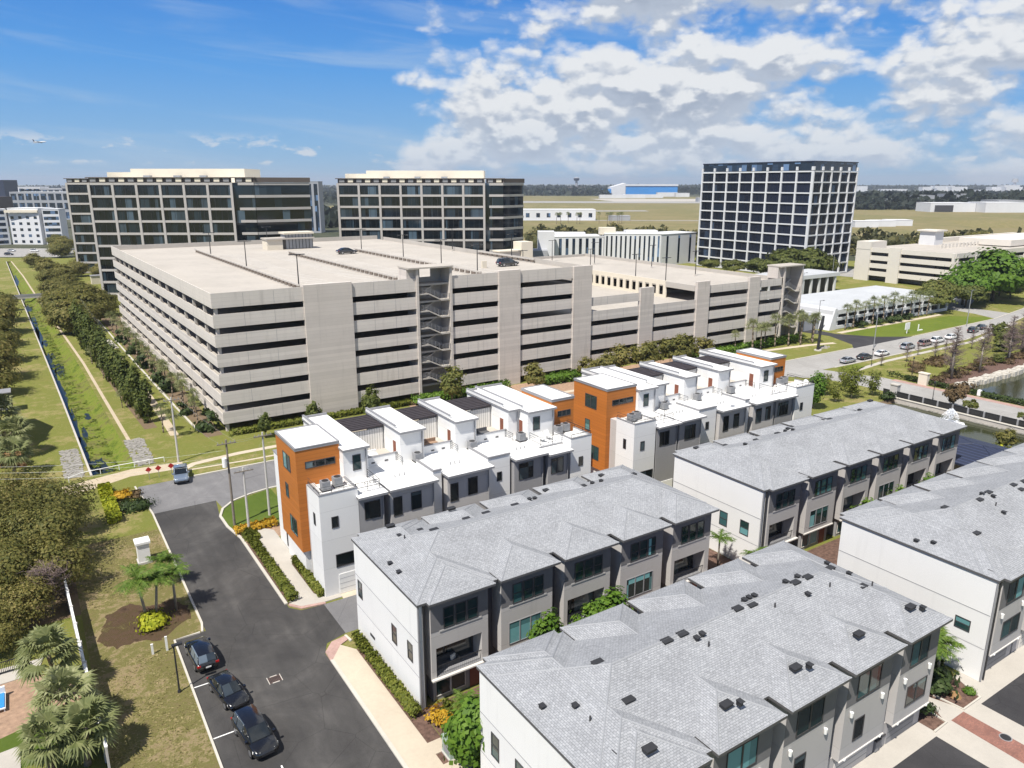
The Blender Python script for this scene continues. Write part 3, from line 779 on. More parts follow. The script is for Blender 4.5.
# ================================================================== PITCHED-ROOF TOWNHOUSES
EAVE = 9.42
def pitched(label, u0, u1, vf, vr, pitch, kind, types, endwins, vents, group='grey shingled townhouse rows'):
    """vf / vr: bay faces at the front (-y) and the rear; main wall stands 1.4 m behind them"""
    T = thing('townhouse_row', label, 'townhouses', ((u0 + u1) / 2, (vf + vr) / 2, 0), group)
    m0, m1 = vf + 1.4, vr - 1.4
    n = len(types); OV = .62
    bays = []
    for i in range(n):
        a = u0 + 1.05 + pitch * i; c = min(a + 5.15, u1 - .12); bays.append((a, c))
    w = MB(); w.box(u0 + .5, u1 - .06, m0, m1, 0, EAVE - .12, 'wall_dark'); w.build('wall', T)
    e = MB(); e.box(u0, u0 + .5, vf + .06, vr - .1, 0, EAVE - .14, 'stucco_white')
    e.box(u0 - .02, u0, vf + .1, vr - .14, 2.98, 3.01, 'trim_gray'); e.box(u0 - .02, u0, vf + .1, vr - .14, 6.08, 6.11, 'trim_gray'); e.build('end_wall', T)
    rf = MB()
    hiproof(rf, u0 - .08, u1 + .1, m0 - .25, m1 + .25, EAVE, .37, 'shingles', 'fascia')
    hiproof(rf, u0 - .10, u0 + 7.0, vf - .14, vr + .14, EAVE + .002, .37, 'shingles', 'fascia')
    for a, c in bays:
        hiproof(rf, a - .36, min(c + .38, u1 + .16), vf - OV, vf + 9.0, EAVE + .006, .37, 'shingles', 'fascia')
        hiproof(rf, a - .36, min(c + .38, u1 + .16), vr - 9.0, vr + OV, EAVE + .009, .37, 'shingles', 'fascia')
    roof = rf.build('roof', T)
    def rz(x, y):
        h = min(y - (vf + 1.15), (vr - 1.15) - y, x - u0, u1 - x) * .37
        for a, c in bays:
            if a - .36 < x < c + .38:
                h = max(h, min(y - (vf - OV), x - a + .36, c + .38 - x) * .37, min((vr + OV) - y, x - a + .36, c + .38 - x) * .37)
        return EAVE + max(h, 0)
    for k, (x, y, s) in enumerate(vents):
        z = rz(x, y)
        if s == 'b':
            v = MB(); v.box(x - .36, x + .36, y - .22, y + .22, z - .14, z + .05, 'steel_dark'); v.box(x - .40, x + .40, y - .26, y + .26, z + .05, z + .08, 'steel_dark'); v.build('roof_vent', roof)
        elif s == 'h':
            v = MB(); v.box(x - .14, x + .14, y - .14, y + .16, z - .1, z + .2, 'steel_dark'); v.box(x - .18, x + .18, y - .24, y + .17, z + .2, z + .25, 'steel_dark'); v.build('exhaust_hood', roof)
        else:
            MB().tube((x, y, z - .1), (x, y, z + .35), .06, .06, 'trim_dark', 8).build('vent_pipe', roof)
    # rear bays (plain boxes, garages hidden from the street)
    for a, c in bays:
        MB().box(a, c, m1, vr, 0 if kind == 'drive' else 2.3, EAVE - .15, 'stucco_gray').build('rear_bay', T)
    for i, ((a, c), ty) in enumerate(zip(bays, types)):
        b = MB()
        if kind == 'garden':
            zb = 2.35 if ty != 'g' else 0
            if ty in ('b', 'g'):                      # open balcony on the second storey
                b.box(a, a + .42, vf, m0, zb, 5.05, 'stucco_gray'); b.box(c - .6, c, vf, m0, zb, 5.05, 'stucco_gray')
                b.box(a, c, vf, m0, 5.05, EAVE - .15, 'stucco_gray')
                b.box(a + .42, c - .6, vf + .02, m0, zb - .02, zb + .16, 'trim_gray')
                b.build('bay', T)
                MB().box(a - .06, c + .06, vf - .28, vf, zb - .02, zb + .10, 'ledge').build('ledge', T)
                d = MB(); d.box(a + .5, c - .68, m0 - .03, m0 - .005, zb + .2, 4.95, 'trim_dark'); bd = d.build('balcony_door', T)
                g = MB(); g.box(a + .6, a + 1.7, m0 - .045, m0 - .032, zb + .3, 4.8, 'glass_dark'); g.box(a + 1.9, c - .8, m0 - .045, m0 - .032, zb + .3, 4.8, 'glass_dark'); g.build('pane', bd)
                r = MB(); r.box(a + .42, c - .6, vf + .05, vf + .09, zb + 1.0, zb + 1.06, 'steel_dark')
                for k in range(22): r.box(a + .5 + k * .185, a + .52 + k * .185, vf + .06, vf + .08, zb + .16, zb + 1.0, 'steel_dark')
                r.build('balcony_rail', T)
            else:
                b.box(a, c, vf, m0, zb, EAVE - .15, 'stucco_gray'); b.build('bay', T)
                MB().box(a - .05, c + .05, vf - .12, vf, zb - .04, zb + .08, 'ledge').build('ledge', T)
                win(T, '-v', vf, a + .75, c - 1.15, 2.95, 4.95, 3, 'glass_teal', fr='trim_gray', fw=.05)
            s = MB(); s.box(a + .75, c - .62, vf - .05, vf + .02, 6.42, 6.56, 'seam_gray'); s.build('sill', T)
            for q in range(3): win(T, '-v', vf - .021, a + 1.05 + q * (c - a - 1.97) / 3 + .05, a + 1.05 + (q + 1) * (c - a - 1.97) / 3 - .05, 6.62, 8.42, 1, 'glass_teal', rail=True)
            sd = MB(); sd.box(a + .01, c - .01, vf - .02, vf - .002, 6.56, EAVE - .2, 'siding_shaded'); sd.build('siding_shaded', T)
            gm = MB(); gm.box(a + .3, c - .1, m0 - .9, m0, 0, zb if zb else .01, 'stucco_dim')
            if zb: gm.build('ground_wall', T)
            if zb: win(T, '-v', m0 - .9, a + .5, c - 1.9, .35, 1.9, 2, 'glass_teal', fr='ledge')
            if zb:
                d = MB(); d.box(c - 1.5, c - .6, m0 - .95, m0 - .9, .05, 2.15, 'wood_red'); d.build('front_door', T)
        else:                                          # driveway side
            zb = 2.05
            b.box(a, c, vf, m0, zb, EAVE - .15, 'stucco_gray'); b.build('bay', T)
            MB().box(a - .04, c + .04, vf - .08, vf, zb - .03, zb + .05, 'ledge').build('ledge', T)
            sd = MB(); sd.box(a + .01, c - .01, vf - .02, vf - .002, 6.3, EAVE - .2, 'siding_shaded'); sd.build('siding_shaded', T)
            win(T, '-v', vf - .021, a + 1.1, c - 1.35, 6.5, 8.45, 2, 'glass_teal')
            if ty == '2': win(T, '-v', vf, a + 1.3, c - .85, 3.1, 4.8, 2, 'glass_teal')
            else: win(T, '-v', vf, a + 1.3, a + 2.45, 3.15, 4.85, 1, 'glass_dark')
            for x in (a + .62, c - .95):
                MB().tube((x, vf - .12, 5.45), (x, vf - .12, 5.85), .1, .13, 'trim_white', 8).build('wall_lamp', T)
            for x in (a + .5, c - .5): MB().box(x - .06, x + .06, vf - .16, vf - .081, zb - .02, zb + .10, 'trim_white').build('soffit_lamp', T)
            gw = vf + .5
            b = MB(); b.box(a - .9, c - .001, gw, m0, 0, zb, 'stucco_gray'); b.build('ground_wall', T)
            g = MB(); g.box(a + .35, c - .9, gw - .05, gw - .004, .03, 1.9, 'ledge' if i % 2 else 'trim_gray')
            for k in range(1, 4): g.box(a + .36, c - .91, gw - .058, gw - .05, .03 + k * .47, .05 + k * .47, 'trim_dark')
            g.build('garage_door', T)
        x = c + .22
        if x < u1: MB().tube((x, m0 - .09, .1), (x, m0 - .09, EAVE - .1), .06, .06, 'steel_dark', 6).build('downpipe', T)
    MB().tube((u0 + .02, vf - .02, .1), (u0 + .02, vf - .02, EAVE - .15), .08, .08, 'trim_gray', 6).build('downpipe', T)
    MB().tube((u0 + .42, vf - .06, .1), (u0 + .42, vf - .06, EAVE - .15), .07, .07, 'steel_dark', 6).build('downpipe', T)
    for (y0, y1, z0, z1, k) in endwins: win(T, '-u', u0, y0, y1, z0, z1, 1, 'glass_dark' if k != 't' else 'glass_teal', rail=k != 's')
    return T
b1 = pitched('grey roofed townhouse row beside the main street, a clipped hedge below its white end', 21.45, 53.62, 45.85, 58.75, 6.4, 'garden', 'bwbwb',
        [(57.1, 58.05, 4.1, 5.75, 'd'), (49.9, 50.85, 3.55, 5.2, 'd'), (46.95, 47.87, 3.7, 5.3, 'd'), (54.7, 55.65, 1.4, 1.65, 's')],
        [(30.97, 57.9, 'b'), (26.5, 55.7, 'b'), (27.0, 53.7, 'b'), (31, 55, 'b'), (33.2, 55.2, 'b'), (22.1, 52.2, 'h'), (22.1, 50.5, 'h'), (24.3, 55.1, 'h'), (24.6, 57.6, 'b'),
         (36.5, 55.3, 'b'), (38, 55.1, 'h'), (38.9, 55.5, 'h'), (42, 57.8, 'b'), (44.6, 55.2, 'b'), (46, 55.4, 'h'), (47, 55.2, 'h'), (49, 57.4, 'b'), (51, 54.8, 'b'), (24.4, 54.2, 'p')])
b3 = pitched('nearest grey shingled townhouse row in the foreground with white lamps along its driveway side', 21.5, 53.05, 23.45, 36.9, 6.4, 'drive', '11112',
        [(34.4, 35.35, 3.7, 5.5, 't'), (31.6, 32.5, 3.7, 5.5, 't')],
        [(38.4, 30.15, 'b'), (39.7, 30.0, 'b'), (39.8, 30.75, 'h'), (40.35, 30.8, 'h'), (40.85, 30.75, 'h'), (44.75, 30.2, 'b'), (46.2, 30.2, 'b'), (44.4, 30.8, 'h'), (45.8, 30.8, 'h'),
         (49.9, 28.0, 'b'), (50.5, 24.6, 'b'), (51.4, 24.2, 'h'), (44.2, 24.6, 'b'), (44.6, 29, 'h'), (50.6, 31.2, 'b'), (51.45, 30.1, 'h'), (51.5, 32.1, 'h'), (51.4, 28.1, 'p'),
         (26.7, 31.1, 'b'), (26.4, 27.9, 'b'), (24.9, 24.5, 'b'), (22.4, 31, 'h'), (23.7, 29.5, 'h'), (23.5, 25.6, 'h'), (23.7, 28.1, 'p'), (31.6, 30.1, 'b'), (33, 30.1, 'b'), (33.6, 29.4, 'h'), (34.2, 29.5, 'h'), (34.0, 28.7, 'p'),
         (37.6, 24.7, 'b'), (38.4, 24.3, 'h'), (31.2, 24.7, 'b'), (31.9, 24.3, 'h'), (41.2, 29.2, 'p'), (47.1, 28.9, 'p')])
b2 = pitched('grey roofed townhouse row farther along between the pond and the second white flat roofed block', 61.05, 100.3, 45.95, 58.75, 6.55, 'garden', 'bwbwbb',
        [(50.3, 51.4, 3.5, 5.15, 't'), (47.4, 48.55, 3.55, 5.15, 't')],
        [(63.5, 57.6, 'b'), (68, 57.3, 'b'), (66.8, 53.4, 'h'), (70.8, 55, 'b'), (75.5, 55.6, 'b'), (76.5, 55.3, 'h'), (77.6, 55.6, 'b'), (77, 54.6, 'h'), (84.5, 55.4, 'b'), (86, 55.6, 'b'),
         (92, 56.2, 'b'), (93.2, 56.0, 'h'), (94, 56.4, 'b'), (73, 57.6, 'b'), (81, 57.8, 'b'), (97.5, 57.2, 'b')])
b4 = pitched('grey shingled townhouse row behind the brick crossing, cut off by the right frame edge', 61.85, 100.6, 23.75, 37.6, 6.4, 'drive', '222222',
        [(25.15, 26.4, 3.9, 4.95, 't')],
        [(67.9, 31.4, 'b'), (72, 30.4, 'b'), (74.3, 30.7, 'b'), (73.9, 30.1, 'h'), (73.2, 30.8, 'h'), (66.6, 27.9, 'b'), (72.4, 28.4, 'h'), (80.4, 30.3, 'b'), (78.5, 30.4, 'b'), (78.6, 29.7, 'b'), (62.4, 30.8, 'h'), (62.9, 29.6, 'h'), (62.6, 24.7, 'h'),
         (80, 28.9, 'p'), (72.8, 29.3, 'p')])

# furniture on the first balcony
sf = thing('outdoor_sofa', 'dark outdoor sofa with a white cushion on the nearest balcony', 'sofa', (24.2, 46.9, 2.51))
MB().box(23.2, 25.2, 46.55, 47.1, 2.52, 2.85, 'cushion').build('seat', sf); MB().box(23.2, 25.2, 47.02, 47.2, 2.85, 3.3, 'cushion').build('backrest', sf)
MB().box(23.05, 23.2, 46.55, 47.2, 2.52, 3.1, 'cushion').build('armrest', sf); MB().box(25.2, 25.35, 46.55, 47.2, 2.52, 3.1, 'cushion').build('armrest', sf)
MB().obox((24.9, 46.85), (.94, .34), (-.34, .94), .24, .07, 2.86, 3.26, 'canvas').build('cushion', sf)

# ================================================================== FLAT-ROOF TOWNHOUSES
def ac_unit(label, x, y, z, group='air conditioners on the white roofs'):
    t = thing('air_conditioner', label, 'air conditioner', (x, y, z), group)
    b = MB(); b.box(x - .42, x + .42, y - .42, y + .42, z + .08, z + 1.0, 'trim_gray')
    for k in range(7): b.box(x - .44, x + .44, y - .44, y + .44, z + .14 + k * .12, z + .18 + k * .12, 'steel_gray')
    b.build('casing', t)
    MB().tube((x, y, z + 1.001), (x, y, z + 1.03), .34, .34, 'steel_dark', 14).build('fan_grille', t)
    MB().box(x - .5, x + .5, y - .5, y + .5, z, z + .08, 'trim_dark').build('base', t)
def railing(T, pts, z, h=1.0, name='railing'):
    b = MB()
    for (a, c) in zip(pts[:-1], pts[1:]):
        A = Vector(a); C = Vector(c); L = (C - A).length; k = max(1, int(L / 1.2))
        b.tube((*a, z + h), (*c, z + h), .03, .03, 'steel_dark', 5)
        b.tube((*a, z + .5), (*c, z + .5), .018, .018, 'steel_dark', 5)
        b.tube((*a, z + .25), (*c, z + .25), .018, .018, 'steel_dark', 5); b.tube((*a, z + .75), (*c, z + .75), .018, .018, 'steel_dark', 5)
        for i in range(k + 1):
            p = A + (C - A) * i / k; b.tube((p.x, p.y, z), (p.x, p.y, z + h), .028, .028, 'steel_dark', 5)
    return b.build(name, T)
def chairset(label, x, y, z, k):
    t = thing('patio_seat', label, 'patio seat', (x, y, z), 'patio seats on the roof terraces')
    m = ('cushion', 'mulch_pale', 'canvas')[k % 3]
    MB().box(x - .8, x + .8, y - .35, y + .35, z + .2, z + .45, m).build('seat', t)
    MB().box(x - .8, x + .8, y + .26, y + .42, z + .45, z + .85, m).build('backrest', t)
    b = MB()
    for i in (-.7, .7):
        for j in (-.28, .3): b.box(x + i - .03, x + i + .03, y + j - .03, y + j + .03, z, z + .2, 'steel_dark')
    b.build('legs', t)
PZ = 13.75; LZ = 10.2
def flat(label, T0, T1, towers, pents, lows, boxes, terr, where):
    T = thing('townhouse_row', label, 'townhouses', ((T0 + T1) / 2, 74, 0), 'white flat roofed townhouse blocks')
    VB = 81.5
    w = MB()
    w.box(T0 + .6, T1 - .6, 67.6, VB, 0, LZ - .35, 'stucco_white'); w.build('wall', T)
    rr = MB(); rr.boxm(T0 + .62, T1 - .62, 67.62, VB - .02, LZ - .34, LZ - .05, 'trim_gray', 'membrane'); rr.build('roof', T)
    def parapet(u0, u1, v0, v1, z, t=.2, h=.18):
        b = MB(); 
        b.box(u0 - .08, u1 + .08, v0 - .08, v0 + t, z, z + h, 'trim_gray'); b.box(u0 - .08, u1 + .08, v1 - t, v1 + .08, z, z + h, 'trim_gray')
        b.box(u0 - .08, u0 + t, v0 + t, v1 - t, z, z + h, 'trim_gray'); b.box(u1 - t, u1 + .08, v0 + t, v1 - t, z, z + h, 'trim_gray'); return b
    # corner boxes
    for k, (u0, u1, v1, side) in enumerate(boxes):
        b = MB(); b.boxm(u0, u1, 66.0, v1, 0, 10.5, 'stucco_white', 'membrane'); b.build('corner_box', T)
        p = MB(); p.box(u0, u1, 66.0, 66.18, 10.5, 10.95, 'stucco_white'); p.box(u0, u0 + .18, 66.18, v1, 10.5, 10.95, 'stucco_white'); p.box(u1 - .18, u1, 66.18, v1, 10.5, 10.95, 'stucco_white')
        p.box(u0 - .04, u1 + .04, 65.96, 66.2, 10.95, 11.03, 'trim_gray'); p.box(u0 - .04, u0 + .2, 66.2, v1, 10.95, 11.03, 'trim_gray'); p.box(u1 - .2, u1 + .04, 66.2, v1, 10.95, 11.03, 'trim_gray'); p.build('parapet', T)
        win(T, '-v', 66.0, u0 + 1.1 if side == 'l' else u0 + 1.2, u0 + 1.8 if side == 'l' else u0 + 1.85, 7.3, 8.5, 1, 'glass_dark')
        win(T, '-v', 66.0, u0 + 1.3, u0 + 4.1 if u1 - u0 > 4.3 else u1 - .2, 3.0, 4.4, 1, 'glass_dark')
        win(T, '-u', u0, 67.4, 67.95, 7.3, 8.6, 1, 'glass_dark')
        g = MB(); g.box(u0 + 1.5, u1 - .15, 65.94, 65.996, .03, 2.2, 'trim_white')
        for q in range(1, 4): g.box(u0 + 1.52, u1 - .17, 65.93, 65.94, .03 + q * .55, .05 + q * .55, 'trim_gray')
        g.build('garage_door', T)
    # orange towers
    for (u0, u1, v0, v1, z1, face) in towers:
        b = MB(); b.box(u0, u1, v0, v1, 3.0, z1 - .25, 'orange_panel'); b.build('tower', T)
        r = MB(); r.boxm(u0 - .06, u1 + .06, v0 - .06, v1 + .06, z1 - .25, z1 - .02, 'trim_gray', 'membrane'); r.build('tower_roof', T)
        c = parapet(u0, u1, v0, v1, z1 - .02, .1, .08); c.build('tower_coping', T)
        win(T, '-v', v0, u0 + .9, u1 - .5, z1 - 2.3, z1 - 1.55, 3, 'glass_dark')
        if face == 'l':
            win(T, '-u', u0, v0 + 2.0, v0 + 4.4, z1 - 3.2, z1 - 1.4, 2, 'glass_teal'); win(T, '-u', u0, v0 + 3.3, v0 + 4.3, z1 - 6.5, z1 - 4.9, 1, 'glass_teal')
            win(T, '-u', u0, v0 + 1.3, v0 + 3.5, 4.2, 6.1, 2, 'glass_teal')
            b = MB(); b.box(u0 + .35, u1, v0 + .3, v1 - .3, 0, 3.0, 'stucco_white'); b.build('entry_wall', T)
            s = MB(); s.box(T0 + .1, T0 + 2, v1 + .02, 81.3, 0, 10.9, 'stucco_white'); s.box(T0 + .02, T0 + 2.05, v1 + .04, 81.4, 10.9, 11.0, 'trim_gray'); s.build('side_wall', T)
            win(T, '-u', T0 + .1, v1 + .7, v1 + 1.5, 6.2, 7.0, 1, 'glass_dark')
            win(T, '-u', T0 + .1, v1 + .6, v1 + 1.0, .4, 2.6, 1, 'glass_dark')
            s2 = MB(); s2.box(T0 + .35, T0 + 1.2, 69.2, v0 - .02, 0, 10.4, 'stucco_gray'); s2.build('recess_wall', T)
        else:
            b = MB(); b.box(u0, u1 - .35, v0 + .3, v1 - .3, 0, 3.0, 'stucco_white'); b.build('entry_wall', T)
    # penthouses
    for (u0, u1, v0, v1, wins) in pents:
        b = MB(); b.box(u0, u1, v0, v1, LZ - .06, PZ - .25, 'stucco_white'); b.build('penthouse', T)
        r = MB(); r.boxm(u0 - .12, u1 + .12, v0 - .4, v1 + .1, PZ - .25, PZ, 'trim_gray', 'membrane')
        r.box(u0 - .1, u0 + .1, v0 + 1.2, v1, PZ, PZ + .35, 'stucco_white'); r.box(u0 - .13, u0 + .13, v0 + 1.15, v1 + .02, PZ + .35, PZ + .42, 'trim_gray')
        r.box(u0 + .13, u1 + .1, v1 - .2, v1 + .02, PZ, PZ + .25, 'trim_gray'); r.build('penthouse_roof', T)
        for (a, c, z0, z1) in wins: win(T, '-v', v0, a, c, z0, z1, 1, 'glass_teal')
        MB().tube((u1 - .25, v0 - .1, LZ), (u1 - .25, v0 - .1, PZ - .25), .07, .07, 'trim_gray', 6).build('downpipe', T)
        d = MB(); d.box(u0 - .05, u0 - .004, v0 + .9, v0 + 1.9, LZ + .1, 12.4, 'trim_white'); dd = d.build('terrace_door', T)
        g = MB(); g.box(u0 - .065, u0 - .051, v0 + 1.02, v0 + 1.78, LZ + .2, 12.3, 'wood_red'); g.build('pane', dd)
    # terraces between the penthouses
    for k, (u0, u1) in enumerate(terr):
        v0 = 72.6
        b = MB(); b.box(u0, u1, v0, v0 + .2, LZ - .05, 11.15, 'stucco_white'); b.box(u0, u1, v0 - .04, v0 + .24, 11.15, 11.22, 'trim_gray')
        for q in (.35, .7): b.box(u0 + (u1 - u0) * q - .2, u0 + (u1 - u0) * q + .2, v0 - .03, v0 - .002, 10.42, 10.58, 'trim_dark')
        b.build('terrace_wall', T)
        f = MB(); f.box(u0, u1, v0 + .2, 80.4, LZ - .05, LZ + .35, 'deck'); f.build('terrace_floor', T)
        s = MB(); s.box(u0 + .1, u1 - .1, 76.2, 76.35, LZ + .35, 13.1, 'slat_white'); s.build('privacy_screen', T)
        p = MB(); p.box(u0 + .05, u1 - .05, 76.0, 80.8, 13.28, 13.4, 'pergola_slat')
        for q in range(8): p.box(u0 + .05, u1 - .05, 76.1 + q * .6, 76.25 + q * .6, 13.4, 13.46, 'pergola_slat')
        p.build('pergola', T)
        for q in (u0 + .2, u1 - .2): MB().box(q - .07, q + .07, 80.5, 80.64, LZ + .35, 13.28, 'steel_dark').build('pergola_post', T)
        railing(T, [(u1 - .2, 72.6), (u1 - .2, 70.9)], LZ, .95)
    # low front roofs with their walls and windows
    for (u0, u1, v0, z, m, ws) in lows:
        b = MB(); b.box(u0, u1, v0 + .75, 67.6, 0, z - .3, m); b.build('front_wall', T)
        r = MB(); r.boxm(u0 - .25, u1 + .25, v0, 71.5, z - .3, z - .06, 'trim_gray', 'membrane'); r.build('front_roof', T)
        for (a, c, z0, z1, n_) in ws: win(T, '-v', v0 + .75, a, c, z0, z1, n_, 'glass_dark')
        for q in range(3): MB().tube((u0 + 1.6 + .55 * q, 68.2, z - .06), (u0 + 1.6 + .55 * q, 68.2, z + .3), .06, .06, 'trim_gray', 6).build('vent_pipe', T)
        g = MB(); g.box(u0 + .4, u1 - .4, v0 + .68, v0 + .746, .03, 2.2, 'trim_white'); g.build('garage_door', T)
        MB().tube((u1 - .12, v0 + .66, .1), (u1 - .12, v0 + .66, z - .3), .06, .06, 'trim_gray', 6).build('downpipe', T)
    return T
# first block (street end)
a1 = flat('white flat roofed townhouse block with an orange corner tower facing the main street', 20.95, 54.5,
  [(20.45, 25.0, 70.9, 77.6, 14.35, 'l'), (52.2, 55.6, 71.0, 77.6, 14.35, 'r')],
  [(25.02, 27.7, 69.9, 82.4, [(26.0, 26.9, 11.2, 12.9)]), (32.3, 35.2, 71.9, 81.2, []), (39.2, 42.0, 71.9, 81.2, []), (46.7, 48.2, 72.3, 82.2, []), (48.24, 52.15, 70.4, 82.6, [(49.0, 50.0, 11.2, 12.9)])],
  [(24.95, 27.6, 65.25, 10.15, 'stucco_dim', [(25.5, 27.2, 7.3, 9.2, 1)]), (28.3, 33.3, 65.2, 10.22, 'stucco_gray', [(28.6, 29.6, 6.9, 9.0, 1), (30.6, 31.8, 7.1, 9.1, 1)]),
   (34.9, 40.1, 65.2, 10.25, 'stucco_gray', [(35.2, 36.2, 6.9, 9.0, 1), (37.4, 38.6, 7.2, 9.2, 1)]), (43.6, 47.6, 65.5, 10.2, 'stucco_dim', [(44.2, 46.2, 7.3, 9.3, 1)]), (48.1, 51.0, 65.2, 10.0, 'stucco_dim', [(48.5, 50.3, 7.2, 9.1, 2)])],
  [(20.95, 24.9, 69.4, 'l'), (51.4, 54.5, 69.4, 'r')], [(27.75, 32.25), (35.25, 39.15), (42.05, 46.65)], 'first')
# infill boxes between the low roofs
def infill(T, u0, u1, z, m='stucco_white', w=True):
    b = MB(); b.boxm(u0, u1, 66.7, 71.0, 0, z, m, 'membrane'); b.box(u0 - .04, u1 + .04, 66.64, 66.85, z, z + .2, 'trim_gray'); b.box(u0 - .04, u0 + .15, 66.86, 71, z, z + .2, 'trim_gray'); b.build('infill_wall', T)
    if w: win(T, '-v', 66.7, (u0 + u1) / 2 - .3, (u0 + u1) / 2 + .35, 7.6, 8.7, 1, 'glass_dark')
infill(a1, 33.6, 34.6, 10.45, w=False); infill(a1, 40.4, 43.3, 10.5)
railing(a1, [(21.05, 69.4), (21.05, 66.1), (24.8, 66.1)], 10.95, .35); railing(a1, [(24.85, 66.4), (27.4, 66.4), (27.4, 69.6)], LZ, 1.0)
railing(a1, [(48.2, 69.9), (48.2, 67.6), (51.6, 67.6)], LZ, 1.05); railing(a1, [(51.5, 66.1), (54.4, 66.1), (54.4, 70.8)], 10.95, .45)
a2 = flat('second white flat roofed townhouse block with an orange tower, beyond the paved gap', 61.35, 97.2,
  [(61.0, 66.0, 71.0, 77.9, 14.35, 'l'), (93.4, 96.9, 71.2, 77.8, 14.35, 'r')],
  [(66.05, 69.2, 70.6, 82.6, [(67.0, 67.9, 11.2, 12.9)]), (69.24, 71.8, 71.3, 82.2, []), (76.0, 78.6, 72.0, 81.2, []), (82.9, 85.5, 72.0, 81.2, []), (90.0, 93.35, 70.4, 82.4, [(91.0, 92.0, 11.2, 12.9)])],
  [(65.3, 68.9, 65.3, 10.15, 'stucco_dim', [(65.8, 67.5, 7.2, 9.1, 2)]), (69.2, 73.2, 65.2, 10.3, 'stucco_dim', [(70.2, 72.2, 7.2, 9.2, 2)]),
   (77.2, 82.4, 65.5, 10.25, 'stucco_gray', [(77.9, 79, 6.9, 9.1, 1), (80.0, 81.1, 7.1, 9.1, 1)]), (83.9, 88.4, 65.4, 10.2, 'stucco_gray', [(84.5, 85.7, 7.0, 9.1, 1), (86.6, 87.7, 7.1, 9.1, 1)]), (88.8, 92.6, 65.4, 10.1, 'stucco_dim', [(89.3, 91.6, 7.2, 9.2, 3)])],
  [(61.35, 65.0, 69.4, 'l'), (93.0, 97.2, 69.4, 'r')], [(71.9, 75.9), (78.7, 82.8), (85.6, 89.9)], 'second')
infill(a2, 73.5, 76.9, 10.5); infill(a2, 82.7, 83.6, 10.45, w=False)
railing(a2, [(61.45, 69.4), (61.45, 66.1), (64.9, 66.1)], 10.95, .35); railing(a2, [(65.1, 66.4), (68.4, 66.4), (68.4, 69.6)], LZ, 1.0)
railing(a2, [(89.6, 69.9), (89.6, 67.6), (93.0, 67.6)], LZ, 1.05); railing(a2, [(93.1, 66.1), (97.1, 66.1), (97.1, 70.8)], 10.95, .45)
for lb, x, y, z in (('left of the pair on the white box beside the street tower', 22.4, 68.2, 10.5), ('right of the pair on the white box beside the street tower', 23.8, 68.6, 10.5),
    ('on the white roof before the second penthouse of the street block', 34.0, 71.2, LZ), ('on the white roof before the third penthouse of the street block', 41.0, 71.2, LZ),
    ('on the white roof left of the railed deck of the street block', 47.4, 70.6, LZ), ('left of the railed pair at the far end of the street block', 52.2, 69.6, 10.5), ('right of the railed pair at the far end of the street block', 53.5, 69.9, 10.5),
    ('left of the pair on the white box beside the second orange tower', 62.9, 68.3, 10.5), ('right of the pair on the white box beside the second orange tower', 64.1, 68.7, 10.5),
    ('on the roof left of the first terrace of the second block', 70.9, 70.6, LZ), ('on the roof left of the second terrace of the second block', 77.9, 71.2, LZ), ('on the roof left of the last terrace of the second block', 84.9, 71.2, LZ),
    ('left of the pair at the far corner of the second block', 93.9, 69.6, 10.5), ('right of the pair at the far corner of the second block', 95.2, 69.9, 10.5)):
    ac_unit('grey air conditioner ' + lb, x, y, z)
k = 0
for lb, x, c in (('pale patio seat with a parasol stub on the first terrace from the street', 29.6, 2), ('rust cushioned patio seat on the second terrace from the street', 37.0, 1), ('dark patio sofa on the third terrace from the street', 44.0, 0)):
    chairset(lb, x, 73.9, LZ + .35, c)
bu = thing('parasol', 'folded pale parasol on the first roof terrace from the street', 'parasol', (28.5, 74.2, LZ + .35))
MB().tube((28.5, 74.2, LZ + .35), (28.5, 74.2, LZ + 2.6), .04, .04, 'steel_gray', 8).build('pole', bu)
MB().tube((28.5, 74.2, LZ + 1.2), (28.5, 74.2, LZ + 2.7), .3, .05, 'canvas', 10).build('canopy', bu)
for lb, x, y in (('pale deck chair on the railed deck at the far end of the street block', 49.4, 68.9), ('second pale deck chair on the railed deck beside the two air conditioners', 50.5, 69.2)):
    t = thing('deck_chair', lb, 'deck chair', (x, y, LZ), 'deck chairs on the railed deck')
    MB().box(x - .3, x + .3, y - .35, y + .25, LZ + .35, LZ + .41, 'canvas').build('seat', t)
    MB().add([(x - .3, y + .25, LZ + .38), (x + .3, y + .25, LZ + .38), (x + .3, y + .6, LZ + 1.0), (x - .3, y + .6, LZ + 1.0), (x - .3, y + .29, LZ + .36), (x + .3, y + .29, LZ + .36), (x + .3, y + .64, LZ + .98), (x - .3, y + .64, LZ + .98)],
             [(0, 1, 2, 3), (7, 6, 5, 4), (0, 4, 5, 1), (2, 6, 7, 3), (1, 5, 6, 2), (3, 7, 4, 0)], 'canvas').build('backrest', t)
    b = MB()
    for i in (-.27, .27):
        for j in (-.32, .22): b.tube((x + i, y + j, LZ - .06), (x + i, y + j, LZ + .35), .02, .02, 'steel_gray', 5)
    b.build('legs', t)
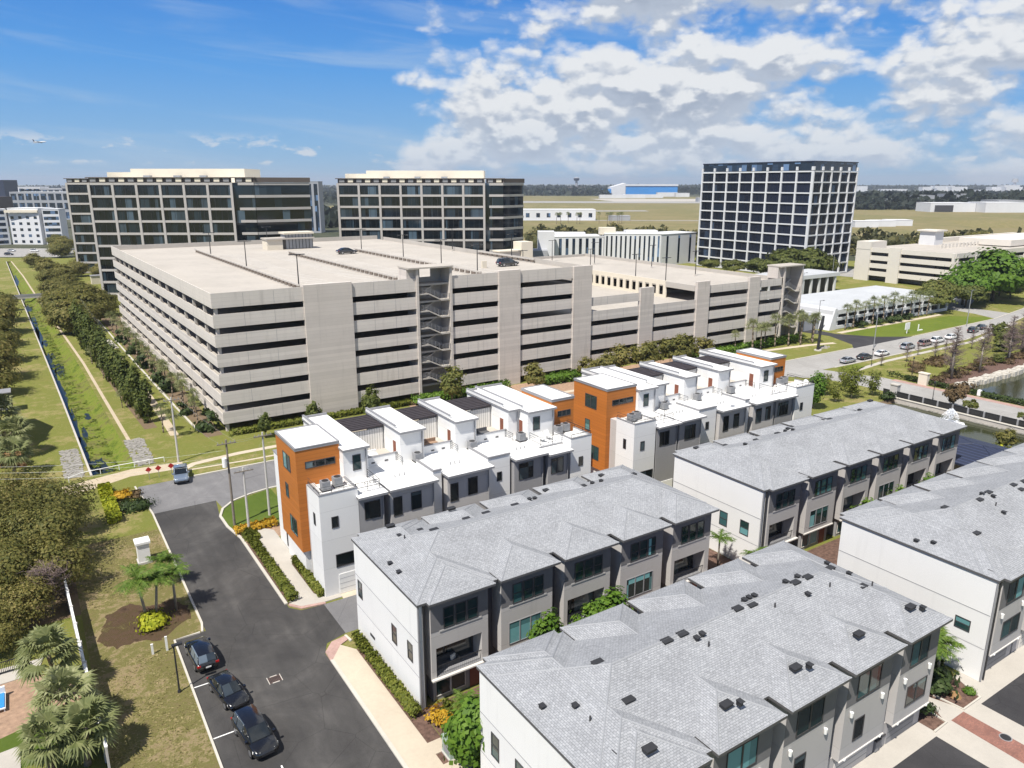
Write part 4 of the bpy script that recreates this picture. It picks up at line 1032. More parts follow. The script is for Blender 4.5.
def dish(lb, x, y, z):
    t = thing('satellite_dish', lb, 'satellite dish', (x, y, z), 'satellite dishes on the second block')
    b = MB(); n = 14; q = Vector((-.3, -.75, .55)).normalized().to_track_quat('Z', 'Y'); c = Vector((x, y, z + .7))
    V = [c - q @ Vector((0, 0, .12))] + [c + q @ Vector((math.cos(2 * math.pi * i / n) * .42, math.sin(2 * math.pi * i / n) * .42, 0)) for i in range(n)]
    b.add(V, [(0, 1 + i, 1 + (i + 1) % n) for i in range(n)], 'trim_white'); b.build('reflector', t)
    MB().tube((x, y, z), (x, y, z + .65), .03, .03, 'steel_gray', 6).build('mast', t)
dish('small white satellite dish above the low windows of the second block', 79.6, 66.4, LZ - .06)
dish('white satellite dish at the far corner of the second block', 96.4, 66.9, 10.5)

# pool pavilion with the blue metal roof
pv = thing('pavilion', 'low pavilion with a blue seamed metal roof between the pond and the rows', 'pavilion', (107, 47, 0))
b = MB(); hiproof(b, 101.2, 113.2, 40, 53.2, 3.9, .22, 'navy_seam', 'navy_metal', .25, 'navy_metal'); b.build('roof', pv)
MB().box(103, 111.5, 42, 51.5, 0, 3.6, 'stucco_gray').build('wall', pv)
for x, y in ((101.8, 52.6), (107, 52.6), (112.6, 52.6), (112.6, 46.5), (112.6, 40.6), (101.8, 40.6)): MB().box(x - .2, x + .2, y - .2, y + .2, 0, 3.66, 'stucco_white').build('column', pv)

# ================================================================== PARKING GARAGE
# measured on the plane y = 129.2; the real front face stands a little nearer, so every point slides along its sight line
GK = .966
def GX(p):
    u = p[0] - .022 * (p[1] - 129.2) if p[0] < 27.2 else p[0]      # the side face runs a little askew
    return (u * GK, p[1] * GK, 40 - (40 - p[2]) * GK)
def garage():
    T = thing('parking_garage', 'huge pale concrete parking garage with dark horizontal openings and an open roof deck', 'parking garage', (90, 170, 0))
    def mb(): return MB(GX)
    F = 129.2; Z0 = -1.42                     # = ground after the slide
    tops = [22.55, 19.2, 15.85, 12.5, 9.15, 5.9, 2.45]     # spandrel tops
    bots = [20.04, 16.72, 13.48, 10.06, 6.83, 3.38, .1]
    BK = 246
    # floor slabs and inner columns
    for i, (t, bt) in enumerate(zip(tops, bots)):
        s = mb(); x1 = 105 if i < 3 else 171.0
        z = bt + 1.3 if i else bt + 1.25
        s.boxm(26.0, x1, F + .4, BK - .3, z - .35, z, 'deck_side', 'deck')
        if i == 0:                             # stall lines painted on the roof
            for u in (46, 56, 66, 84):
                for k in range(30): s.box(u, u + 4.6, 136 + k * 2.7, 136.12 + k * 2.7, z + .008, z + .014, 'paint_white')
        s.build('roof_deck' if i == 0 else 'floor', T)
    s = mb(); s.boxm(105, 171.0, 171, 214, 14.2, 14.55, 'deck_side', 'deck'); s.boxm(139, 171.0, F + .4, 171, 14.2, 14.55, 'deck_side', 'deck'); s.build('roof_deck', T)
    s = mb(); s.box(26.5, 171, 146, 146.4, Z0, 12, 'deck_side'); s.box(26.5, 104.5, 146, 146.4, 12, 21, 'deck_side'); s.box(44, 44.4, 130, 244, Z0, 21, 'deck_side'); s.build('inner_wall', T)
    # front spandrels, in the bays between the piers
    bays = [(25.55, 40.84, 7), (49.72, 62.6, 7), (70.3, 81.1, 7), (86.3, 100.2, 7), (105.3, 119.9, 5), (124.1, 138.6, 4), (142.95, 157.7, 5), (161.9, 171.5, 5)]
    for (a, c, n) in bays:
        for i in range(7 - n, 7):
            t = tops[i]; bt = bots[i]
            if i == 7 - n and n < 7: t = 15.6 if n == 5 else 12.45
            m = mb(); m.box(a + .01, c - .01, F, F + .09, bt, t - (.2 if i else 0), 'garage_panel')
            for q in range(1, 3): m.box(a + (c - a) * q / 3 - .025, a + (c - a) * q / 3 + .025, F - .006, F, bt + .02, t - .24, 'trim_gray')
            m.build('spandrel', T)
    for (a, c, t) in ((40.84, 49.72, 22.85), (81.1, 86.3, 22.85), (100.2, 105.3, 22.6), (119.9, 124.1, 16.5), (138.6, 142.95, 16.6), (157.7, 161.9, 16.45)):
        m = mb(); m.box(a, c, F - .35, F + .5, Z0, t, 'garage_pier'); m.build('pier', T)
    # left (street-canal) face and the back
    for i in range(7):
        m = mb(); m.box(25.55, 25.66, F + .1, BK, bots[i], tops[i] - (0 if i == 0 else .55), 'garage_panel'); m.build('side_spandrel', T)
        m = mb(); m.box(26, 105, BK - .28, BK, bots[i], tops[i], 'deck_side'); m.build('back_spandrel', T)
    m = mb(); m.box(26.0, 26.5, F + .4, F + 1.1, Z0, 22, 'garage_pier')
    m.build('corner_column', T)
    for k in range(14):
        m = mb(); y = F + 7.5 + k * 8.2; m.box(25.9, 26.3, y, y + .7, Z0, 22, 'deck_side'); m.build('side_column', T)
    # right edge of the tall part and the sunken ramp court
    m = mb(); m.box(104.7, 105, F + .5, 240, 20.0, 22.4, 'deck_side'); m.box(104.7, 105, F + .5, 240, 14.6, 18.5, 'deck_side'); m.build('inner_parapet', T)
    m = mb(); m.boxm(105.05, 138.9, F + .4, 170.9, 10.75, 11.1, 'deck_side', 'deck'); m.build('ramp_deck', T)
    m = mb(); m.box(138.9, 139.2, 140, 170.9, 14.5, 15.7, 'cream'); m.box(138.9, 139.2, 140, 170.9, 11.1, 12.0, 'cream')
    for k in range(12): m.box(138.9, 139.2, 140 + k * 2.6, 141.1 + k * 2.6, 12.0, 14.5, 'cream')
    m.build('ramp_wall', T)
    m = mb(); m.box(138.6, 139.2, F + .6, 140, 14.2, 15.6, 'deck_side'); m.box(105, 139, 170.9, 171.2, 11.1, 15.6, 'deck_side'); m.build('ramp_parapet', T)
    m = mb(); m.box(171.0, 171.4, F, 214, 13.1, 15.5, 'deck_side'); m.box(171.0, 171.4, F, 214, Z0, 9.0, 'deck_side'); m.box(105, 171, 213.6, 214, 13.1, 15.4, 'deck_side'); m.build('back_spandrel', T)
    # slotted barriers on the deck
    for (u, v0, v1) in ((41.8, 134, 226), (61.6, 135.4, 205), (79.9, 134, 204), (104.3, 150, 177)):
        m = mb(); zb = 21.3
        m.box(u - .12, u + .12, v0, v1, zb + .75, zb + 1.05, 'concrete'); m.box(u - .12, u + .12, v0, v1, zb, zb + .18, 'concrete')
        k = int((v1 - v0) / 2.4)
        for i in range(k): m.box(u - .14, u + .14, v0 + i * 2.4, v0 + i * 2.4 + 1.5, zb + .18, zb + .75, 'rail_brown')
        m.build('barrier', T)
    for (u, v0, v1) in ((112, 171.3, 184),):
        m = mb(); m.box(u - .12, u + 18, v0, v0 + .2, 14.55, 15.5, 'concrete'); m.build('barrier', T)
    # open stair towers on the front
    def stair(a, c, t, flights, z0):
        m = mb(); m.box(a, a + .5, F - .3, F + 4, Z0, t - .3, 'garage_pier'); m.build('stair_wall', T)
        m = mb(); m.box(c - .5, c, F - .3, F + 4, Z0, t - .3, 'garage_pier'); m.build('stair_wall', T)
        m = mb(); m.box(a + .5, c - .5, F + 3.6, F + 4, Z0, t - 2.4, 'deck_side'); m.box(a + .5, a + 2.6, F + 3.6, F + 4, t - 2.4, t - .3, 'deck_side'); m.box(c - 2.6, c - .5, F + 3.6, F + 4, t - 2.4, t - .3, 'deck_side'); m.build('stair_back', T)
        m = mb(); m.box(a - 1.7, c + .15, F - .6, F + 4.3, t - .3, t, 'deck'); m.build('stair_roof', T)
        m = mb(); m.box(a - 1.6, a, F + .6, F + 4, t - 3.4, t - .3, 'garage_pier'); m.build('stair_head', T)
        for i in range(flights):
            z = z0 + i * 3.34
            xm0 = a + (c - a) * .34; xm1 = a + (c - a) * .70
            f = mb()
            f.box(a + .5, xm0, F - .15, F + 3.6, z + 1.4, z + 1.65, 'concrete'); f.box(xm1, c - .5, F - .15, F + 3.6, z, z + .25, 'concrete')
            f.add([(xm0, F - .15, z + 1.4), (xm1, F - .15, z), (xm1, F + 1.6, z), (xm0, F + 1.6, z + 1.4), (xm0, F - .15, z + 1.65), (xm1, F - .15, z + .25), (xm1, F + 1.6, z + .25), (xm0, F + 1.6, z + 1.65)],
                  [(0, 3, 2, 1), (4, 5, 6, 7), (0, 1, 5, 4), (1, 2, 6, 5), (2, 3, 7, 6), (3, 0, 4, 7)], 'concrete')
            f.add([(xm0, F + 1.8, z + 1.65), (xm1, F + 1.8, z + 3.1), (xm1, F + 3.4, z + 3.1), (xm0, F + 3.4, z + 1.65), (xm0, F + 1.8, z + 1.9), (xm1, F + 1.8, z + 3.35), (xm1, F + 3.4, z + 3.35), (xm0, F + 3.4, z + 1.9)],
                  [(0, 3, 2, 1), (4, 5, 6, 7), (0, 1, 5, 4), (1, 2, 6, 5), (2, 3, 7, 6), (3, 0, 4, 7)], 'concrete')
            f.build('stair_flight', T)
            r = mb()
            for h in (.35, .6, .85, 1.1):
                r.box(a + .5, xm0, F - .14, F - .08, z + 1.65 + h - .05, z + 1.65 + h, 'trim_gray'); r.box(xm1, c - .5, F - .14, F - .08, z + .25 + h - .05, z + .25 + h, 'trim_gray')
                r.add([(xm0, F - .14, z + 1.6 + h), (xm1, F - .14, z + .2 + h), (xm1, F - .14, z + .25 + h), (xm0, F - .14, z + 1.65 + h)], [(0, 1, 2, 3)], 'trim_gray')
            for k in range(9):
                x = a + .6 + k * (c - a - 1.2) / 8; zz = z + 1.65 if x < xm0 else (z + .25 if x > xm1 else z + 1.65 - 1.4 * (x - xm0) / (xm1 - xm0))
                r.box(x - .03, x + .03, F - .14, F - .08, zz, zz + 1.1, 'trim_gray')
            r.build('stair_railing', T)
    stair(62.6, 70.3, 24.6, 6, 1.2)
    stair(171.5, 179.5, 18.6, 4, 1.2)
    # roof-top lobbies
    m = mb(); m.box(60.5, 65, 221, 226, 21.3, 24.2, 'cream'); m.box(60.2, 74.4, 220.6, 226.4, 24.2, 24.6, 'deck'); m.build('lobby', T)
    m = mb(); m.box(66, 74, 221.6, 226, 21.4, 25.6, 'steel_gray'); m.box(65.6, 74.4, 221, 226.6, 25.6, 26.1, 'cream')
    for k in range(9): m.box(66 + k, 66.12 + k, 221.5, 221.6, 21.4, 25.6, 'trim_dark')
    m.build('lobby_glazing', T)
    m = mb(); m.box(139, 143.5, 207, 212, 14.5, 21.3, 'cream'); m.box(131, 138.9, 207.5, 211, 14.5, 18.4, 'deck_side'); m.box(130.5, 139.4, 207, 211.4, 18.4, 18.8, 'cream'); m.box(125, 130, 207.4, 211, 14.5, 17.6, 'cream'); m.build('lobby', T)
    m = mb(); m.box(88, 89.2, 147, 147.5, 21.3, 22.9, 'cream'); m.build('roof_vent', T); m = mb(); m.box(105.4, 107, 171.4, 175, 14.5, 16.6, 'cream'); m.build('roof_vent', T)
    return T
garage()
GD = 40 - (40 - 21.3) * GK
def lamp_post(label, x, y, z, h, group, arm=.9, two=True, cat='lamp post', m='steel_dark'):
    t = thing('lamp_post', label, cat, (x, y, z), group)
    MB().tube((x, y, z), (x, y, z + h), .12, .08, m, 8).build('pole', t)
    MB().tube((x, y, z), (x, y, z + .5), .26, .24, 'concrete', 10).build('base', t)
    for s in ((-1, 1) if two else (1,)):
        b = MB(); b.box(x + s * .1, x + s * (arm + .5), y - .17, y + .17, z + h - .12, z + h, m); o = b.build('lamp_head', t)
        MB().box(x + s * (arm - .1), x + s * (arm + .4), y - .12, y + .12, z + h - .15, z + h - .121, 'lamp_glass').build('lens', o)
    return t
gl = 'lamp posts on the garage roof'
for i, (u, v) in enumerate(((42.0, 206.6), (42.2, 172), (41.9, 134.6), (62.0, 226), (80.2, 199), (80.2, 172), (80.2, 152), (80.2, 136), (104.4, 160), (103.9, 190))):
    p = GX((u, v, 21.3)); lamp_post(f'dark lamp post on the tall garage deck, {ORD[i]} of those along its slotted barriers', p[0], p[1], p[2], 6.2, gl)
for i, (u, v) in enumerate(((120, 178), (139.3, 171.5), (139.2, 152), (139.2, 140.6), (156, 190), (164, 172), (160, 150), (150, 205))):
    p = GX((u, v, 14.55)); lamp_post(f'dark lamp post on the lower garage deck, {ORD[i]} of those near the ramp court', p[0], p[1], p[2], 6.8, gl)

# ================================================================== OFFICES
def grid_facade(T, A, B, z0, floors, fh, nb, gm, cm, col=.9, sp=1.35, band='floor_band', proud=.35, ends=True):
    """glass wall from A to B (plan points) with spandrel bands per floor and columns per bay, each a part"""
    A = Vector(A); B = Vector(B); ax = (B - A).normalized(); L = (B - A).length; nrm = Vector((ax.y, -ax.x))
    c = (A + B) / 2
    g = MB(); g.obox(c - nrm * .5, ax, nrm, L / 2, .5, z0, z0 + floors * fh, gm); G = g.build('glass_wall', T)
    mu = MB()
    k = nb * 4
    for i in range(1, k): mu.obox(A + ax * L * i / k + nrm * .03, ax, nrm, .05, .03, z0, z0 + floors * fh, 'steel_dark')
    mu.build('mullions', G)
    for f in range(floors + 1):
        b = MB(); z = z0 + f * fh; b.obox(c + nrm * proud * .4, ax, nrm, L / 2, proud * .6, z - sp * .5, z + sp * .5, cm); b.build(band, T)
    if nb:
        for i in range(nb + 1):
            if not ends and i in (0, nb): continue
            b = MB(); b.obox(A + ax * L * i / nb + nrm * (proud * .5 + .05), ax, nrm, col / 2, proud * .65, z0 - sp * .48, z0 + floors * fh + sp * .48, cm); b.build('column', T)
def office(label, d, latL, latR, latG, top, extra):
    c = LD((latL + latR) / 2, d + 12)
    T = thing('office_building', label, 'office building', (c[0], c[1], 0), 'glass and stone office blocks')
    fl = 9; fh = top / fl - .12; z0 = 0.6
    n = max(1, round((latR - latL) / 8.7))
    grid_facade(T, LD(latL, d), LD(latR, d), z0, fl, fh, n, 'glass_office', 'precast', sp=.8, col=.85)
    # glazed corner, stepping back
    grid_facade(T, LD(latR + .2, d + 1.2), LD(latR + 7.5, d + 1.6), z0, fl, fh, 0, 'glass_office', 'precast', sp=.9, proud=.25)
    grid_facade(T, LD(latR + 7.6, d + 1.7), LD(latG, d + 12), z0, fl, fh, 0, 'glass_office', 'precast', sp=.9, proud=.25)
    if extra:
        grid_facade(T, LD(extra[0], d + extra[2]), LD(extra[1], d + extra[2]), z0, fl, fh, 5, 'glass_office', 'precast', sp=.8, col=.85)
    x0 = extra[0] if extra else latL
    zt = z0 + fl * fh
    b = MB()
    poly = [LD(latL + .3, d + .6), LD(latR, d + .6), LD(latR + 7, d + 2.2), LD(latG - .4, d + 13), LD(latG - (12 if latG < 0 else .4), d + 50), LD(latL + 8, d + 50)]
    b.prism(poly, 0, zt + .4, 'glass_office', 'membrane')
    if extra: b.prism([LD(extra[0] + .4, d + extra[2] + .7), LD(extra[1], d + extra[2] + .7), LD(extra[1], d + extra[2] + 40), LD(extra[0] + .4, d + extra[2] + 40)], 0, zt + .4, 'gray_far', 'membrane')
    b.build('core', T)
    # dark crown of louvres above the cornice
    b = MB()
    def crown(a, c_, dd):
        k = int((c_ - a) / 3.2)
        for i in range(k):
            q = a + (c_ - a) * (i + .5) / k
            p = LD(q, dd); b.obox(p, RT, FH, 1.0, .2, zt + .7, zt + 2.0, 'cream' if i % 2 else 'trim_gray')
        p = LD((a + c_) / 2, dd); b.obox(p, RT, FH, (c_ - a) / 2 + .8, .5, zt + 2.0, zt + 2.3, 'brown_far')
        b.obox(LD((a + c_) / 2, dd + .4), RT, FH, (c_ - a) / 2, .1, zt + .4, zt + 2.0, 'brown_far')
    crown(latL, latR, d); crown(latR + .8, latR + 7.5, d + 1.4)
    if extra: crown(extra[0], extra[1], d + extra[2])
    A = Vector(LD(latR + 7.6, d + 1.7)); B_ = Vector(LD(latG, d + 12)); ax = (B_ - A).normalized()
    b.obox((A + B_) / 2, ax, (ax.y, -ax.x), (B_ - A).length / 2 + .3, .4, zt + .5, zt + 2.2, 'brown_far')
    b.build('roof_crown', T)
    p = MB(); p.obox(LD((latL + latR) / 2 + 4, d + 24), RT, FH, (latR - latL) * .42, 9, zt + .4, zt + 5.4, 'cream')
    p.obox(LD((latL + latR) / 2 - 14, d + 26), RT, FH, (latR - latL) * .27, 8, zt + .4, zt + 4.2, 'cream'); p.build('penthouse', T)
    for q in (.3, .52, .71): m = MB(); m.obox(LD(latL + (latR - latL) * q, d + 13), RT, FH, 1.2, 1.0, zt + .4, zt + 3.0, 'steel_gray'); m.build('roof_vent', T)
    return T
office('leftmost glass and stone office block with a stepped left wing and cream penthouse', 275, -150, -99.5, -75, 40.2, (-198, -149, 70))
office('nine storey glass and stone office block standing behind the middle of the parking garage', 305, -68.5, -11, 4.6, 40.0, None)

def tower():
    A = Vector(LD(93, 379)); B = Vector(LD(126, 326)); C = Vector(LD(154, 348))
    c = (A + C) / 2
    T = thing('office_tower', 'tall dark glass office tower with a white grid of piers and a blue glass top', 'office tower', (c.x, c.y, 0))
    D = A + (C - B)
    n = 10; fh = 4.42; z0 = .5; zt = z0 + n * fh
    b = MB(); b.prism([tuple(A), tuple(B), tuple(C), tuple(D)], 0, zt, 'navy_metal'); b.build('core', T)
    grid_facade(T, A, B, z0, n, fh, 8, 'glass_blue', 'white_far', col=.75, sp=.55, proud=.45)
    grid_facade(T, B, C, z0, n, fh, 5, 'glass_blue', 'white_far', col=.75, sp=.55, proud=.45)
    ctr = (A + B + C + D) / 4
    P = [ctr + (q - ctr) * 1.0 for q in (A, B, C, D)]
    b = MB(); b.prism([tuple(q) for q in P], zt + .5, zt + 3.9, 'glass_blue'); b.build('glass_crown', T)
    b = MB(); b.prism([tuple(ctr + (q - ctr) * 1.01) for q in (A, B, C, D)], zt + 3.9, zt + 4.3, 'navy_metal'); b.build('roof_cap', T)
    for (p, q, k) in ((A, B, 8), (B, C, 5)):
        ax = (q - p).normalized(); nr = Vector((ax.y, -ax.x))
        for i in range(k + 1):
            m = MB(); m.obox(p + (q - p) * i / k + nr * .3, ax, nr, .45, .35, zt + .48, zt + 2.0, 'white_far'); m.build('pier_tip', T)
tower()

def slabwin(T, A, B, z0, z1, rows, cols, wm, gmat, frac=(.5, .55), depth=12, roofm='white_far', name='wing', vertical=False):
    """wall with recess-free window openings set as separate parts"""
    A = Vector(A); B = Vector(B); ax = (B - A).normalized(); L = (B - A).length; nr = Vector((ax.y, -ax.x))
    b = MB(); b.obox((A + B) / 2 - nr * depth / 2, ax, nr, L / 2, depth / 2, z0, z1, wm); W_ = b.build(name, T)
    r = MB(); r.obox((A + B) / 2 - nr * depth / 2, ax, nr, L / 2 + .15, depth / 2 + .15, z1 + .003, z1 + .35, roofm); r.build('roof', T)
    H = z1 - z0
    out = []
    for i in range(cols):
        for j in range(rows):
            cx = A + ax * L * (i + .5) / cols; w = L / cols * frac[0] / 2; h = H / rows
            zc = z0 + (j + .5) * h
            m = MB(); m.obox(cx + nr * .03, ax, nr, w, .035, zc - h * frac[1] / 2, zc + h * frac[1] / 2, gmat); m.build('window', T)
    return W_
def hotel():
    c = LD(60, 385)
    T = thing('hotel', 'long low white hotel with tall narrow windows beyond the garage roof', 'hotel', (c[0], c[1], 0))
    slabwin(T, LD(19, 378), LD(46, 382), 0, 14.0, 1, 8, 'white_far', 'glass_blue', (.42, .9), 16)
    slabwin(T, LD(46.1, 379), LD(74, 378), 0, 15.4, 1, 12, 'white_far', 'glass_blue', (.36, .9), 16)
    slabwin(T, LD(74.3, 378.2), LD(95, 394), 0, 15.2, 1, 3, 'white_far', 'glass_blue', (.16, .9), 14)
    m = MB(); m.obox(LD(16.5, 372), RT, FH, 4, 4, 0, 17.4, 'white_far'); m.build('stair_block', T)
    m = MB(); m.obox(LD(48, 386), RT, FH, 4, 3, 15, 18.4, 'cream'); m.obox(LD(28, 388), RT, FH, 9, 4, 14, 15.8, 'white_far'); m.obox(LD(65, 386), RT, FH, 8, 4, 15.4, 17, 'white_far'); m.build('roof_block', T)
    m = MB(); m.obox(LD(8, 366), RT, FH, 9, 6, 0, 9, 'gray_far'); m.build('annex', T)
hotel()

def second_garage():
    T = thing('parking_garage', 'smaller cream parking garage on the right behind the bright green tree', 'parking garage', (350, 170, 0))
    tops = [13.9, 10.6, 7.4, 4.2]; bots = [12.0, 8.7, 5.5, 2.3]
    for t, b_ in zip(tops, bots):
        m = MB(); m.box(301, 301.4, 150, 189, b_, t, 'garage_cream'); m.build('spandrel', T)
        m = MB(); m.box(301, 440, 149.6, 149.99, b_, t, 'garage_cream'); m.build('spandrel', T)
        m = MB(); m.boxm(301.5, 440, 150, 192, b_ + .7, b_ + 1.0, 'deck_side', 'deck'); m.build('floor', T)
    for y0, y1, z in ((171.5, 176.5, 14.4), (184.5, 191, 15.9), (150, 151, 13.8)): MB().box(300.5, 301.45, y0, y1, 0, z, 'garage_cream').build('pier', T)
    MB().box(300.4, 312, 184.6, 191, 13, 16.2, 'garage_cream').build('stair_head', T)
    m = MB(); m.box(307, 440, 160, 160.4, 0, 12.5, 'deck_side'); m.box(307, 307.4, 160, 192, 0, 12.5, 'deck_side'); m.build('inner_wall', T)
    m = MB(); m.box(350, 440, 190, 192, 12.5, 15, 'garage_cream'); m.box(362, 440, 158, 180, 13.4, 16.0, 'garage_cream'); m.build('upper_deck', T)
    m = MB(); m.box(345, 352, 182, 189, 13, 19, 'white_far'); m.box(344, 353, 181, 190, 19, 19.6, 'garage_cream'); m.build('lobby', T)
    for i in range(10): MB().box(302 + i * 13.5, 302.7 + i * 13.5, 149.4, 149.99, 0, 12.5, 'garage_cream').build('pier', T)
    m = MB()
    for i in range(12): m.box(330 + i * 3, 331.6 + i * 3, 171, 171.3, 13.0, 14.8, 'garage_cream')
    m.build('ramp_rail', T)
second_garage()
def annex():
    T = thing('parking_deck', 'low white two level parking deck with slanted ends behind the roadside palms', 'parking deck', (220, 140, 0))
    m = MB(); m.boxm(189, 250, 125, 150, 4.2, 5.4, 'white_far', 'roof_white_far'); m.build('upper_roof', T)
    m = MB(); m.add([(187.5, 124.6, 0), (190.5, 124.6, 0), (190.5, 124.6, 6), (189.6, 124.6, 6), (187.5, 150, 0), (190.5, 150, 0), (190.5, 150, 6), (189.6, 150, 6)],
                    [(0, 1, 2, 3), (4, 7, 6, 5), (0, 4, 5, 1), (1, 5, 6, 2), (2, 6, 7, 3), (3, 7, 4, 0)], 'white_far'); m.build('end_wall', T)
    for z0, z1 in ((0.1, 1.0), (2.5, 3.3)):
        m = MB(); m.box(190.5, 250, 124.7, 125, z0, z1, 'white_far'); m.build('spandrel', T)
    for i in range(13): MB().box(191 + i * 4.9, 191.6 + i * 4.9, 124.9, 125.4, 0, 4.2, 'white_far').build('column', T)
    m = MB(); m.box(190.5, 250, 128, 128.3, 0, 4.2, 'trim_dark'); m.build('inner_wall', T)
    m = MB(); m.boxm(196, 262, 172, 186, 5.8, 7.2, 'white_far', 'roof_white_far'); m.build('rear_roof', T)
    m = MB(); m.box(197, 261, 174, 174.4, 0, 5.8, 'trim_dark'); m.build('rear_wall', T)
    for i in range(14): MB().box(197 + i * 4.8, 197.8 + i * 4.8, 172.2, 172.9, 0, 5.8, 'white_far').build('column', T)
    m = MB(); m.box(180, 187.4, 128, 140, 0, 4.4, 'gray_far'); m.build('side_room', T)
annex()

# ------------------------------------------------------------------ far buildings
def far_box(name, label, cat, lat, d, w, dep, h, m='white_far', roof=None, rows=0, cols=0, gm='glass_blue', group=None, rot=0., frac=(.55, .5)):
    c = LD(lat, d)
    T = thing(name, label, cat, (c[0], c[1], 0), group)
    ax = RT * math.cos(rot) + FH * math.sin(rot); nr = Vector((ax.y, -ax.x))
    A = Vector(c) - ax * w / 2 + nr * dep / 2; B = Vector(c) + ax * w / 2 + nr * dep / 2
    slabwin(T, A, B, 0, h, rows, cols, m, gm, frac, dep, roof or m, 'wall')
    return T
fb = 'far buildings'
t = far_box('hotel', 'small white hotel with square windows left of the stone and glass office', 'hotel', -325, 520, 22, 16, 23.6, 'white_far', rows=6, cols=4, frac=(.4, .45), rot=-.1)
slabwin(t, LD(-350, 502), LD(-337, 512), 0, 23, 6, 1, 'white_far', 'glass_blue', (.85, .55), 12, name='balcony_wing')
m = MB(); m.obox(LD(-326, 511), RT, FH, 11, 1, 21, 22.6, 'cream'); m.build('cornice', t)
slabwin(t, LD(-313, 512), LD(-303, 514), 0, 23, 6, 1, 'white_far', 'glass_blue', (.9, .55), 12, name='balcony_wing')
t = far_box('apartment_building', 'pale grey apartment block with dark window strips at the far left', 'apartments', -575, 1000, 92, 30, 33, 'gray_far', 'white_far', rows=3, cols=12, frac=(.7, .7))
slabwin(t, LD(-628, 985), LD(-600, 985), 0, 35, 1, 3, 'white_far', 'glass_blue', (.7, .9), 20, name='tower_wing')
slabwin(t, LD(-572, 984), LD(-560, 984), 0, 35, 1, 2, 'gray_far', 'glass_blue', (.7, .9), 20, name='tower_wing')
t = far_box('apartment_building', 'white roofed apartment block with dark strips beside the left office', 'apartments', -520, 880, 84, 30, 30, 'gray_far', 'white_far', rows=3, cols=10, frac=(.75, .7))
far_box('office_building', 'low dark blue building on the horizon at the far left edge', 'office building', -960, 1440, 60, 40, 45, 'navy_metal')
far_box('office_building', 'dark flat topped building on the horizon behind the pale apartments', 'office building', -900, 1800, 220, 40, 44, 'brown_far')
far_box('apartment_building', 'brown building at the left edge behind the palms', 'apartments', -495, 735, 26, 20, 27, 'brown_far', rows=5, cols=3)
far_box('office_building', 'slim white striped building between the two stone office blocks', 'office building', -168, 640, 20, 14, 41, 'gray_far', rows=1, cols=4, frac=(.6, .92))
far_box('warehouse', 'long low white warehouse beside the middle office block', 'warehouse', 46, 860, 92, 30, 11.5, 'white_far', rows=1, cols=8, frac=(.35, .4))
far_box('warehouse', 'low grey blue shed right of the long white warehouse', 'warehouse', 118, 845, 22, 16, 5.2, 'gray_far')
h = thing('hangar', 'big blue airport hangar with a white slanted end', 'hangar', (*LD(455, 2650), 0))
m = MB(); m.obox(LD(475, 2680), RT, FH, 88, 45, 0, 30, 'blue_metal'); m.build('hall', h)
m = MB(); m.obox(LD(475, 2680), RT, FH, 90, 47, 30.1, 36, 'white_far'); m.build('roof', h)
a = LD(375, 2630); c = LD(386, 2630)
m = MB(); p0 = Vector(LD(335, 2634)); p1 = Vector(LD(386, 2634)); q0 = p0 + FH * 80; q1 = p1 + FH * 80
m.add([(*p0, 0), (*p1, 0), (*p1, 40), (*p0, 26), (*q0, 0), (*q1, 0), (*q1, 40), (*q0, 26)], [(0, 1, 2, 3), (4, 7, 6, 5), (0, 3, 7, 4), (1, 5, 6, 2), (3, 2, 6, 7)], 'white_far'); m.build('end_wall', h)
m = MB(); m.obox(LD(322, 2640), RT, FH, 13, 25, 0, 20, 'blue_metal'); m.build('side_hall', h)
for i, (lat, d, w, hh, lb) in enumerate(((270, 2080, 70, 9, 'white apron building left of the hangar forecourt'), (330, 2100, 60, 10, 'white apron building in front of the blue hangar'), (390, 2150, 56, 9, 'white apron building below the right half of the hangar'),
    (470, 2350, 60, 12, 'white service shed right of the blue hangar'), (430, 1700, 46, 9, 'low grey apron shed nearest to the runway'), (505, 2300, 40, 11, 'second white service shed near the tower edge'))):
    far_box('airport_shed', lb, 'shed', lat, d, w, 26, hh, 'white_far' if i != 4 else 'gray_far', group=fb)
ct = thing('control_tower', 'dark airport control tower rising over the far tree line', 'control tower', (*LD(278, 3350), 0))
p = LD(278, 3350)
MB().tube((*p, 0), (*p, 50), 6, 5, 'gray_far', 12).build('shaft', ct); MB().tube((*p, 50), (*p, 60), 11, 13, 'navy_metal', 12).build('cab', ct); MB().tube((*p, 60), (*p, 63), 13, 10, 'gray_far', 12).build('roof', ct)
m = MB(); m.obox(LD(278, 3345), RT, FH, 36, 20, 0, 24, 'brown_far'); m.build('base_block', ct)
t = far_box('hangar', 'white hangar with a dark open door beyond the dry field on the right', 'hangar', 627, 1115, 64, 40, 12.5, 'white_far')
m = MB(); A = Vector(LD(614, 1094.4)); m.obox(A, RT, FH, 13, .5, .5, 9.5, 'trim_dark'); m.build('hangar_door', t)
far_box('hangar', 'plain white hangar at the right end of the field', 'hangar', 688, 1095, 56, 44, 13.5, 'white_far')
far_box('hangar', 'white hangar end behind the plain one, nearest to the dark trees', 'hangar', 738, 1160, 40, 44, 15, 'gray_far')
for i, (lat, d, w, hh) in enumerate(((655, 1240, 30, 21), (745, 1300, 44, 22))):
    far_box('warehouse', ('pale gabled building behind the hangar with the open door', 'pale gabled building behind the last hangar')[i], 'warehouse', lat, d, w, 30, hh, 'gray_far')
far_box('warehouse', 'pale grey hall half hidden behind the right edge of the tall tower', 'warehouse', 625, 1300, 44, 30, 14, 'gray_far')
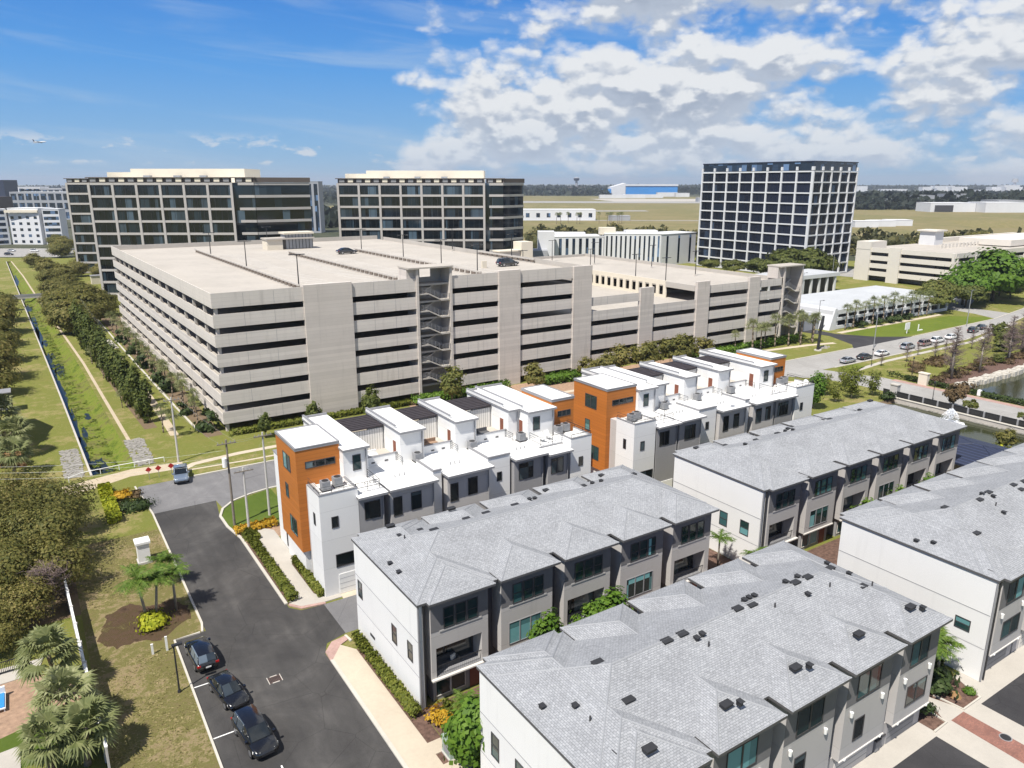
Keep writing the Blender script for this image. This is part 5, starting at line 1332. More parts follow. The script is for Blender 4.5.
rr = random.Random(5)
names = []
for i in range(26):
    lat = 1650 + i * 62 + rr.uniform(-30, 30); d = 3300 + rr.uniform(-250, 700)
    far_box('warehouse', f'tiny white horizon building, {ORD[i]} from the tall tower' if i < 20 else f'tiny white horizon building beyond the twentieth, {ORD[i-20]} of those', 'warehouse', lat, d, rr.uniform(40, 130), 40, rr.uniform(10, 26), 'white_far', group='white buildings on the horizon')
wt = thing('water_tower', 'white tower with a dark cap on the horizon at the far right', 'tower', (*LD(2590, 4000), 0)); p = LD(2590, 4000)
MB().tube((*p, 0), (*p, 44), 9, 7, 'white_far', 12).build('shaft', wt); MB().tube((*p, 44), (*p, 62), 16, 12, 'gray_far', 12).build('tank', wt); m = MB(); m.obox(LD(2560, 4000), RT, FH, 40, 30, 0, 30, 'white_far'); m.build('base_block', wt)
for i in range(3): far_box('shed', ('flat white shed among the near trees right of the tower', 'second flat white shed beyond the tower trees', 'third white shed at the field edge, nearest the second garage')[i], 'shed', 330 + i * 22, 720 + i * 12, 22, 16, 5.5, 'white_far', group='white sheds at the field edge')
# footbridge over the canal, wall box beside it
fbz = thing('footbridge', 'narrow grey footbridge crossing the drainage canal', 'footbridge', (1.3, 318, 0))
MB().box(-7, 9, 317.2, 319.6, .25, .7, 'concrete').build('span', fbz)
for y in (317.25, 319.5): MB().box(-7, 9, y, y + .1, .7, 1.5, 'trim_gray').build('parapet', fbz)
MB().box(-1.5, 0, 317.4, 319.4, -1.2, .25, 'concrete').build('pier', fbz)
sh = thing('utility_shed', 'small cream utility shed at the foot of the left office block', 'shed', (28.5, 352, 0))
MB().box(24, 31, 350, 354, 0, 3.2, 'cream').build('wall', sh); MB().box(23.8, 31.2, 349.8, 354.2, 3.2, 3.5, 'trim_gray').build('roof', sh)
# house at the very edge of the frame
hs = thing('house', 'pale gabled house at the left edge behind the fan palms', 'house', (-11, 141, 0))
b = MB(); b.box(-18, -6.2, 133, 149, 0, 7.5, 'cream'); b.build('wall', hs)
b = MB(); b.add([(-18.4, 132.6, 7.4), (-5.6, 132.6, 7.4), (-5.6, 149.4, 7.4), (-18.4, 149.4, 7.4), (-18.4, 141, 12), (-5.6, 141, 12)], [(0, 1, 5, 4), (2, 3, 4, 5), (1, 2, 5), (3, 0, 4), (3, 2, 1, 0)], 'trim_gray'); b.build('roof', hs)
pg = thing('porch_frame', 'dark open porch frame at the left edge above the thatch coloured palm', 'porch', (-6, 159.5, 0))
for x, y in ((-7.6, 158), (-4.6, 158), (-7.6, 161), (-4.6, 161)): MB().box(x - .1, x + .1, y - .1, y + .1, 0, 3.6, 'steel_dark').build('post', pg)
MB().box(-7.8, -4.4, 157.8, 161.2, 3.6, 3.75, 'trim_gray').build('roof', pg); MB().box(-7.5, -4.8, 160, 160.9, 0, 1.0, 'canvas').build('bench', pg)

# ================================================================== PLANTS
def quads_mesh(name, ctr, nrm, size, mname, aspect=1.6, fold=False):
    """many leaf quads as one mesh: centres (n,3), normals (n,3), sizes (n,)"""
    n = len(ctr)
    nrm = nrm / np.linalg.norm(nrm, axis=1, keepdims=True)
    t = rng.normal(size=(n, 3)); a = np.cross(nrm, t); a /= np.linalg.norm(a, axis=1, keepdims=True); b = np.cross(nrm, a)
    s = size[:, None] * .5
    P = np.stack([ctr - a * s * aspect, ctr - b * s, ctr + a * s * aspect, ctr + b * s], 1).reshape(-1, 3)
    me = bpy.data.meshes.new(name)
    me.vertices.add(4 * n); me.vertices.foreach_set('co', P.ravel())
    me.loops.add(4 * n); me.loops.foreach_set('vertex_index', np.arange(4 * n))
    me.polygons.add(n); me.polygons.foreach_set('loop_start', np.arange(0, 4 * n, 4)); me.polygons.foreach_set('loop_total', np.full(n, 4))
    me.materials.append(MATS[mname]); me.update(calc_edges=True)
    return me
def crown_pts(n, rx, ry, rz, z0, clumps, spread, hollow=.5, flat_bottom=.0):
    """leaf centres in gaussian clumps spread over an ellipsoid shell"""
    c = rng.normal(size=(clumps, 3)); c /= np.linalg.norm(c, axis=1, keepdims=True)
    c *= (hollow + (1 - hollow) * rng.random((clumps, 1)) ** .6)
    c[:, 2] = np.where(c[:, 2] < -.25, c[:, 2] * (1 - flat_bottom), c[:, 2])
    wts = rng.uniform(.4, 1.6, clumps); wts /= wts.sum()
    k = rng.choice(clumps, n, p=wts)
    sp = spread * rng.uniform(.6, 1.3, clumps)
    d = rng.normal(size=(n, 3)) * sp[k][:, None]; d[:, 2] *= .7
    p = (c[k] + d) * np.array([rx, ry, rz]); nr = d + c[k] * .35 + rng.normal(size=(n, 3)) * .12 + np.array([0, 0, .25])
    p[:, 2] += z0 + rz
    return p, nr + 1e-4, c * np.array([rx, ry, rz]) + np.array([0, 0, z0 + rz])
def linkmesh(name, me, parent):
    o = bpy.data.objects.new(name, me); COL.objects.link(o); o.parent = parent; return o
def limbs(b, h0, r, tips, m, lean=0):
    """tapered trunk and limbs to a few clump centres"""
    b.tube((0, 0, -.1), (lean * .5, 0, h0 * .55), r, r * .8, m, 9); b.tube((lean * .5, 0, h0 * .55), (lean, 0, h0), r * .8, r * .6, m, 9)
    for t in tips:
        t = Vector(t); o = Vector((lean, 0, h0 * random.uniform(.8, 1.0)))
        mid = o.lerp(t, .5) + Vector((0, 0, .08 * (t - o).length))
        b.tube(o, mid, r * .45, r * .26, m, 6); b.tube(mid, t, r * .26, r * .07, m, 5)
def tree_proto(name, label, cat, h, rx, leafm, n, size, trunk_h, r, clumps=26, spread=.2, bark='bark', hollow=.45, ry=None, fb=.4, group=None, dark=None):
    T = thing(name, label, cat, (0, 0, 0), group, local=True)
    rz = (h - trunk_h) / 2
    p, nr, c = crown_pts(n, rx, ry or rx * random.uniform(.85, 1.1), rz, trunk_h, clumps, spread, hollow, fb)
    b = MB(); limbs(b, trunk_h + rz * .35, r, c[:12], bark); b.build('trunk', T, True)
    linkmesh('crown', quads_mesh('crown', p, nr, size * rng.uniform(.6, 1.35, n), leafm), T)
    return T
def bare_proto(name, label, cat, h, r, n, spreadr, m='twig', group=None, conical=True):
    T = thing(name, label, cat, (0, 0, 0), group, local=True)
    b = MB(); b.tube((0, 0, -.1), (.1, 0, h * .55), r, r * .55, 'bark_pale', 8); b.tube((.1, 0, h * .55), (.05, .1, h), r * .55, .03, 'bark_pale', 7); b.build('trunk', T, True)
    q = MB()
    for i in range(n):
        z = h * random.uniform(.22, .97); t = (z / h - .22) / .75
        L = spreadr * (1 - t * .85 if conical else .5 + .5 * math.sin(t * 3)) * random.uniform(.5, 1.1) + .3
        a = random.uniform(0, 6.283); d = Vector((math.cos(a), math.sin(a), random.uniform(.15, .7)))
        p0 = Vector((0, 0, z)); p1 = p0 + d * L; q.tube(p0, p1, .045, .014, m, 3)
        for k in range(4):
            f = random.uniform(.3, 1); s = p0.lerp(p1, f); e = s + Vector((random.uniform(-1, 1), random.uniform(-1, 1), random.uniform(-.1, .9))) * L * .36
            q.tube(s, e, .022, .01, m, 3)
    q.build('branches', T)
    return T
def fan_palm(name, label, h, R0, nf, leafm='leaf_palm', group=None, lean=.3, skirt=True, blades=15):
    """trunk, fan fronds each cut into folded blades"""
    T = thing(name, label, 'palm', (0, 0, 0), group, local=True)
    b = MB()
    for i in range(6):
        z0 = h * i / 6; z1 = h * (i + 1) / 6; x0 = lean * (i / 6) ** 2; x1 = lean * ((i + 1) / 6) ** 2
        b.tube((x0, 0, z0 - .02), (x1, 0, z1), .21 - .012 * i, .2 - .012 * i, 'palm_trunk', 9)
    b.build('trunk', T, True)
    V = []; F = []
    for k in range(nf):
        a = 2.399963 * k + random.uniform(-.2, .2); e = random.uniform(-.55, 1.35) if skirt else random.uniform(-.2, 1.3)
        d = Vector((math.cos(a) * math.cos(e), math.sin(a) * math.cos(e), math.sin(e)))
        L = R0 * random.uniform(.55, .7); c = Vector((lean, 0, h)) + d * L
        side = d.cross(Vector((0, 0, 1))); side.normalize(); up = side.cross(d)
        o = len(V); s = side * .03
        V += [Vector((lean, 0, h)) - s, Vector((lean, 0, h)) + s, c + s, c - s]; F.append((o, o + 1, o + 2, o + 3))
        fr = R0 * random.uniform(.5, .62)
        for j in range(blades):
            q = (j / (blades - 1) - .5) * 3.9
            dd = (d * math.cos(q) + side * math.sin(q)).normalized() + Vector((0, 0, -.16)) * abs(math.sin(q * .5))
            w = (side * math.cos(q) - d * math.sin(q)).normalized() * fr * .075
            ln = fr * (1.0 - .22 * abs(q) / 1.95)
            m = c + dd * ln * .55; tip = c + dd * ln + Vector((0, 0, -random.uniform(.12, .42) * ln)) + Vector((random.uniform(-.08, .08), random.uniform(-.08, .08), 0))
            o = len(V); V += [c, m + w + up * .04, tip, m - w + up * .04]; F.append((o, o + 1, o + 2, o + 3))
    me = bpy.data.meshes.new('fronds'); me.from_pydata([tuple(v) for v in V], [], F); me.materials.append(MATS[leafm]); me.update()
    linkmesh('fronds', me, T)
    return T
def feather_palm(name, label, h, R0, nf, leafm='leaf_feather', group=None, stems=1, r=.09):
    T = thing(name, label, 'palm', (0, 0, 0), group, local=True)
    V = []; F = []; tr = MB()
    for s in range(stems):
        ox, oy = (0, 0) if stems == 1 else (math.cos(2.1 * s) * .35, math.sin(2.1 * s) * .35)
        hh = h * random.uniform(.85, 1.05); tx, ty = ox * 2.2, oy * 2.2
        tr.tube((ox, oy, -.05), (tx, ty, hh), r * 1.35, r, 'bark_pale', 8); tr.tube((tx, ty, hh), (tx, ty, hh + .6), r * 1.1, r * .4, 'leaf_feather', 7)
        for k in range(nf):
            a = 2.399963 * k + s; e = random.uniform(.0, 1.35); L = R0 * random.uniform(.8, 1.1)
            prev = None
            for i in range(12):
                t = i / 11; rr_ = L * t * math.cos(e * (1 - t * .4)); z = hh + .5 + L * (math.sin(e) * t - random.uniform(.5, .56) * t * t)
                p = Vector((tx + math.cos(a) * rr_, ty + math.sin(a) * rr_, z))
                if prev is not None:
                    d = (p - prev).normalized(); side = d.cross(Vector((0, 0, 1))).normalized()
                    ll = L * .34 * math.sin(math.pi * min(1, t * .85 + .13))
                    for sg in (-1, 1):
                        for q in (0, .5):
                            c = prev.lerp(p, q); tip = c + side * sg * ll * random.uniform(.6, 1.1) + d * ll * .45 + Vector((0, 0, -random.uniform(.1, .6) * ll)); w = d * .04 * R0 * .6
                            o = len(V); V += [c - w, c + w, tip]; F.append((o, o + 1, o + 2))
                prev = p
    tr.build('trunk', T, True)
    me = bpy.data.meshes.new('fronds'); me.from_pydata([tuple(v) for v in V], [], F); me.materials.append(MATS[leafm]); me.update()
    linkmesh('fronds', me, T)
    return T
def hedge(label, u0, u1, v0, v1, h, leafm, n=None, size=.16, name='hedge', z=0.):
    """clipped hedge: leaf quads over a rounded, bumpy box on dark stems"""
    L = max(u1 - u0, v1 - v0); n = n or int(240 * ((u1 - u0) * (v1 - v0) + h * 2 * L))
    T = thing(name, label, name, ((u0 + u1) / 2, (v0 + v1) / 2, z), 'hedges' if name == 'hedge' else None)
    p = np.empty((n, 3)); q = rng.random(n)
    p[:, 0] = rng.uniform(-.5, .5, n) * (u1 - u0); p[:, 1] = rng.uniform(-.5, .5, n) * (v1 - v0)
    along = p[:, 1] if v1 - v0 > u1 - u0 else p[:, 0]
    bump = 1 + .13 * np.sin(along * 5.1 + 1) * np.sin(along * 2.3) + .08 * np.sin(along * 11)
    p[:, 2] = h * bump * rng.random(n) ** .45
    sc = bump[:, None]; p[:, :2] *= np.clip(sc, .8, 1.2)
    nr = np.stack([p[:, 0] / (u1 - u0) * 2, p[:, 1] / (v1 - v0) * 2, p[:, 2] / h], 1) + rng.normal(size=(n, 3)) * .6
    linkmesh('foliage', quads_mesh('foliage', p, nr, size * rng.uniform(.6, 1.4, n), leafm, 1.3), T)
    b = MB(); k = max(2, int(L / .7))
    for i in range(k):
        t = (i + .5) / k - .5
        x = T.location.x + (t * (u1 - u0) if u1 - u0 > v1 - v0 else 0); y = T.location.y + (t * (v1 - v0) if v1 - v0 >= u1 - u0 else 0)
        b.tube((x, y, z), (x + .1, y + .05, z + h * .6), .03, .02, 'bark', 5)
    b.build('stems', T)
    return T
def shrub_proto(name, label, cat, r, h, leafm, n, size, group=None, clumps=9):
    T = thing(name, label, cat, (0, 0, 0), group, local=True)
    p, nr, c = crown_pts(n, r, r, h / 2, 0, clumps, .3, .3)
    p[:, 2] = np.abs(p[:, 2])
    linkmesh('foliage', quads_mesh('foliage', p, nr, size * rng.uniform(.6, 1.4, n), leafm, 1.5), T)
    b = MB()
    for i in range(5): b.tube((0, 0, 0), tuple(c[i % len(c)] * .8), .035, .012, 'bark', 5)
    b.build('stems', T)
    return T
ONCE = {}
def put(proto, loc, rz=None, sc=1, label=None, group=None):
    """first use moves the prototype itself, later uses copy it with its parts"""
    if proto.name in ONCE: o = copy_tree(proto)
    else: ONCE[proto.name] = 1; o = proto
    if len(loc) == 2: loc = (*loc, 0)
    return place(o, loc, random.uniform(0, 6.28) if rz is None else rz, sc, label, group)

# --- scrub trees at the left
scrubA = tree_proto('tree', '', 'tree', 7.2, 4.2, 'leaf_scrub', 9500, .19, 1.0, .22, 60, .19, fb=.1, hollow=.3)
scrubB = tree_proto('tree', '', 'tree', 6.0, 3.6, 'leaf_scrub', 8000, .19, .8, .2, 50, .2, fb=.1, hollow=.3)
for lb, P, u, v, s in (('broad olive brown scrub tree beside the sandy track, farthest of its thicket', scrubA, -3.2, 101.5, 1.0), ('olive scrub tree overhanging the white pillar side of the thicket', scrubB, -.6, 96.5, 1.1),
    ('large olive scrub tree at the left frame edge in the thicket', scrubA, -6.6, 95, 1.05), ('wide olive scrub tree in the middle of the thicket', scrubA, -2.0, 89.5, 1.02), ('olive scrub tree behind the top end of the white wall', scrubB, -1.6, 82.5, .95),
    ('dense scrub tree at the frame edge above the big fan palm', scrubA, -5.9, 83, .9), ('small scrub tree between the thicket and the fan palms', scrubB, -4.2, 76.5, .75), ('low brown scrub tree at the frame edge beside the black fence', scrubB, -6.2, 73.5, .65)):
    put(P, (u, v), None, s, lb, 'scrub trees left of the street')
bs = bare_proto('tree', '', 'tree', 4.6, .12, 130, 1.9, 'twig', conical=False); put(bs, (-1.9, 78.2), None, 1, 'leafless grey scrub tree at the top end of the white wall')
sab = [fan_palm('fan_palm', '', 3.1, 1.9, 42), fan_palm('fan_palm', '', 2.7, 1.8, 40), fan_palm('fan_palm', '', 2.4, 1.8, 38)]
for P, lb, u, v, s in ((sab[0], 'tall fan palm beside the white wall, nearest to the black fence', -2.1, 63.9, 1.2), (sab[1], 'middle fan palm beside the lower end of the white wall', -1.5, 57.6, 1.25), (sab[2], 'fan palm at the bottom frame edge beside the white wall', -.9, 53.8, 1.2),
    (sab[1], 'small fan palm in the lower left corner by the green lawn', -3.1, 54.0, 1.1)):
    put(P, (u, v), None, s, lb, 'fan palms beside the white wall')
put(sab[2], (-4.9, 130.5), None, 1.6, 'thick fan palm above the orange brown dead fronds at the left edge', 'fan palms by the canal')
put(sab[0], (-5.6, 137), None, 1.7, 'tall fan palm at the left edge beside the canal lawn', 'fan palms by the canal')
put(sab[1], (-4.6, 121), None, 1.3, 'low spiky palm at the left edge below the dead fronds', 'fan palms by the canal')
th = shrub_proto('dead_palm', 'heap of orange brown dead palm fronds at the left edge by the canal lawn', 'dead palm', 2.0, 2.6, 'leaf_thatch', 900, .5); put(th, (-4.7, 126.5))
# --- street side palms and shrubs
qp = [feather_palm('feather_palm', '', 3.5, 2.2, 13, stems=2), feather_palm('feather_palm', '', 3.0, 1.9, 14, stems=1)]
put(qp[0], (5.8, 71), .4, 1.15, 'bright green feather palm in the yellow shrub ring beside the street'); put(qp[1], (8.1, 71.9), 1.2, 1.15, 'slim feather palm at the kerb behind the yellow shrub ring')
put(qp[0], (8.4, 77.6), 2.9, .8, 'low feather palm at the kerb between the pillar and the shrub ring')
yr = shrub_proto('shrub', 'bright yellow green shrub ring round the feather palm by the street', 'shrub', 1.35, 1.0, 'leaf_yellow', 1500, .26); put(yr, (5.9, 70.2))
hedge('bright yellow hedge leading from the track to the thicket', 4.7, 6.1, 96.5, 108.6, 1.0, 'leaf_yellow', size=.26)
ys = shrub_proto('shrub', 'golden yellow shrub beside the dark round bush', 'shrub', 1.1, 1.1, 'leaf_orange', 900, .22); put(ys, (7.0, 104.2))
db = shrub_proto('shrub', 'dark green round bush beside the pale kerb and yellow hedge', 'shrub', 1.7, 1.4, 'leaf_dark', 1500, .24); put(db, (7.6, 100.2), None, 1.0)
pb = shrub_proto('shrub', 'low purple brown shrub between the golden shrub and the kerb', 'shrub', .9, .8, 'leaf_russet', 500, .2); put(pb, (8.6, 104.2))
hedge('clipped hedge along the street kerb below the orange tower', 17.55, 18.45, 67.2, 84.0, .95, 'leaf_hedge')
hedge('short clipped hedge against the white wall below the orange tower', 20.25, 20.95, 66.3, 74.6, .9, 'leaf_hedge')
hedge('clipped hedge along the white end wall of the first grey roofed row', 20.35, 21.15, 45.4, 57.4, .95, 'leaf_hedge')
hedge('low orange flowered hedge between the utility poles', 17.2, 21.6, 84.9, 86.4, .7, 'leaf_orange', size=.2)
hedge('low green hedge behind the orange flowers at the wooden poles', 17.3, 19.2, 82.4, 84.3, .7, 'leaf_hedge')
hedge('long low hedge at the foot of the garage front', 26.5, 58, 122.2, 123.4, .9, 'leaf_hedge', n=9000, size=.3)
hedge('rounded bright hedge under the second garage bay', 59, 78, 121, 123.2, 1.6, 'leaf_bright', n=6000, size=.34)
hedge('bright hedge under the fourth garage bay beside the grey trees', 86, 100, 119.5, 122.6, 1.7, 'leaf_bright', n=5000, size=.34)
hedge('bright green hedge in front of the lower garage end, below the palms', 126, 168, 119, 121.6, 1.6, 'leaf_bright', n=9000, size=.36)
hedge('dark hedge along the road wall beside the far pond', 152.2, 153.4, 48, 84, 1.0, 'leaf_dark', n=5000, size=.3)
# corner planting of the first grey row
lo = shrub_proto('shrub', 'loose yellow green shrub at the corner of the first grey row', 'shrub', 1.0, 1.1, 'leaf_hedge', 1200, .2); put(lo, (23.6, 44.3))
og = shrub_proto('shrub', 'orange flowered shrub at the foot of the downpipe of the first grey row', 'shrub', .9, .9, 'leaf_orange', 800, .18); put(og, (22.3, 44.2))
br = tree_proto('tree', 'full bright green small tree beside the green cabinet and the nearest row', 'tree', 4.9, 1.55, 'leaf_bright', 6500, .26, .5, .09, 26, .22, fb=0); put(br, (22.35, 38.6), None, 1.2)
put(qp[1], (23.3, 42.2), None, .75, 'small feather palm behind the bright green tree')
gt = tree_proto('tree', 'slender green tree in front of the second bay of the first row', 'tree', 6.1, 1.3, 'leaf_bright', 3200, .26, 1.4, .08, 20, .24); put(gt, (31.5, 43.3))
put(gt, (38.3, 43.4), None, (1.35, 1.2, .96), 'wide green tree in front of the third bay of the first row'); put(gt, (36.6, 43.6), None, .86, 'small green tree left of the wide one in the garden gap')
for i, u in enumerate((76, 82.5, 89)): put(gt, (u, 43.2), None, .9, f'green tree in the garden gap before the second grey row, {ORD[i]} from its white end')
put(qp[1], (58.5, 49.0), None, 1.0, 'feather palm against the white end wall of the second grey row')
put(qp[0], (59.5, 44.0), None, .9, 'twin stemmed feather palm beside the lowest corner of the second row')
dk = shrub_proto('shrub', '', 'shrub', 1.2, 1.7, 'leaf_dark', 900, .28, group='dark shrubs in the gap before the brick crossing')
for i, (u, v, s) in enumerate(((57.9, 25.6, 1), (59.2, 26.4, 1.1), (58.4, 27.8, 1.2), (60.6, 38.6, 1.2), (60.8, 41.2, 1.3), (59.4, 36, 1.2))):
    put(dk, (u, v), None, s, f'dark green shrub in the mulch between the two shingled rows, {ORD[i]} from the brick crossing')
put(qp[0], (58.6, 25.6), .5, 1.0, 'feather palm in the mulch bed by the brick crossing')
lg = shrub_proto('shrub', 'small lime green shrub at the downpipe beside the brick crossing', 'shrub', .45, .5, 'leaf_bright', 300, .14); put(lg, (59.7, 23.5))
dg = shrub_proto('shrub', 'dark bush in the small mulch bed beside the last garage door', 'shrub', .7, 1.4, 'leaf_dark', 700, .2); put(dg, (53.9, 24.3))
# --- trees at the garage front
gtree = tree_proto('tree', '', 'tree', 7.6, 2.1, 'leaf_oak', 3000, .34, 1.6, .13, 28, .2)
con = tree_proto('tree', '', 'tree', 5.4, 1.25, 'leaf_conifer', 2200, .28, .8, .1, 22, .2)
put(con, (37.2, 117), None, 1.0, 'small dark tree in front of the blank garage pier corner', 'small trees at the garage front'); put(con, (47.5, 117), None, 1.15, 'small dark tree left of the garage stair, nearest to the blank pier', 'small trees at the garage front')
put(con, (29.6, 118.5), None, .8, 'little round tree at the street corner of the garage', 'small trees at the garage front')
put(gtree, (63.8, 118), None, 1.0, 'full green tree at the foot of the garage stair tower')
gry = tree_proto('tree', '', 'tree', 6.4, 2.5, 'leaf_scrub', 2300, .36, 1.4, .15, 30, .18, bark='bark_pale')
put(gry, (81.5, 116.5), None, .95, 'thin grey brown tree in front of the second garage pier')
for i, (u, v, s) in enumerate(((99, 116, .95), (104, 117.5, 1.05), (109.5, 116, 1.1), (114, 118, 1.0), (118.5, 116, 1.15), (123.5, 117.5, 1.1), (128, 116, .95), (96.5, 119, .75))):
    put(gry, (u, v), None, s, f'thin grey brown tree in the thicket before the lower garage wing, {ORD[i]} from the left' if i < 7 else 'lowest grey brown tree at the start of the thicket before the garage', 'grey brown trees before the garage')
# --- tall palms by the lower garage end and the parking deck
tp = fan_palm('fan_palm', '', 6.2, 1.9, 34, blades=7); tp2 = fan_palm('fan_palm', '', 7.4, 1.9, 34, blades=7)
for i, (u, v, s) in enumerate(((142.8, 119.5, .72), (146, 117.0, 1.1), (151, 118.5, .88), (153.5, 119.5, .85), (157, 119, 1.08), (161, 118, 1.05), (164.5, 117, 1.06), (166.8, 119, 1.1), (168.8, 116.5, 1.05), (170.5, 118, .95))):
    put(tp if i % 2 else tp2, (u, v), None, s * (1 if i % 2 else .88), f'fan palm before the lower garage end, {ORD[i]} from the left', 'palms along the lower garage end')
for i, (u, v, s) in enumerate(((192.5, 123, 1.0), (196.5, 123.2, 1.1), (201, 123, 1.0), (206, 123.2, 1.15), (211, 123, 1.1), (216, 123.3, 1.2), (220.5, 123, 1.0), (225.5, 123.2, 1.15), (230, 123, 1.1), (235, 123.2, 1.05))):
    put(tp if i % 2 else tp2, (u, v), None, s * (.95 if i % 2 else .84), f'fan palm along the white parking deck, {ORD[i]} from its slanted end', 'palms along the white parking deck')
rb = shrub_proto('shrub', '', 'shrub', 1.4, 2.2, 'leaf_dark', 500, .4, group='round bushes along the white parking deck')
for i, u in enumerate((199, 207.5, 213.5, 218.5, 223)): put(rb, (u, 122.6), None, 1.0, f'dark round bush under the deck palms, {ORD[i]} from the slanted end')
# --- big trees at right
oak = tree_proto('tree', '', 'tree', 11, 7.5, 'leaf_bright', 9000, .75, 2.2, .45, 46, .17)
put(oak, (284, 127), None, 1.5, 'big bright green tree beside the smaller cream garage'); put(oak, (266, 128), None, 1.05, 'bright green tree merging with the big one before the cream garage')
oak2 = tree_proto('tree', '', 'tree', 9.5, 6.2, 'leaf_oak', 5500, .7, 2.4, .4, 38, .18)
put(oak2, (250, 129.5), None, 1.0, 'broad olive tree at the end of the white parking deck'); put(oak2, (243, 125.5), None, .8, 'smaller olive tree over the end of the palm row')
put(oak2, (262, 125), None, .85, 'olive tree behind the side road, between the palms and the big bright tree')
for i, (u, v, s) in enumerate(((300, 132, .85), (312, 136, .9), (326, 141, .95), (296, 126.5, .6))): put(oak2, (u, v), None, s, f'olive brown roadside tree, {ORD[i]} to the right of the big bright tree', 'olive trees at the right edge')
tt = [(*LD(l_, d_), s_) for l_, d_, s_ in ((99, 336, .55), (107, 324, .7), (114, 318, 1.0), (120, 313, 1.1), (127, 316, .85), (92, 352, .45))]
for i, (u, v, s) in enumerate(tt): put(oak2, (u, v), None, s * 1.35, f'olive tree at the foot of the tall tower, {ORD[i]} of its grove', 'olive trees below the tower')
# --- leafless cypresses and young trees by the far pond
cy = bare_proto('cypress_tree', '', 'cypress', 10.5, .26, 170, 2.5); cy2 = bare_proto('cypress_tree', '', 'cypress', 8.0, .2, 120, 2.0)
for i, (u, v, s) in enumerate(((161.5, 77.6, 1.1), (165.5, 80.0, .9), (172.3, 77.2, 1.0), (189, 78.8, 1.1), (192.5, 80.5, 1.0), (198, 79.5, 1.1), (203, 82, 1.15), (207, 84, 1.0), (212, 80, 1.1))):
    put(cy if i % 2 == 0 else cy2, (u, v), None, s, f'leafless brown cypress on the far pond bank, {ORD[i]} from the road wall', 'leafless cypresses on the pond bank')
for i, (u, v, s) in enumerate(((160, 92.4, .45), (169, 91.6, .55), (177, 89.5, .6), (183, 90.2, .5), (196, 90.5, .55), (178, 94, .4), (205, 91, .7))):
    put(cy2, (u, v), None, s, f'small leafless tree on the park lawn below the parked cars, {ORD[i]} from the side road', 'small leafless trees on the park lawn')
bsh = shrub_proto('shrub', '', 'shrub', 1.5, 1.0, 'leaf_russet', 650, .22, group='russet shrubs on the pond bank')
for i, (u, v, s) in enumerate(((158, 78.3, 1.0), (163.5, 78.2, 1.2), (168, 78.8, 1.3), (175, 79.5, 1.2), (182, 80.2, 1.3), (187, 78, 1.1), (195, 79, 1.3), (202, 80, 1.4), (171, 86, 1.5), (176, 87.5, 1.3), (166, 88, 1.2), (162, 85, 1.1))):
    put(bsh, (u, v), None, s, f'low russet brown shrub on the pond bank, {ORD[i]} from the road wall', None)
gb = shrub_proto('shrub', '', 'shrub', 2.0, 2.6, 'leaf_oak', 800, .42, group='green bushes on the park lawn')
for i, (u, v, s) in enumerate(((199, 85.5, 1.0), (208, 88, 1.2), (186, 79.6, .7), (214, 90, 1.3), (220, 95, 1.2))): put(gb, (u, v), None, s, f'green bush on the park lawn at the right, {ORD[i]} from the small leafless trees')
rus = tree_proto('tree', 'round russet tree on the road edge behind the pond fountain', 'tree', 4.4, 1.5, 'leaf_russet', 1800, .32, .8, .1, 20, .22); put(rus, (140.2, 66.3))
redsh = shrub_proto('shrub', 'dark red bush at the corner of the far pond', 'shrub', 1.3, 2.4, 'leaf_russet', 700, .34); put(redsh, (153.2, 70.6))
smg = tree_proto('tree', 'small grey green tree on the road edge right of the russet tree', 'tree', 2.6, 1.1, 'leaf_oak', 700, .3, .7, .08, 14, .22); put(smg, (139.6, 63.2)); put(smg, (140.6, 54.6), None, .9, 'small grey tree on the road edge at the right frame edge')
yt = bare_proto('tree', '', 'tree', 6.0, .12, 90, 1.6, 'leaf_bright', conical=False)
lt = tree_proto('tree', '', 'tree', 6.4, 1.9, 'leaf_hedge', 1000, .24, 1.0, .09, 34, .2, bark='bark_pale', fb=0, hollow=.3)
for i, (u, v, s) in enumerate(((133.6, 82.5, .95), (130.2, 80.2, 1.0), (135.6, 79.3, .85), (128, 84.5, .75), (136.4, 86, .75), (125.5, 80.5, .7))):
    put(lt, (u, v), None, s, f'thin young green tree, {ORD[i]} of the cluster at the pond head', 'young trees by the pond')
cg = tree_proto('tree', 'upright green tree at the far end of the second white block', 'tree', 7.2, 1.7, 'leaf_bright', 2600, .32, .8, .12, 24, .22); put(cg, (118.3, 80.2), None, .95)
put(dk, (135.5, 76.2), None, .9, 'dark bush at the head of the fountain pond', 'dark bushes at the pond head')
ysh = shrub_proto('shrub', 'yellow leaved shrub at the pond edge beyond the nearest pond row', 'shrub', 1.6, 2.0, 'leaf_yellow', 900, .3); put(ysh, (119.5, 48.5))
put(gry, (122.5, 49.5), None, .6, 'small grey shrubby tree at the pond edge beside the yellow shrub')
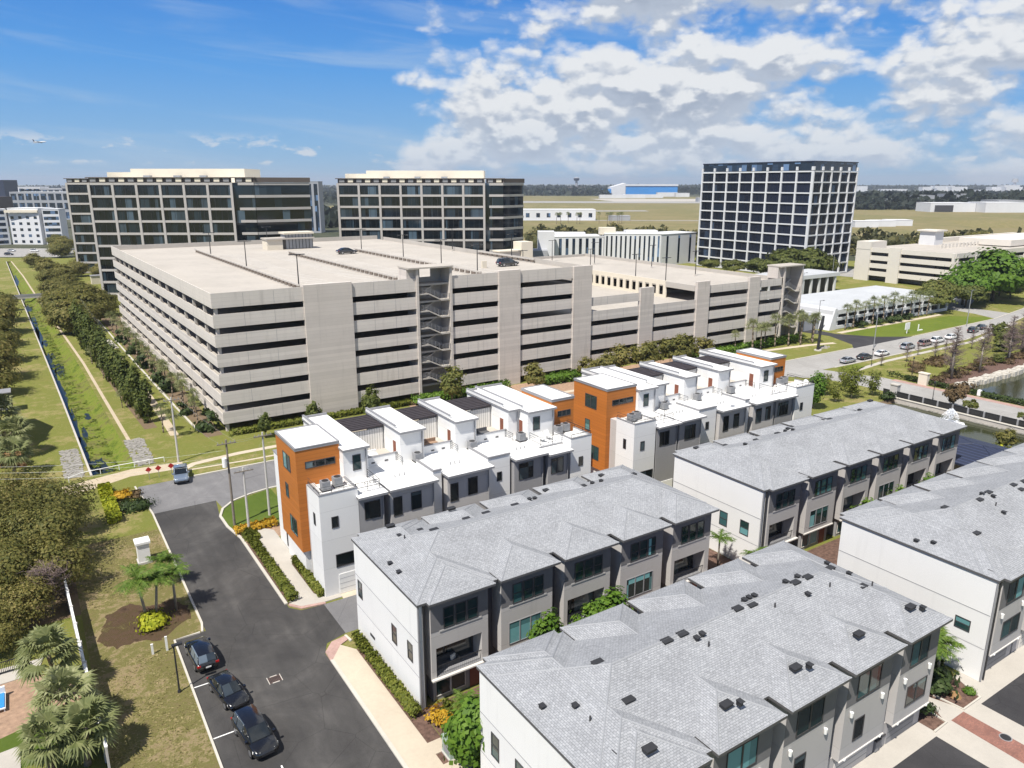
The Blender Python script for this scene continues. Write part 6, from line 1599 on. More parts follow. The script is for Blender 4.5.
# --- along the canal: conifers, palms, big trees
ccon = tree_proto('conifer', '', 'conifer', 8.2, 1.1, 'leaf_conifer', 2600, .30, .2, .14, 32, .2, fb=0, hollow=.15)
for i, (u, v, s) in enumerate(((15.0, 137.5, .95), (14.2, 141.5, 1.1), (14.5, 146.5, 1.0), (13.6, 150, 1.15), (13.3, 155.5, 1.05), (13.2, 161, 1.15), (12.8, 167, 1.1), (12.2, 172.5, 1.2), (12.6, 180, 1.2), (11.8, 187, 1.1), (11.5, 195, 1.25), (11.7, 203, 1.2), (11, 211, 1.25), (10.5, 219, 1.3))):
    put(ccon, (u, v), None, s, f'dark upright conifer in the row beside the canal, {ORD[i]} from the near end', 'conifers beside the canal')
for i, (u, v, s) in enumerate(((16.2, 130.5, .8), (17.4, 127, .75), (12.3, 150, .55), (11.7, 176, .7), (10.9, 192, .7))):
    put(tp, (u, v), None, s * .8, f'fan palm at the foot of the canal conifers, {ORD[i]} from the utility pole', 'palms among the canal conifers')
for i, (u, v, s) in enumerate(((22.0, 132.5, .8), (22.3, 137, .85), (21.7, 143.5, .9), (22.1, 147.5, .95), (21.4, 153, .8), (21.5, 160, .95), (21.3, 163, .9), (20.9, 170, .85), (20.9, 177, .95), (20.6, 185, .9), (20.4, 193, 1.0), (20.0, 202, 1.0), (19.8, 211, 1.0), (19.4, 221, 1.0), (19.2, 231, 1.0))):
    put(tp, (u, v), None, s * .78, f'fan palm along the long garage side wall, {ORD[i]} from the street corner', 'palms along the garage side wall')
rb2 = shrub_proto('shrub', '', 'shrub', 1.5, 2.9, 'leaf_dark', 900, .36, group='dark bushes along the garage side wall')
for i, (u, v, s) in enumerate(((22.6, 127.5, 1.25), (21.6, 139.5, .9), (21.2, 157.5, 1.1), (20.8, 166.5, 1.0), (20.6, 182, 1.2), (20.0, 199, 1.2), (19.6, 216, 1.2))):
    put(rb2, (u, v), None, s, f'dark bush at the foot of the garage side wall, {ORD[i]} from the street corner')
big = tree_proto('tree', '', 'tree', 8.5, 4.8, 'leaf_scrub', 7000, .45, .6, .3, 52, .2, fb=0, hollow=.35)
for i, (u, v, s) in enumerate(((10.5, 236, 1.1), (14.5, 247, 1.1), (9.5, 256, 1.0), (15.5, 268, 1.1), (8.5, 276, .9), (19.5, 262, .8), (22, 280, .7), (12, 292, .85), (9, 312, .8), (14, 332, .8), (10, 352, .85), (16, 372, .8), (11, 394, .9), (18, 310, .7))):
    put(big, (u, v), None, s, f'brown olive tree on the right canal bank beyond the conifers, {ORD[i]} along the canal', 'brown trees on the right canal bank')
for i, (u, v, s) in enumerate(((-9.0, 186, 1.1), (-8.4, 206, 1.1), (-9.5, 226, 1.1), (-9, 246, 1.2), (-8.0, 268, 1.1), (-8, 291, .9), (-8.6, 172, .9))):
    put(big, (u, v), None, s, f'dark brown tree on the left canal bank, {ORD[i]} from the left edge house', 'brown trees on the left canal bank')
for i, (lat, d, s) in enumerate(((-192, 333, .8), (-180, 330, .75), (-199, 352, 1.0), (-172, 338, .6), (-250, 420, 1.0), (-262, 440, 1.0), (-240, 452, .95), (-276, 470, 1.0), (-300, 500, .9), (-225, 400, .9), (-235, 372, .8), (-345, 560, .9), (-380, 600, 1), (-330, 480, .8))):
    put(big, LD(lat, d), None, s, f'brown olive tree, {ORD[i]} of the grove before the left office block', 'brown trees before the left office')
nt_ = [(345, 560), (352, 530), (362, 545), (372, 535), (384, 548), (395, 540), (403, 552), (330, 556), (318, 548), (306, 552), (414, 545), (440, 530), (455, 540), (470, 530), (485, 538), (500, 532), (515, 540), (425, 560), (335, 575), (375, 575)]
for i, (lat, d) in enumerate(nt_): put(big, LD(lat * .62 + 40, d * .78), None, 1.15 + .25 * (i % 3), f'olive tree in the belt behind the smaller cream garage, {ORD[i]} of the belt', 'olive trees behind the smaller garage')
fp = tp2
for i, lat in enumerate((48, 53, 62, 70, 74, 96, 103, 107, 110, 114, 117, 121)): put(fp, LD(lat * .93, 770 + (i % 3) * 8), None, 1.3, f'small far palm before the long white warehouse, {ORD[i]} from the office', 'far palms by the white warehouse')

# --- woods that read as one mass: far belts
def belt(label, boxes, leafm, n, size, name='woodland'):
    P = []
    tot = sum(b[1] - b[0] for b in boxes)
    for (l0, l1, d0, d1, h) in boxes:
        k = int(n * (l1 - l0) / tot); lat = rng.uniform(l0, l1, k); d = rng.uniform(d0, d1, k)
        hh = h * (.55 + .3 * np.sin(lat / h * 1.1 + d * .05) + .22 * np.sin(lat / h * 2.9 + 1.3)); hh = np.clip(hh, h * .25, h * 1.1)
        z = hh * rng.random(k) ** .6
        P.append(np.stack([RT.x * lat + FH.x * d, RT.y * lat + FH.y * d, z], 1))
    P = np.concatenate(P); m = len(P)
    me = quads_mesh(name, P, rng.normal(size=(m, 3)) + np.array([0, 0, .8]), size * rng.uniform(.6, 1.4, m), leafm)
    o = linkmesh(name, me, None); o['kind'] = 'stuff'; tag(o, label, 'woods')
    return o
belt('brown green scrub belt between the hotel and the airfield', [(10, 120, 470, 600, 9), (95, 210, 430, 560, 8)], 'leaf_belt', 9000, 2.6)
belt('olive tree belt behind the tall tower and smaller garage', [(200, 420, 420, 520, 10), (300, 420, 400, 470, 11), (420, 700, 470, 560, 9)], 'leaf_belt', 16000, 2.8)
belt('dark tree line behind the white hangars on the right', [(470, 1000, 1180, 1500, 24), (820, 1500, 1200, 1600, 22), (540, 1200, 1600, 2200, 16)], 'leaf_far', 26000, 8)
belt('dark tree line behind the airfield and the blue hangar', [(-200, 330, 2500, 3300, 20), (330, 1000, 2760, 3400, 20), (-200, 1500, 3500, 5200, 26), (1000, 4600, 4600, 6400, 22), (1200, 2400, 2300, 2700, 9)], 'leaf_far', 34000, 15)
belt('distant woods at the left between the city buildings', [(-1500, -380, 900, 1300, 12), (-1600, -300, 1500, 2600, 16), (-420, -60, 700, 1200, 9), (-3200, -200, 3000, 5200, 26)], 'leaf_far', 26000, 10)

# --- loose grass on the near lawns and weeds in the canal
def turf(label, areas, leafm, n, size, name='grass', z=0.0, clump=None):
    P = []; tot = sum((a[1] - a[0]) * (a[3] - a[2]) for a in areas)
    for (x0, x1, y0, y1) in areas:
        k = int(n * (x1 - x0) * (y1 - y0) / tot); x = rng.uniform(x0, x1, k); y = rng.uniform(y0, y1, k)
        f = np.sin(x * 1.7 + 1.3 * np.sin(y * .9)) + np.sin(y * 1.3 + 2 * np.sin(x * .7)) + rng.normal(size=k) * .9
        keep = f > (clump if clump is not None else -.4); x, y = x[keep], y[keep]
        P.append(np.stack([x, y, z + rng.uniform(.0, .35, len(x)) * size], 1))
    P = np.concatenate(P); m = len(P)
    o = linkmesh(name, quads_mesh(name, P, rng.normal(size=(m, 3)) * .22 + np.array([0, 0, .8]), size * rng.uniform(.5, 1.4, m), leafm, 2.2), None)
    o['kind'] = 'stuff'; tag(o, label, 'grass')
turf('dry tufted grass on the lawn between the white wall and the street', [(.5, 6.9, 42, 66), (1, 9.3, 76.5, 92)], 'leaf_grass', 9000, .12)
turf('green weeds growing in the bed of the drainage canal', [(4.9, 8.2, 117, 150), (4.2, 7.4, 150, 190), (2.6, 5.6, 190, 260), (1.2, 3.6, 260, 310)], 'leaf_weed', 9000, .3, 'weeds', -1.2, 1.0)

# ================================================================== VEHICLES
def car_proto(label, kind, paint, rim='rim'):
    """x = forward. Body and cabin are lofted from cross-sections."""
    T = thing('parked_car', label, 'car', (0, 0, 0), None, local=True)
    if kind == 'suv':
        L, Wd, H = 4.75, .95, 1.70
        body = [(-2.37, .80, .45, .78), (-2.25, .90, .32, .98), (-1.5, .95, .27, 1.02), (0, .96, .26, 1.0), (1.0, .95, .27, .98), (1.75, .92, .28, .92), (2.2, .85, .32, .82), (2.37, .72, .42, .70)]
        cab = [(-2.22, .78, .70, .98, 1.05), (-1.95, .84, .66, 1.0, 1.58), (-1.2, .86, .68, 1.01, 1.68), (-.1, .86, .68, 1.0, 1.69), (.45, .85, .66, .99, 1.60), (1.25, .82, .70, .97, 1.0)]
    elif kind == 'sedan':
        L, Wd, H = 4.75, .92, 1.45
        body = [(-2.37, .74, .45, .80), (-2.2, .86, .32, .94), (-1.4, .92, .25, .95), (0, .92, .24, .92), (1.0, .91, .25, .90), (1.8, .88, .27, .82), (2.2, .80, .3, .72), (2.38, .66, .4, .6)]
        cab = [(-1.85, .76, .66, .93, .97), (-1.1, .80, .60, .94, 1.36), (-.3, .82, .62, .93, 1.44), (.3, .82, .60, .92, 1.38), (1.15, .80, .66, .90, .93)]
    else:
        L, Wd, H = 5.6, .98, 1.85
        body = [(-2.8, .88, .5, .95), (-2.7, .95, .42, 1.06), (-.9, .97, .38, 1.06), (.2, .98, .36, 1.08), (1.4, .97, .36, 1.08), (2.2, .94, .38, 1.03), (2.65, .90, .42, .95), (2.8, .80, .5, .8)]
        cab = [(-.95, .86, .74, 1.05, 1.2), (-.8, .86, .72, 1.06, 1.78), (-.1, .88, .74, 1.07, 1.85), (.45, .88, .72, 1.07, 1.80), (1.25, .84, .74, 1.07, 1.1)]
    def loft(S, ring, m, caps=True):
        b = MB(); n = len(ring(S[0])); V = []; F = []
        for s in S: V += ring(s)
        for i in range(len(S) - 1):
            for j in range(n): F.append((i * n + j, i * n + (j + 1) % n, (i + 1) * n + (j + 1) % n, (i + 1) * n + j))
        if caps: F += [tuple(range(n - 1, -1, -1)), tuple((len(S) - 1) * n + j for j in range(n))]
        b.add(V, F, m); return b
    rb_ = lambda s: [(s[0], -s[1] * .86, s[2]), (s[0], s[1] * .86, s[2]), (s[0], s[1], s[2] + .14), (s[0], s[1], s[3] - .2), (s[0], s[1] * .95, s[3] - .05), (s[0], s[1] * .8, s[3]), (s[0], -s[1] * .8, s[3]), (s[0], -s[1] * .95, s[3] - .05), (s[0], -s[1], s[3] - .2), (s[0], -s[1], s[2] + .14)]
    body_b = loft(body, rb_, paint)
    if kind == 'pickup':                                 # open bed
        body_b.box(-2.68, -1.0, -.9, -.8, 1.0, 1.16, paint); body_b.box(-2.68, -1.0, .8, .9, 1.0, 1.16, paint); body_b.box(-2.76, -2.68, -.9, .9, 1.0, 1.16, paint)
    body_o = body_b.build('body', T, True)
    rc = lambda s: [(s[0], -s[1], s[3] - .03), (s[0], s[1], s[3] - .03), (s[0], s[2] + (s[1] - s[2]) * .15, s[4] - .05), (s[0], s[2] - .05, s[4]), (s[0], -s[2] + .05, s[4]), (s[0], -s[2] - (s[1] - s[2]) * .15, s[4] - .05)]
    loft(cab, rc, 'car_glass').build('windows', T, False)
    # roof skin and pillars over the glass
    r = MB(); S = cab[1:-1]; V = []; F = []
    for s in S: V += [(s[0], -s[2] - .01, s[4] - .045), (s[0], -s[2] + .06, s[4] + .012), (s[0], s[2] - .06, s[4] + .012), (s[0], s[2] + .01, s[4] - .045)]
    for i in range(len(S) - 1):
        for j in range(3): F.append((i * 4 + j, i * 4 + j + 1, (i + 1) * 4 + j + 1, (i + 1) * 4 + j))
    r.add(V, F, paint)
    for k in range(len(cab)):
        if k in (0, len(cab) - 1): continue
        s = cab[k]
        if k in (1, len(cab) - 2):
            e = cab[0] if k == 1 else cab[-1]
            for sg in (-1, 1):
                r.tube((s[0], sg * (s[2] + .01), s[4] - .03), (e[0], sg * e[1] * .98, e[3] + .01), .045, .05, paint, 5)
        else:
            for sg in (-1, 1): r.tube((s[0], sg * (s[2] + .015), s[4] - .05), (s[0], sg * (s[1] + .005), s[3]), .035, .035, paint, 5)
    r.build('roof', T, True)
    wx = (-1.42, 1.42) if kind != 'pickup' else (-1.75, 1.8); wr = .34 if kind == 'sedan' else .38
    for x in wx:
        for sg in (-1, 1):
            w = MB(); y = sg * (Wd - .12); w.tube((x, y - .11, wr), (x, y + .11, wr), wr, wr, 'rubber', 18); wo = w.build('wheel', T)
            q = MB(); q.tube((x, y + sg * .112, wr), (x, y + sg * .125, wr), wr * .66, wr * .6, rim, 12); q.build('rim', wo)
    f = body[-2]; bk = body[1]
    for sg in (-1, 1):
        MB().add([(f[0] + .02, sg * f[1] * .55, f[3] - .17), (f[0] + .02, sg * f[1] * .55, f[3] - .02), (f[0] - .35, sg * f[1] * 1.0, f[3] - .0), (f[0] - .35, sg * f[1] * 1.04, f[3] - .16), (f[0] + .12, sg * f[1] * .55, f[3] - .2), (f[0] + .1, sg * f[1] * .6, f[3] - .06), (f[0] - .28, sg * f[1] * 1.06, f[3] - .04), (f[0] - .26, sg * f[1] * 1.08, f[3] - .18)],
                 [(4, 5, 6, 7), (0, 1, 5, 4), (1, 2, 6, 5), (2, 3, 7, 6), (3, 0, 4, 7)], 'lamp_glass').build('headlight', T)
        MB().box(bk[0] - .12, bk[0] + .06, sg * bk[1] * .66, sg * bk[1] * .98, bk[3] - .24, bk[3] - .08, 'tail_glass').build('taillight', T)
        MB().box(cab[-1][0] - .32, cab[-1][0] - .12, sg * (cab[-1][1] + .08), sg * (cab[-1][1] + .26), cab[-1][3], cab[-1][3] + .15, paint).build('mirror', T)
    g = MB(); g.box(body[-1][0] - .06, body[-1][0] + .015, -.45, .45, .42, .62, 'steel_dark'); g.build('grille', T)
    p = MB(); p.box(body[0][0] - .012, body[0][0] + .03, -.22, .22, .55, .68, 'trim_white'); p.build('number_plate', T)
    return T
suv = car_proto('farthest of the three black kerb cars, its tail lights to the camera', 'suv', 'paint_black'); place(suv, (8.5, 62.3, .008), R(93))
sed = car_proto('black sedan in the middle of the three dark cars at the kerb', 'sedan', 'paint_black'); place(sed, (9.3, 56.0, .008), R(-81))
suv2 = car_proto('black off road car nearest to the bottom of the picture, its front to the camera', 'suv', 'paint_black'); place(suv2, (9.75, 49.7, .008), R(-84), 1.04)
pk = car_proto('blue grey pickup truck stopped at the dead end of the street', 'pickup', 'paint_bluegray'); place(pk, (14.9, 107.6, .009), R(-98))
sedS = car_proto('', 'sedan', 'paint_silver'); sedC = car_proto('', 'sedan', 'paint_charcoal'); sedW = car_proto('', 'sedan', 'paint_whitecar'); suvW = car_proto('', 'suv', 'paint_whitecar'); suvC = car_proto('', 'suv', 'paint_charcoal'); suvT = car_proto('', 'suv', 'paint_tan'); suvS = car_proto('', 'suv', 'paint_silver')
gc = 'cars parked along the far kerb'
for P, lb, u, v in ((sedS, 'silver grey sedan parked first in the row at the lawn island', 156.9, 98.6), (sedC, 'dark sedan parked second from the lawn island', 163.6, 98.7), (sedW, 'white sedan parked third from the lawn island', 170.4, 98.5), (suvS, 'silver estate car parked between the white sedan and the brown car', 183.0, 99.4),
    (suvT, 'dull brown car parked between the silver estate and the next white car', 190.6, 99.2), (suvW, 'white car parked sixth from the lawn island', 197.0, 99.5), (sedW, 'white sedan parked seventh from the lawn island, before the bare trees', 204.6, 99.9), (suvC, 'dark car half hidden by the bare trees beside the far kerb', 219, 101.4), (sedC, 'last dark car of the far kerb row behind the bare trees', 226, 102.6)):
    put(P, (u, v, .012), R(2 if v < 100 else 9), 1.0, lb, gc)
p = GX((95.4, 147.9, 21.32)); put(suvC, p, R(1), 1.1, 'lone dark car on the garage roof beside the stair tower deck')
p = GX((75.5, 198.0, 21.32)); put(sedC, p, R(3), 1.15, 'lone dark sedan far back on the garage roof near the lobby')
lots = [LD(l, d) for l, d in ((100, 388), (106, 380), (112, 372), (118, 364), (128, 352), (134, 345), (141, 338), (147, 350))]
for i, (u, v) in enumerate(lots): put((sedW, suvC, sedS, suvW)[i % 4], (u, v, .055), R(35), 1.0, f'parked car in the lot below the tall tower, {ORD[i]} from the hotel', 'cars in the tower lot')
for i in range(14):
    l = -372 + (i % 7) * 14; d = 434 + (i // 7) * 24
    put((sedW, suvC, sedS, suvW, sedC)[i % 5], (*LD(l, d), .055), R(-30), 1.0, f'parked car in the lot below the small white hotel, {ORD[i]} from the left edge', 'cars in the hotel lot')

# ================================================================== STREET FURNITURE
sl = thing('street_lamp', 'slim black street lamp on the lawn beside the parked black cars', 'street lamp', (6.05, 58.7, 0))
MB().tube((6.05, 58.7, 0), (6.05, 58.7, 4.3), .075, .06, 'steel_dark', 8).build('pole', sl); MB().tube((6.05, 58.7, 0), (6.05, 58.7, .18), .16, .14, 'steel_dark', 8).build('base', sl)
o = MB().box(5.9, 6.7, 58.56, 58.84, 4.25, 4.4, 'steel_dark').build('lamp_head', sl); MB().box(6.25, 6.65, 58.6, 58.8, 4.235, 4.249, 'lamp_glass').build('lens', o)
def wood_pole(label, x, y, h, m='pole_wood', arms=1, trans=False, r=.16):
    t = thing('utility_pole', label, 'utility pole', (x, y, 0), 'utility poles')
    MB().tube((x, y, 0), (x, y, h), r, r * .65, m, 9).build('pole', t)
    for k in range(arms):
        z = h - .5 - k * .9
        MB().box(x - 1.1, x + 1.1, y - .19, y - .08, z, z + .12, 'pole_wood').build('crossarm', t)
        for q in (-.95, -.45, .45, .95): MB().tube((x + q, y - .13, z + .12), (x + q, y - .13, z + .36), .05, .03, 'steel_gray', 6).build('insulator', t)
    if trans:
        MB().tube((x - .42, y - .1, h - 3.3), (x - .42, y - .1, h - 2.2), .28, .28, 'trim_white', 12).build('transformer', t)
        MB().box(x - .2, x, y - .12, y + .02, h - 2.9, h - 2.6, 'steel_gray').build('bracket', t)
    return t
wood_pole('tall utility pole with a white transformer beside the lawn island', 17.45, 88.1, 10.9, trans=True, arms=1)
wood_pole('shorter concrete pole with one crossarm beside the orange flowers', 18.44, 85.2, 8.2, 'pole_concrete', arms=1)
wood_pole('tall concrete utility pole touching the orange tower', 21.8, 88.6, 10.9, 'pole_concrete', arms=1)
wood_pole('utility pole beside the pickup truck at the end of the canal', 15.76, 114.6, 10.0, 'pole_concrete', arms=1)
def wire(label, A, B, sag, r=.009, n=14):
    b = MB(); A = Vector(A); B = Vector(B); pv_ = None
    for i in range(n + 1):
        t = i / n; q = A.lerp(B, t) - Vector((0, 0, sag * 4 * t * (1 - t)))
        if pv_ is not None: b.tube(pv_, q, r, r, 'steel_gray', 4)
        pv_ = q
    return tag(b.build('overhead_wire'), label, 'wire', 'overhead wires')
for i in range(3): wire(f'thin overhead wire from the transformer pole to the left edge, {ORD[i]} from the top', (17.45, 88.1, 9.6 - i * .75), (-14, 104, 9.2 - i * .75), .9)
for i, dx in enumerate((-.95, .95)): wire(f'thin wire between the canal end pole and the transformer pole, {("street", "garage")[i]} side', (15.76 + dx, 114.5, 9.8), (17.45 + dx, 88, 10.7), .5)
for i, dx in enumerate((-.9, .9)): wire(f'thin wire between the transformer pole and the pole at the tower, {("near", "far")[i]} side', (17.45, 88.1 - dx * .1, 10.6 - .2 * i), (21.8, 88.6, 10.6 - .2 * i), .12)
wire('thin wire from the shorter concrete pole to the pole at the tower', (18.44, 85.2, 7.9), (21.8, 88.6, 9.9), .15)
for i in range(2): wire(f'thin wire running along the garage side wall from the canal end pole, {("upper", "lower")[i]}', (15.76, 114.6, 9.8 - i * .6), (13.0, 240, 9.4 - i * .6), 1.5)
def post_sign(label, x, y, kind):
    t = thing('road_sign', label, 'road sign', (x, y, 0), 'red end of road signs')
    MB().box(x - .03, x + .03, y - .03, y + .03, 0, 1.3, 'steel_gray').build('post', t)
    b = MB(); s = .42
    b.add([(x, y - .04, 1.0), (x + s, y - .04, 1.0 + s), (x, y - .04, 1.0 + 2 * s), (x - s, y - .04, 1.0 + s), (x, y - .06, 1.0), (x + s, y - .06, 1.0 + s), (x, y - .06, 1.0 + 2 * s), (x - s, y - .06, 1.0 + s)],
          [(0, 1, 2, 3), (7, 6, 5, 4), (0, 4, 5, 1), (1, 5, 6, 2), (2, 6, 7, 3), (3, 7, 4, 0)], 'red_sign'); b.build('sign_plate', t)
for i, u in enumerate((11.1, 12.35, 14.0)): post_sign(f'red diamond end of road sign at the sandy track, {ORD[i]} from the left', u, 109.6, 0)
# white entrance pillar
ep = thing('entrance_pillar', 'white square entrance pillar behind a bright feather palm', 'pillar', (7.0, 84.2, 0))
MB().box(6.35, 7.55, 83.5, 84.7, 0, 2.35, 'stucco_white').build('shaft', ep); MB().box(6.2, 7.7, 83.35, 84.85, 2.35, 2.6, 'trim_white').build('cap', ep); MB().box(6.25, 7.65, 83.4, 84.8, 0, .25, 'stucco_gray').build('base', ep)
for lb, x, y, h in (('short white marker post in the mulch bed, left of two', 5.05, 65.4, .95), ('taller white marker post at the edge of the yellow shrub ring', 6.2, 65.3, 1.35)):
    t = thing('marker_post', lb, 'post', (x, y, 0), 'white marker posts'); MB().box(x - .09, x + .09, y - .06, y + .06, 0, h, 'trim_white').build('post', t); MB().box(x - .1, x + .1, y - .07, y + .07, h, h + .06, 'trim_white').build('cap', t)
# white wall running down the left side
ww = thing('garden_wall', 'white masonry garden wall running from the thicket past the fan palms', 'wall', (-.2, 66, 0))
pts = [(-.62, 81.0), (-.2, 66), (.35, 52)]
for a, c in zip(pts[:-1], pts[1:]):
    L_, R_ = ribbon([a, c], .13); MB().prism([R_[0], R_[1], L_[1], L_[0]], 0, 2.15, 'stucco_gray').build('panel', ww)
    L_, R_ = ribbon([a, c], .2); MB().prism([R_[0], R_[1], L_[1], L_[0]], 2.15, 2.25, 'trim_white').build('coping', ww)
for i in range(9):
    y = 80.6 - i * 3.4; x = -.62 + (81 - y) * .0325; MB().box(x - .13, x + .13, y - .13, y + .13, 0, 2.3, 'stucco_gray').build('pier', ww)
bf = thing('metal_fence', 'short black metal fence at the left edge beside the fan palm', 'fence', (-5.2, 69.2, 0))
f = MB(); f.box(-8, -4.4, 69.18, 69.24, 1.15, 1.22, 'steel_dark'); f.box(-8, -4.4, 69.18, 69.24, .15, .22, 'steel_dark')
for k in range(28): f.box(-8 + k * .13, -7.96 + k * .13, 69.19, 69.23, .22, 1.15, 'steel_dark')
f.build('panel', bf)
for x in (-6.2, -4.4): MB().box(x - .05, x + .05, 69.16, 69.26, 0, 1.35, 'steel_dark').build('post', bf)
lg_ = thing('lounge', 'blue and white sun bed at the left edge by the mulch', 'sun bed', (-6.2, 64.6, 0))
MB().box(-6.8, -5.75, 63.6, 65.8, .28, .38, 'trim_white').build('frame', lg_); MB().box(-6.72, -5.82, 63.7, 65.7, .381, .46, 'blue_metal').build('cushion', lg_)
for x in (-6.7, -5.85):
    for y in (63.7, 65.7): MB().box(x - .04, x + .04, y - .04, y + .04, 0, .28, 'trim_white').build('leg', lg_)
MB().box(-6.8, -5.75, 65.8, 66.0, .28, .9, 'trim_white').build('headboard', lg_)
ubx = thing('utility_cabinet', 'pale green utility cabinet beside the bright green tree', 'cabinet', (21.6, 40.4, 0))
MB().box(20.85, 22.2, 39.95, 41.2, .12, 1.35, 'cabinet_green').build('casing', ubx); MB().box(20.8, 22.25, 39.9, 41.25, 1.35, 1.45, 'cabinet_green').build('lid', ubx); MB().box(20.75, 22.3, 39.85, 41.3, 0, .12, 'concrete').build('plinth', ubx)
MB().box(20.83, 20.848, 40.2, 40.95, .3, 1.2, 'trim_gray').build('door', ubx)
# big road lamps and the pylon on the right
for lb, x, y, h in (('tall pale road lamp behind the parked white sedan', 176.8, 104.6, 10.5), ('tall pale road lamp standing beyond the bare trees by the far road', 226.5, 106.9, 10.5), ('tall lamp before the slanted end of the white deck', 182, 124.5, 9), ('tall pale lamp at the back of the white deck', 212, 152, 12), ('dark lamp left of the smaller garage', 278, 186, 13)):
    t = thing('street_lamp', lb, 'street lamp', (x, y, 0), 'tall road lamps'); MB().tube((x, y, 0), (x, y, h), .13, .08, 'steel_gray', 8).build('pole', t)
    MB().box(x - .1, x + 1.5, y - .06, y + .06, h - .1, h, 'steel_gray').build('arm', t); MB().box(x + 1.1, x + 1.7, y - .16, y + .16, h - .14, h - .02, 'steel_dark').build('lamp_head', t)
py = thing('sculpture', 'tall dark slender roadside sculpture on the lawn by the lower garage end', 'sculpture', (162.4, 110.4, 0))
MB().tube((162.4, 110.4, 0), (162.7, 110.4, 5.2), .38, .3, 'steel_dark', 8).build('lower_shaft', py); MB().tube((162.7, 110.4, 5.2), (163.2, 110.3, 8.6), .5, .28, 'steel_dark', 8).build('upper_shaft', py); MB().tube((162.4, 110.4, 0), (162.4, 110.4, .25), .9, .85, 'concrete', 12).build('base', py)
rb3 = thing('boulder_group', 'pale boulders laid at the foot of the dark roadside sculpture', 'boulders', (166, 111.2, 0))
for i in range(9):
    x = 163.6 + i * .6 + random.uniform(-.3, .3); y = 111 + random.uniform(-.9, .9); r = random.uniform(.25, .5); MB().tube((x, y, 0), (x, y, r), r * 1.2, r * .6, 'rock', 7).build('boulder', rb3)
ms = thing('monument_sign', 'square white sign board on a post on the lawn before the deck palms', 'sign', (202, 110.6, 0))
MB().box(201, 203.1, 110.5, 110.66, 1.1, 3.0, 'trim_white').build('panel', ms); MB().box(201.9, 202.2, 110.5, 110.66, 0, 1.1, 'trim_white').build('post', ms)
ws = thing('marker_stand', 'low white L shaped stand right of the white sign board', 'stand', (209, 110.8, 0))
MB().box(208, 208.25, 110.7, 110.9, 0, 1.9, 'trim_white').build('upright', ws); MB().box(208.25, 210.4, 110.7, 111.1, 0, .25, 'trim_white').build('foot', ws)
gp = thing('gate_pillar', 'cream gate pillar at the road hedge before the far pond', 'pillar', (152, 78.4, 0))
MB().box(151.6, 152.6, 77.5, 79.3, 0, 2.3, 'cream').build('shaft', gp); MB().box(151.5, 152.7, 77.4, 79.4, 2.3, 2.5, 'cream').build('cap', gp)
gp2 = thing('gate_pillar', 'grey capped gate pillar at the head of the pond fence', 'pillar', (138.6, 76.6, 0))
MB().box(138.1, 139.2, 75.9, 77.3, 0, 2.3, 'stucco_gray').build('shaft', gp2); MB().box(138.0, 139.3, 75.8, 77.4, 2.3, 2.5, 'concrete').build('cap', gp2)
wb_ = thing('mailbox', 'white box on the pavement beside the dark red bush', 'box', (152.4, 67.6, 0)); MB().box(152.1, 152.7, 67.3, 67.9, .2, 1.3, 'trim_white').build('casing', wb_); MB().box(152.15, 152.65, 67.35, 67.85, 0, .2, 'concrete').build('plinth', wb_)
for lb, x, y in (('short black lamp post beside the pond road fence', 141.2, 70.6), ('short black lamp post on the park lawn edge', 157.8, 84.0), ('short black lamp post between lawn island and parked cars', 158.5, 93.8)):
    t = thing('lamp_post', lb, 'lamp post', (x, y, 0), 'short black lamp posts'); MB().tube((x, y, 0), (x, y, 3.6), .07, .05, 'steel_dark', 7).build('pole', t); MB().tube((x, y, 3.6), (x, y, 4.0), .2, .12, 'steel_dark', 8).build('lantern', t)
# fountain
fo = thing('fountain', 'white spray of the fountain in the pond beside the stone wall', 'fountain', (133, 63, -.7))
MB().tube((133, 63, -.7), (133, 63, -.5), .7, .6, 'steel_dark', 14).build('float', fo)
n = 1900; a = rng.uniform(0, 6.283, n); sp_ = rng.uniform(.3, 1.0, n); t_ = rng.random(n); rad = sp_ * t_ * 1.7; z = 4.6 * (t_ * 2.1 - 2.1 * t_ * t_) * (1.15 - .5 * sp_) - .75
P = np.stack([np.cos(a) * rad, np.sin(a) * rad, z + .95], 1)
sprm = mat('spray', (.85, .87, .9), .4, .02)
o = linkmesh('spray', quads_mesh('spray', P, rng.normal(size=(n, 3)), .10 * rng.uniform(.5, 1.6, n), 'spray', 1.2), fo)
foam = MB(); foam.add([(133 + math.cos(i * .5236) * (2.0 + .4 * (i % 2)), 63 + math.sin(i * .5236) * (2.0 + .4 * (i % 3)), -.69) for i in range(12)], [tuple(range(12))], 'spray'); foam.build('foam', fo)
sk = thing('boat', 'small white moored boat at the end of the second grey row', 'boat', (115.8, 57.6, -.9))
MB().add([(114.2, 57.0, -.95), (117, 56.8, -.95), (117.9, 57.7, -.95), (117, 58.5, -.95), (114.2, 58.3, -.95), (114, 56.8, -.45), (117.2, 56.6, -.4), (118.4, 57.7, -.3), (117.2, 58.7, -.4), (114, 58.5, -.45)],
         [(4, 3, 2, 1, 0), (0, 1, 6, 5), (1, 2, 7, 6), (2, 3, 8, 7), (3, 4, 9, 8), (4, 0, 5, 9), (5, 6, 7, 8, 9)], 'trim_white').build('hull', sk)
MB().box(114.6, 115.0, 56.9, 58.4, -.42, -.34, 'trim_gray').build('bench', sk)
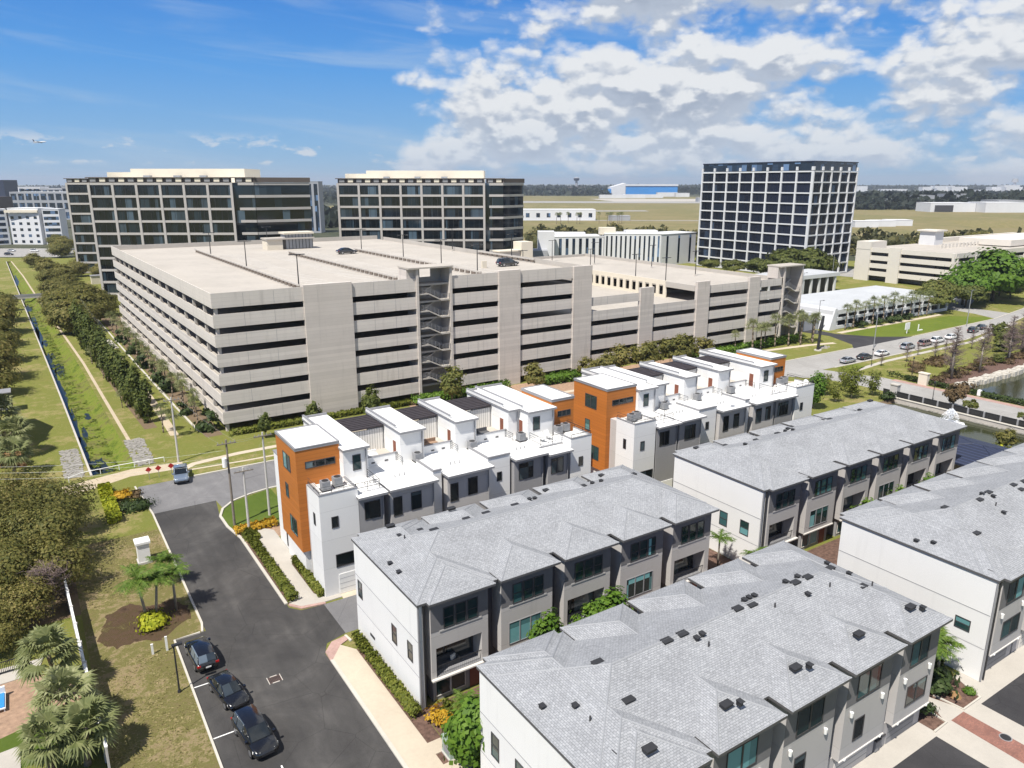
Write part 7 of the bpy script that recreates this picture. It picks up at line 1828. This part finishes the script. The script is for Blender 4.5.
# bins and boulders by the driveway of the nearest row
for lb, x, y in (('grey wheeled bin beside the driveway of the nearest row', 47.3, 24.1), ('second grey wheeled bin in front of the dark garage corner', 48.0, 24.2)):
    t = thing('wheeled_bin', lb, 'bin', (x, y, 0), 'wheeled bins'); MB().box(x - .28, x + .28, y - .3, y + .3, .08, .95, 'trim_gray').build('body', t); MB().box(x - .31, x + .31, y - .34, y + .33, .95, 1.04, 'trim_dark').build('lid', t)
    for q in (-.26, .26): MB().tube((x + q - .03, y + .28, .1), (x + q + .03, y + .28, .1), .1, .1, 'rubber', 10).build('wheel', t)
bo = thing('boulder', 'pale orange boulder in the mulch by the brick crossing', 'boulder', (58.3, 23.9, 0)); MB().tube((58.3, 23.9, 0), (58.3, 23.9, .35), .5, .25, 'leaf_thatch', 9).build('rock', bo)
# aircraft on approach at the far left
c = Vector((78.5, 2035.0, 128.0)); d = Vector((.84, -.55, .05)).normalized(); sd = d.cross(Vector((0, 0, 1))).normalized()
pl = thing('airliner', 'small distant airliner low over the horizon on the left', 'airliner', tuple(c))
b = MB(); b.tube(c - d * 15, c + d * 14, 1.9, 1.9, 'white_far', 12); b.tube(c + d * 14, c + d * 19, 1.9, .4, 'white_far', 12); b.tube(c - d * 15, c - d * 20, 1.9, .5, 'white_far', 12); b.build('fuselage', pl)
up = Vector((0, 0, 1))
for sg in (-1, 1):
    w = MB(); q = [c + d * 3 + sd * sg * 1.6, c - d * 3 + sd * sg * 1.6, c - d * 8 + sd * sg * 17 + up * 1.5, c - d * 6 + sd * sg * 17 + up * 1.5]
    w.add([*q, *[v + up * .5 for v in q]], [(3, 2, 1, 0), (4, 5, 6, 7), (0, 1, 5, 4), (1, 2, 6, 5), (2, 3, 7, 6), (3, 0, 4, 7)], 'gray_far'); w.build('wing', pl)
    e = c + sd * sg * 6 - up * 1.6; MB().tube(e - d * 2, e + d * 2.5, 1.1, 1.2, 'gray_far', 10).build('engine', pl)
    q = [c - d * 16 + sd * sg, c - d * 19 + sd * sg, c - d * 20.5 + sd * sg * 6.5, c - d * 19 + sd * sg * 6.5]
    MB().add([*q, *[v + up * .3 for v in q]], [(3, 2, 1, 0), (4, 5, 6, 7), (0, 1, 5, 4), (1, 2, 6, 5), (2, 3, 7, 6), (3, 0, 4, 7)], 'gray_far').build('tailplane', pl)
q = [c - d * 15 + up * 1.6, c - d * 19.5 + up * 1.6, c - d * 21.5 + up * 8.5, c - d * 19 + up * 8.5]
MB().add([*[v - sd * .2 for v in q], *[v + sd * .2 for v in q]], [(0, 1, 2, 3), (7, 6, 5, 4), (0, 4, 5, 1), (1, 5, 6, 2), (2, 6, 7, 3), (3, 7, 4, 0)], 'navy_metal').build('fin', pl)

pl.scale = (.75, .75, .75)
# ------------------------------------------------------------------ air
hz = MB(); hz.box(-14200, 14200, -3200, 18200, -2.6, 150, 'canvas'); ho = hz.build('haze'); ho['kind'] = 'stuff'; tag(ho, 'thin pale blue haze over the far land', 'haze')
hm = bpy.data.materials.new('haze'); hm.use_nodes = True; g = NT(hm.node_tree); g.t.nodes.clear()
pv2 = g.n('ShaderNodeVolumePrincipled'); pv2.inputs['Color'].default_value = (.80, .88, 1.0, 1); pv2.inputs['Density'].default_value = .00009; pv2.inputs['Anisotropy'].default_value = .2
oo = g.n('ShaderNodeOutputMaterial'); g.L.new(pv2.outputs[0], oo.inputs['Volume'])
ho.data.materials.clear(); ho.data.materials.append(hm)
# a prototype that was never placed must not stay behind
for o in [o for o in bpy.data.objects if o.parent is None and o.type == 'EMPTY' and o.get('label') == '']:
    for ch in [x for x in o.children_recursive]: bpy.data.objects.remove(ch)
    bpy.data.objects.remove(o)
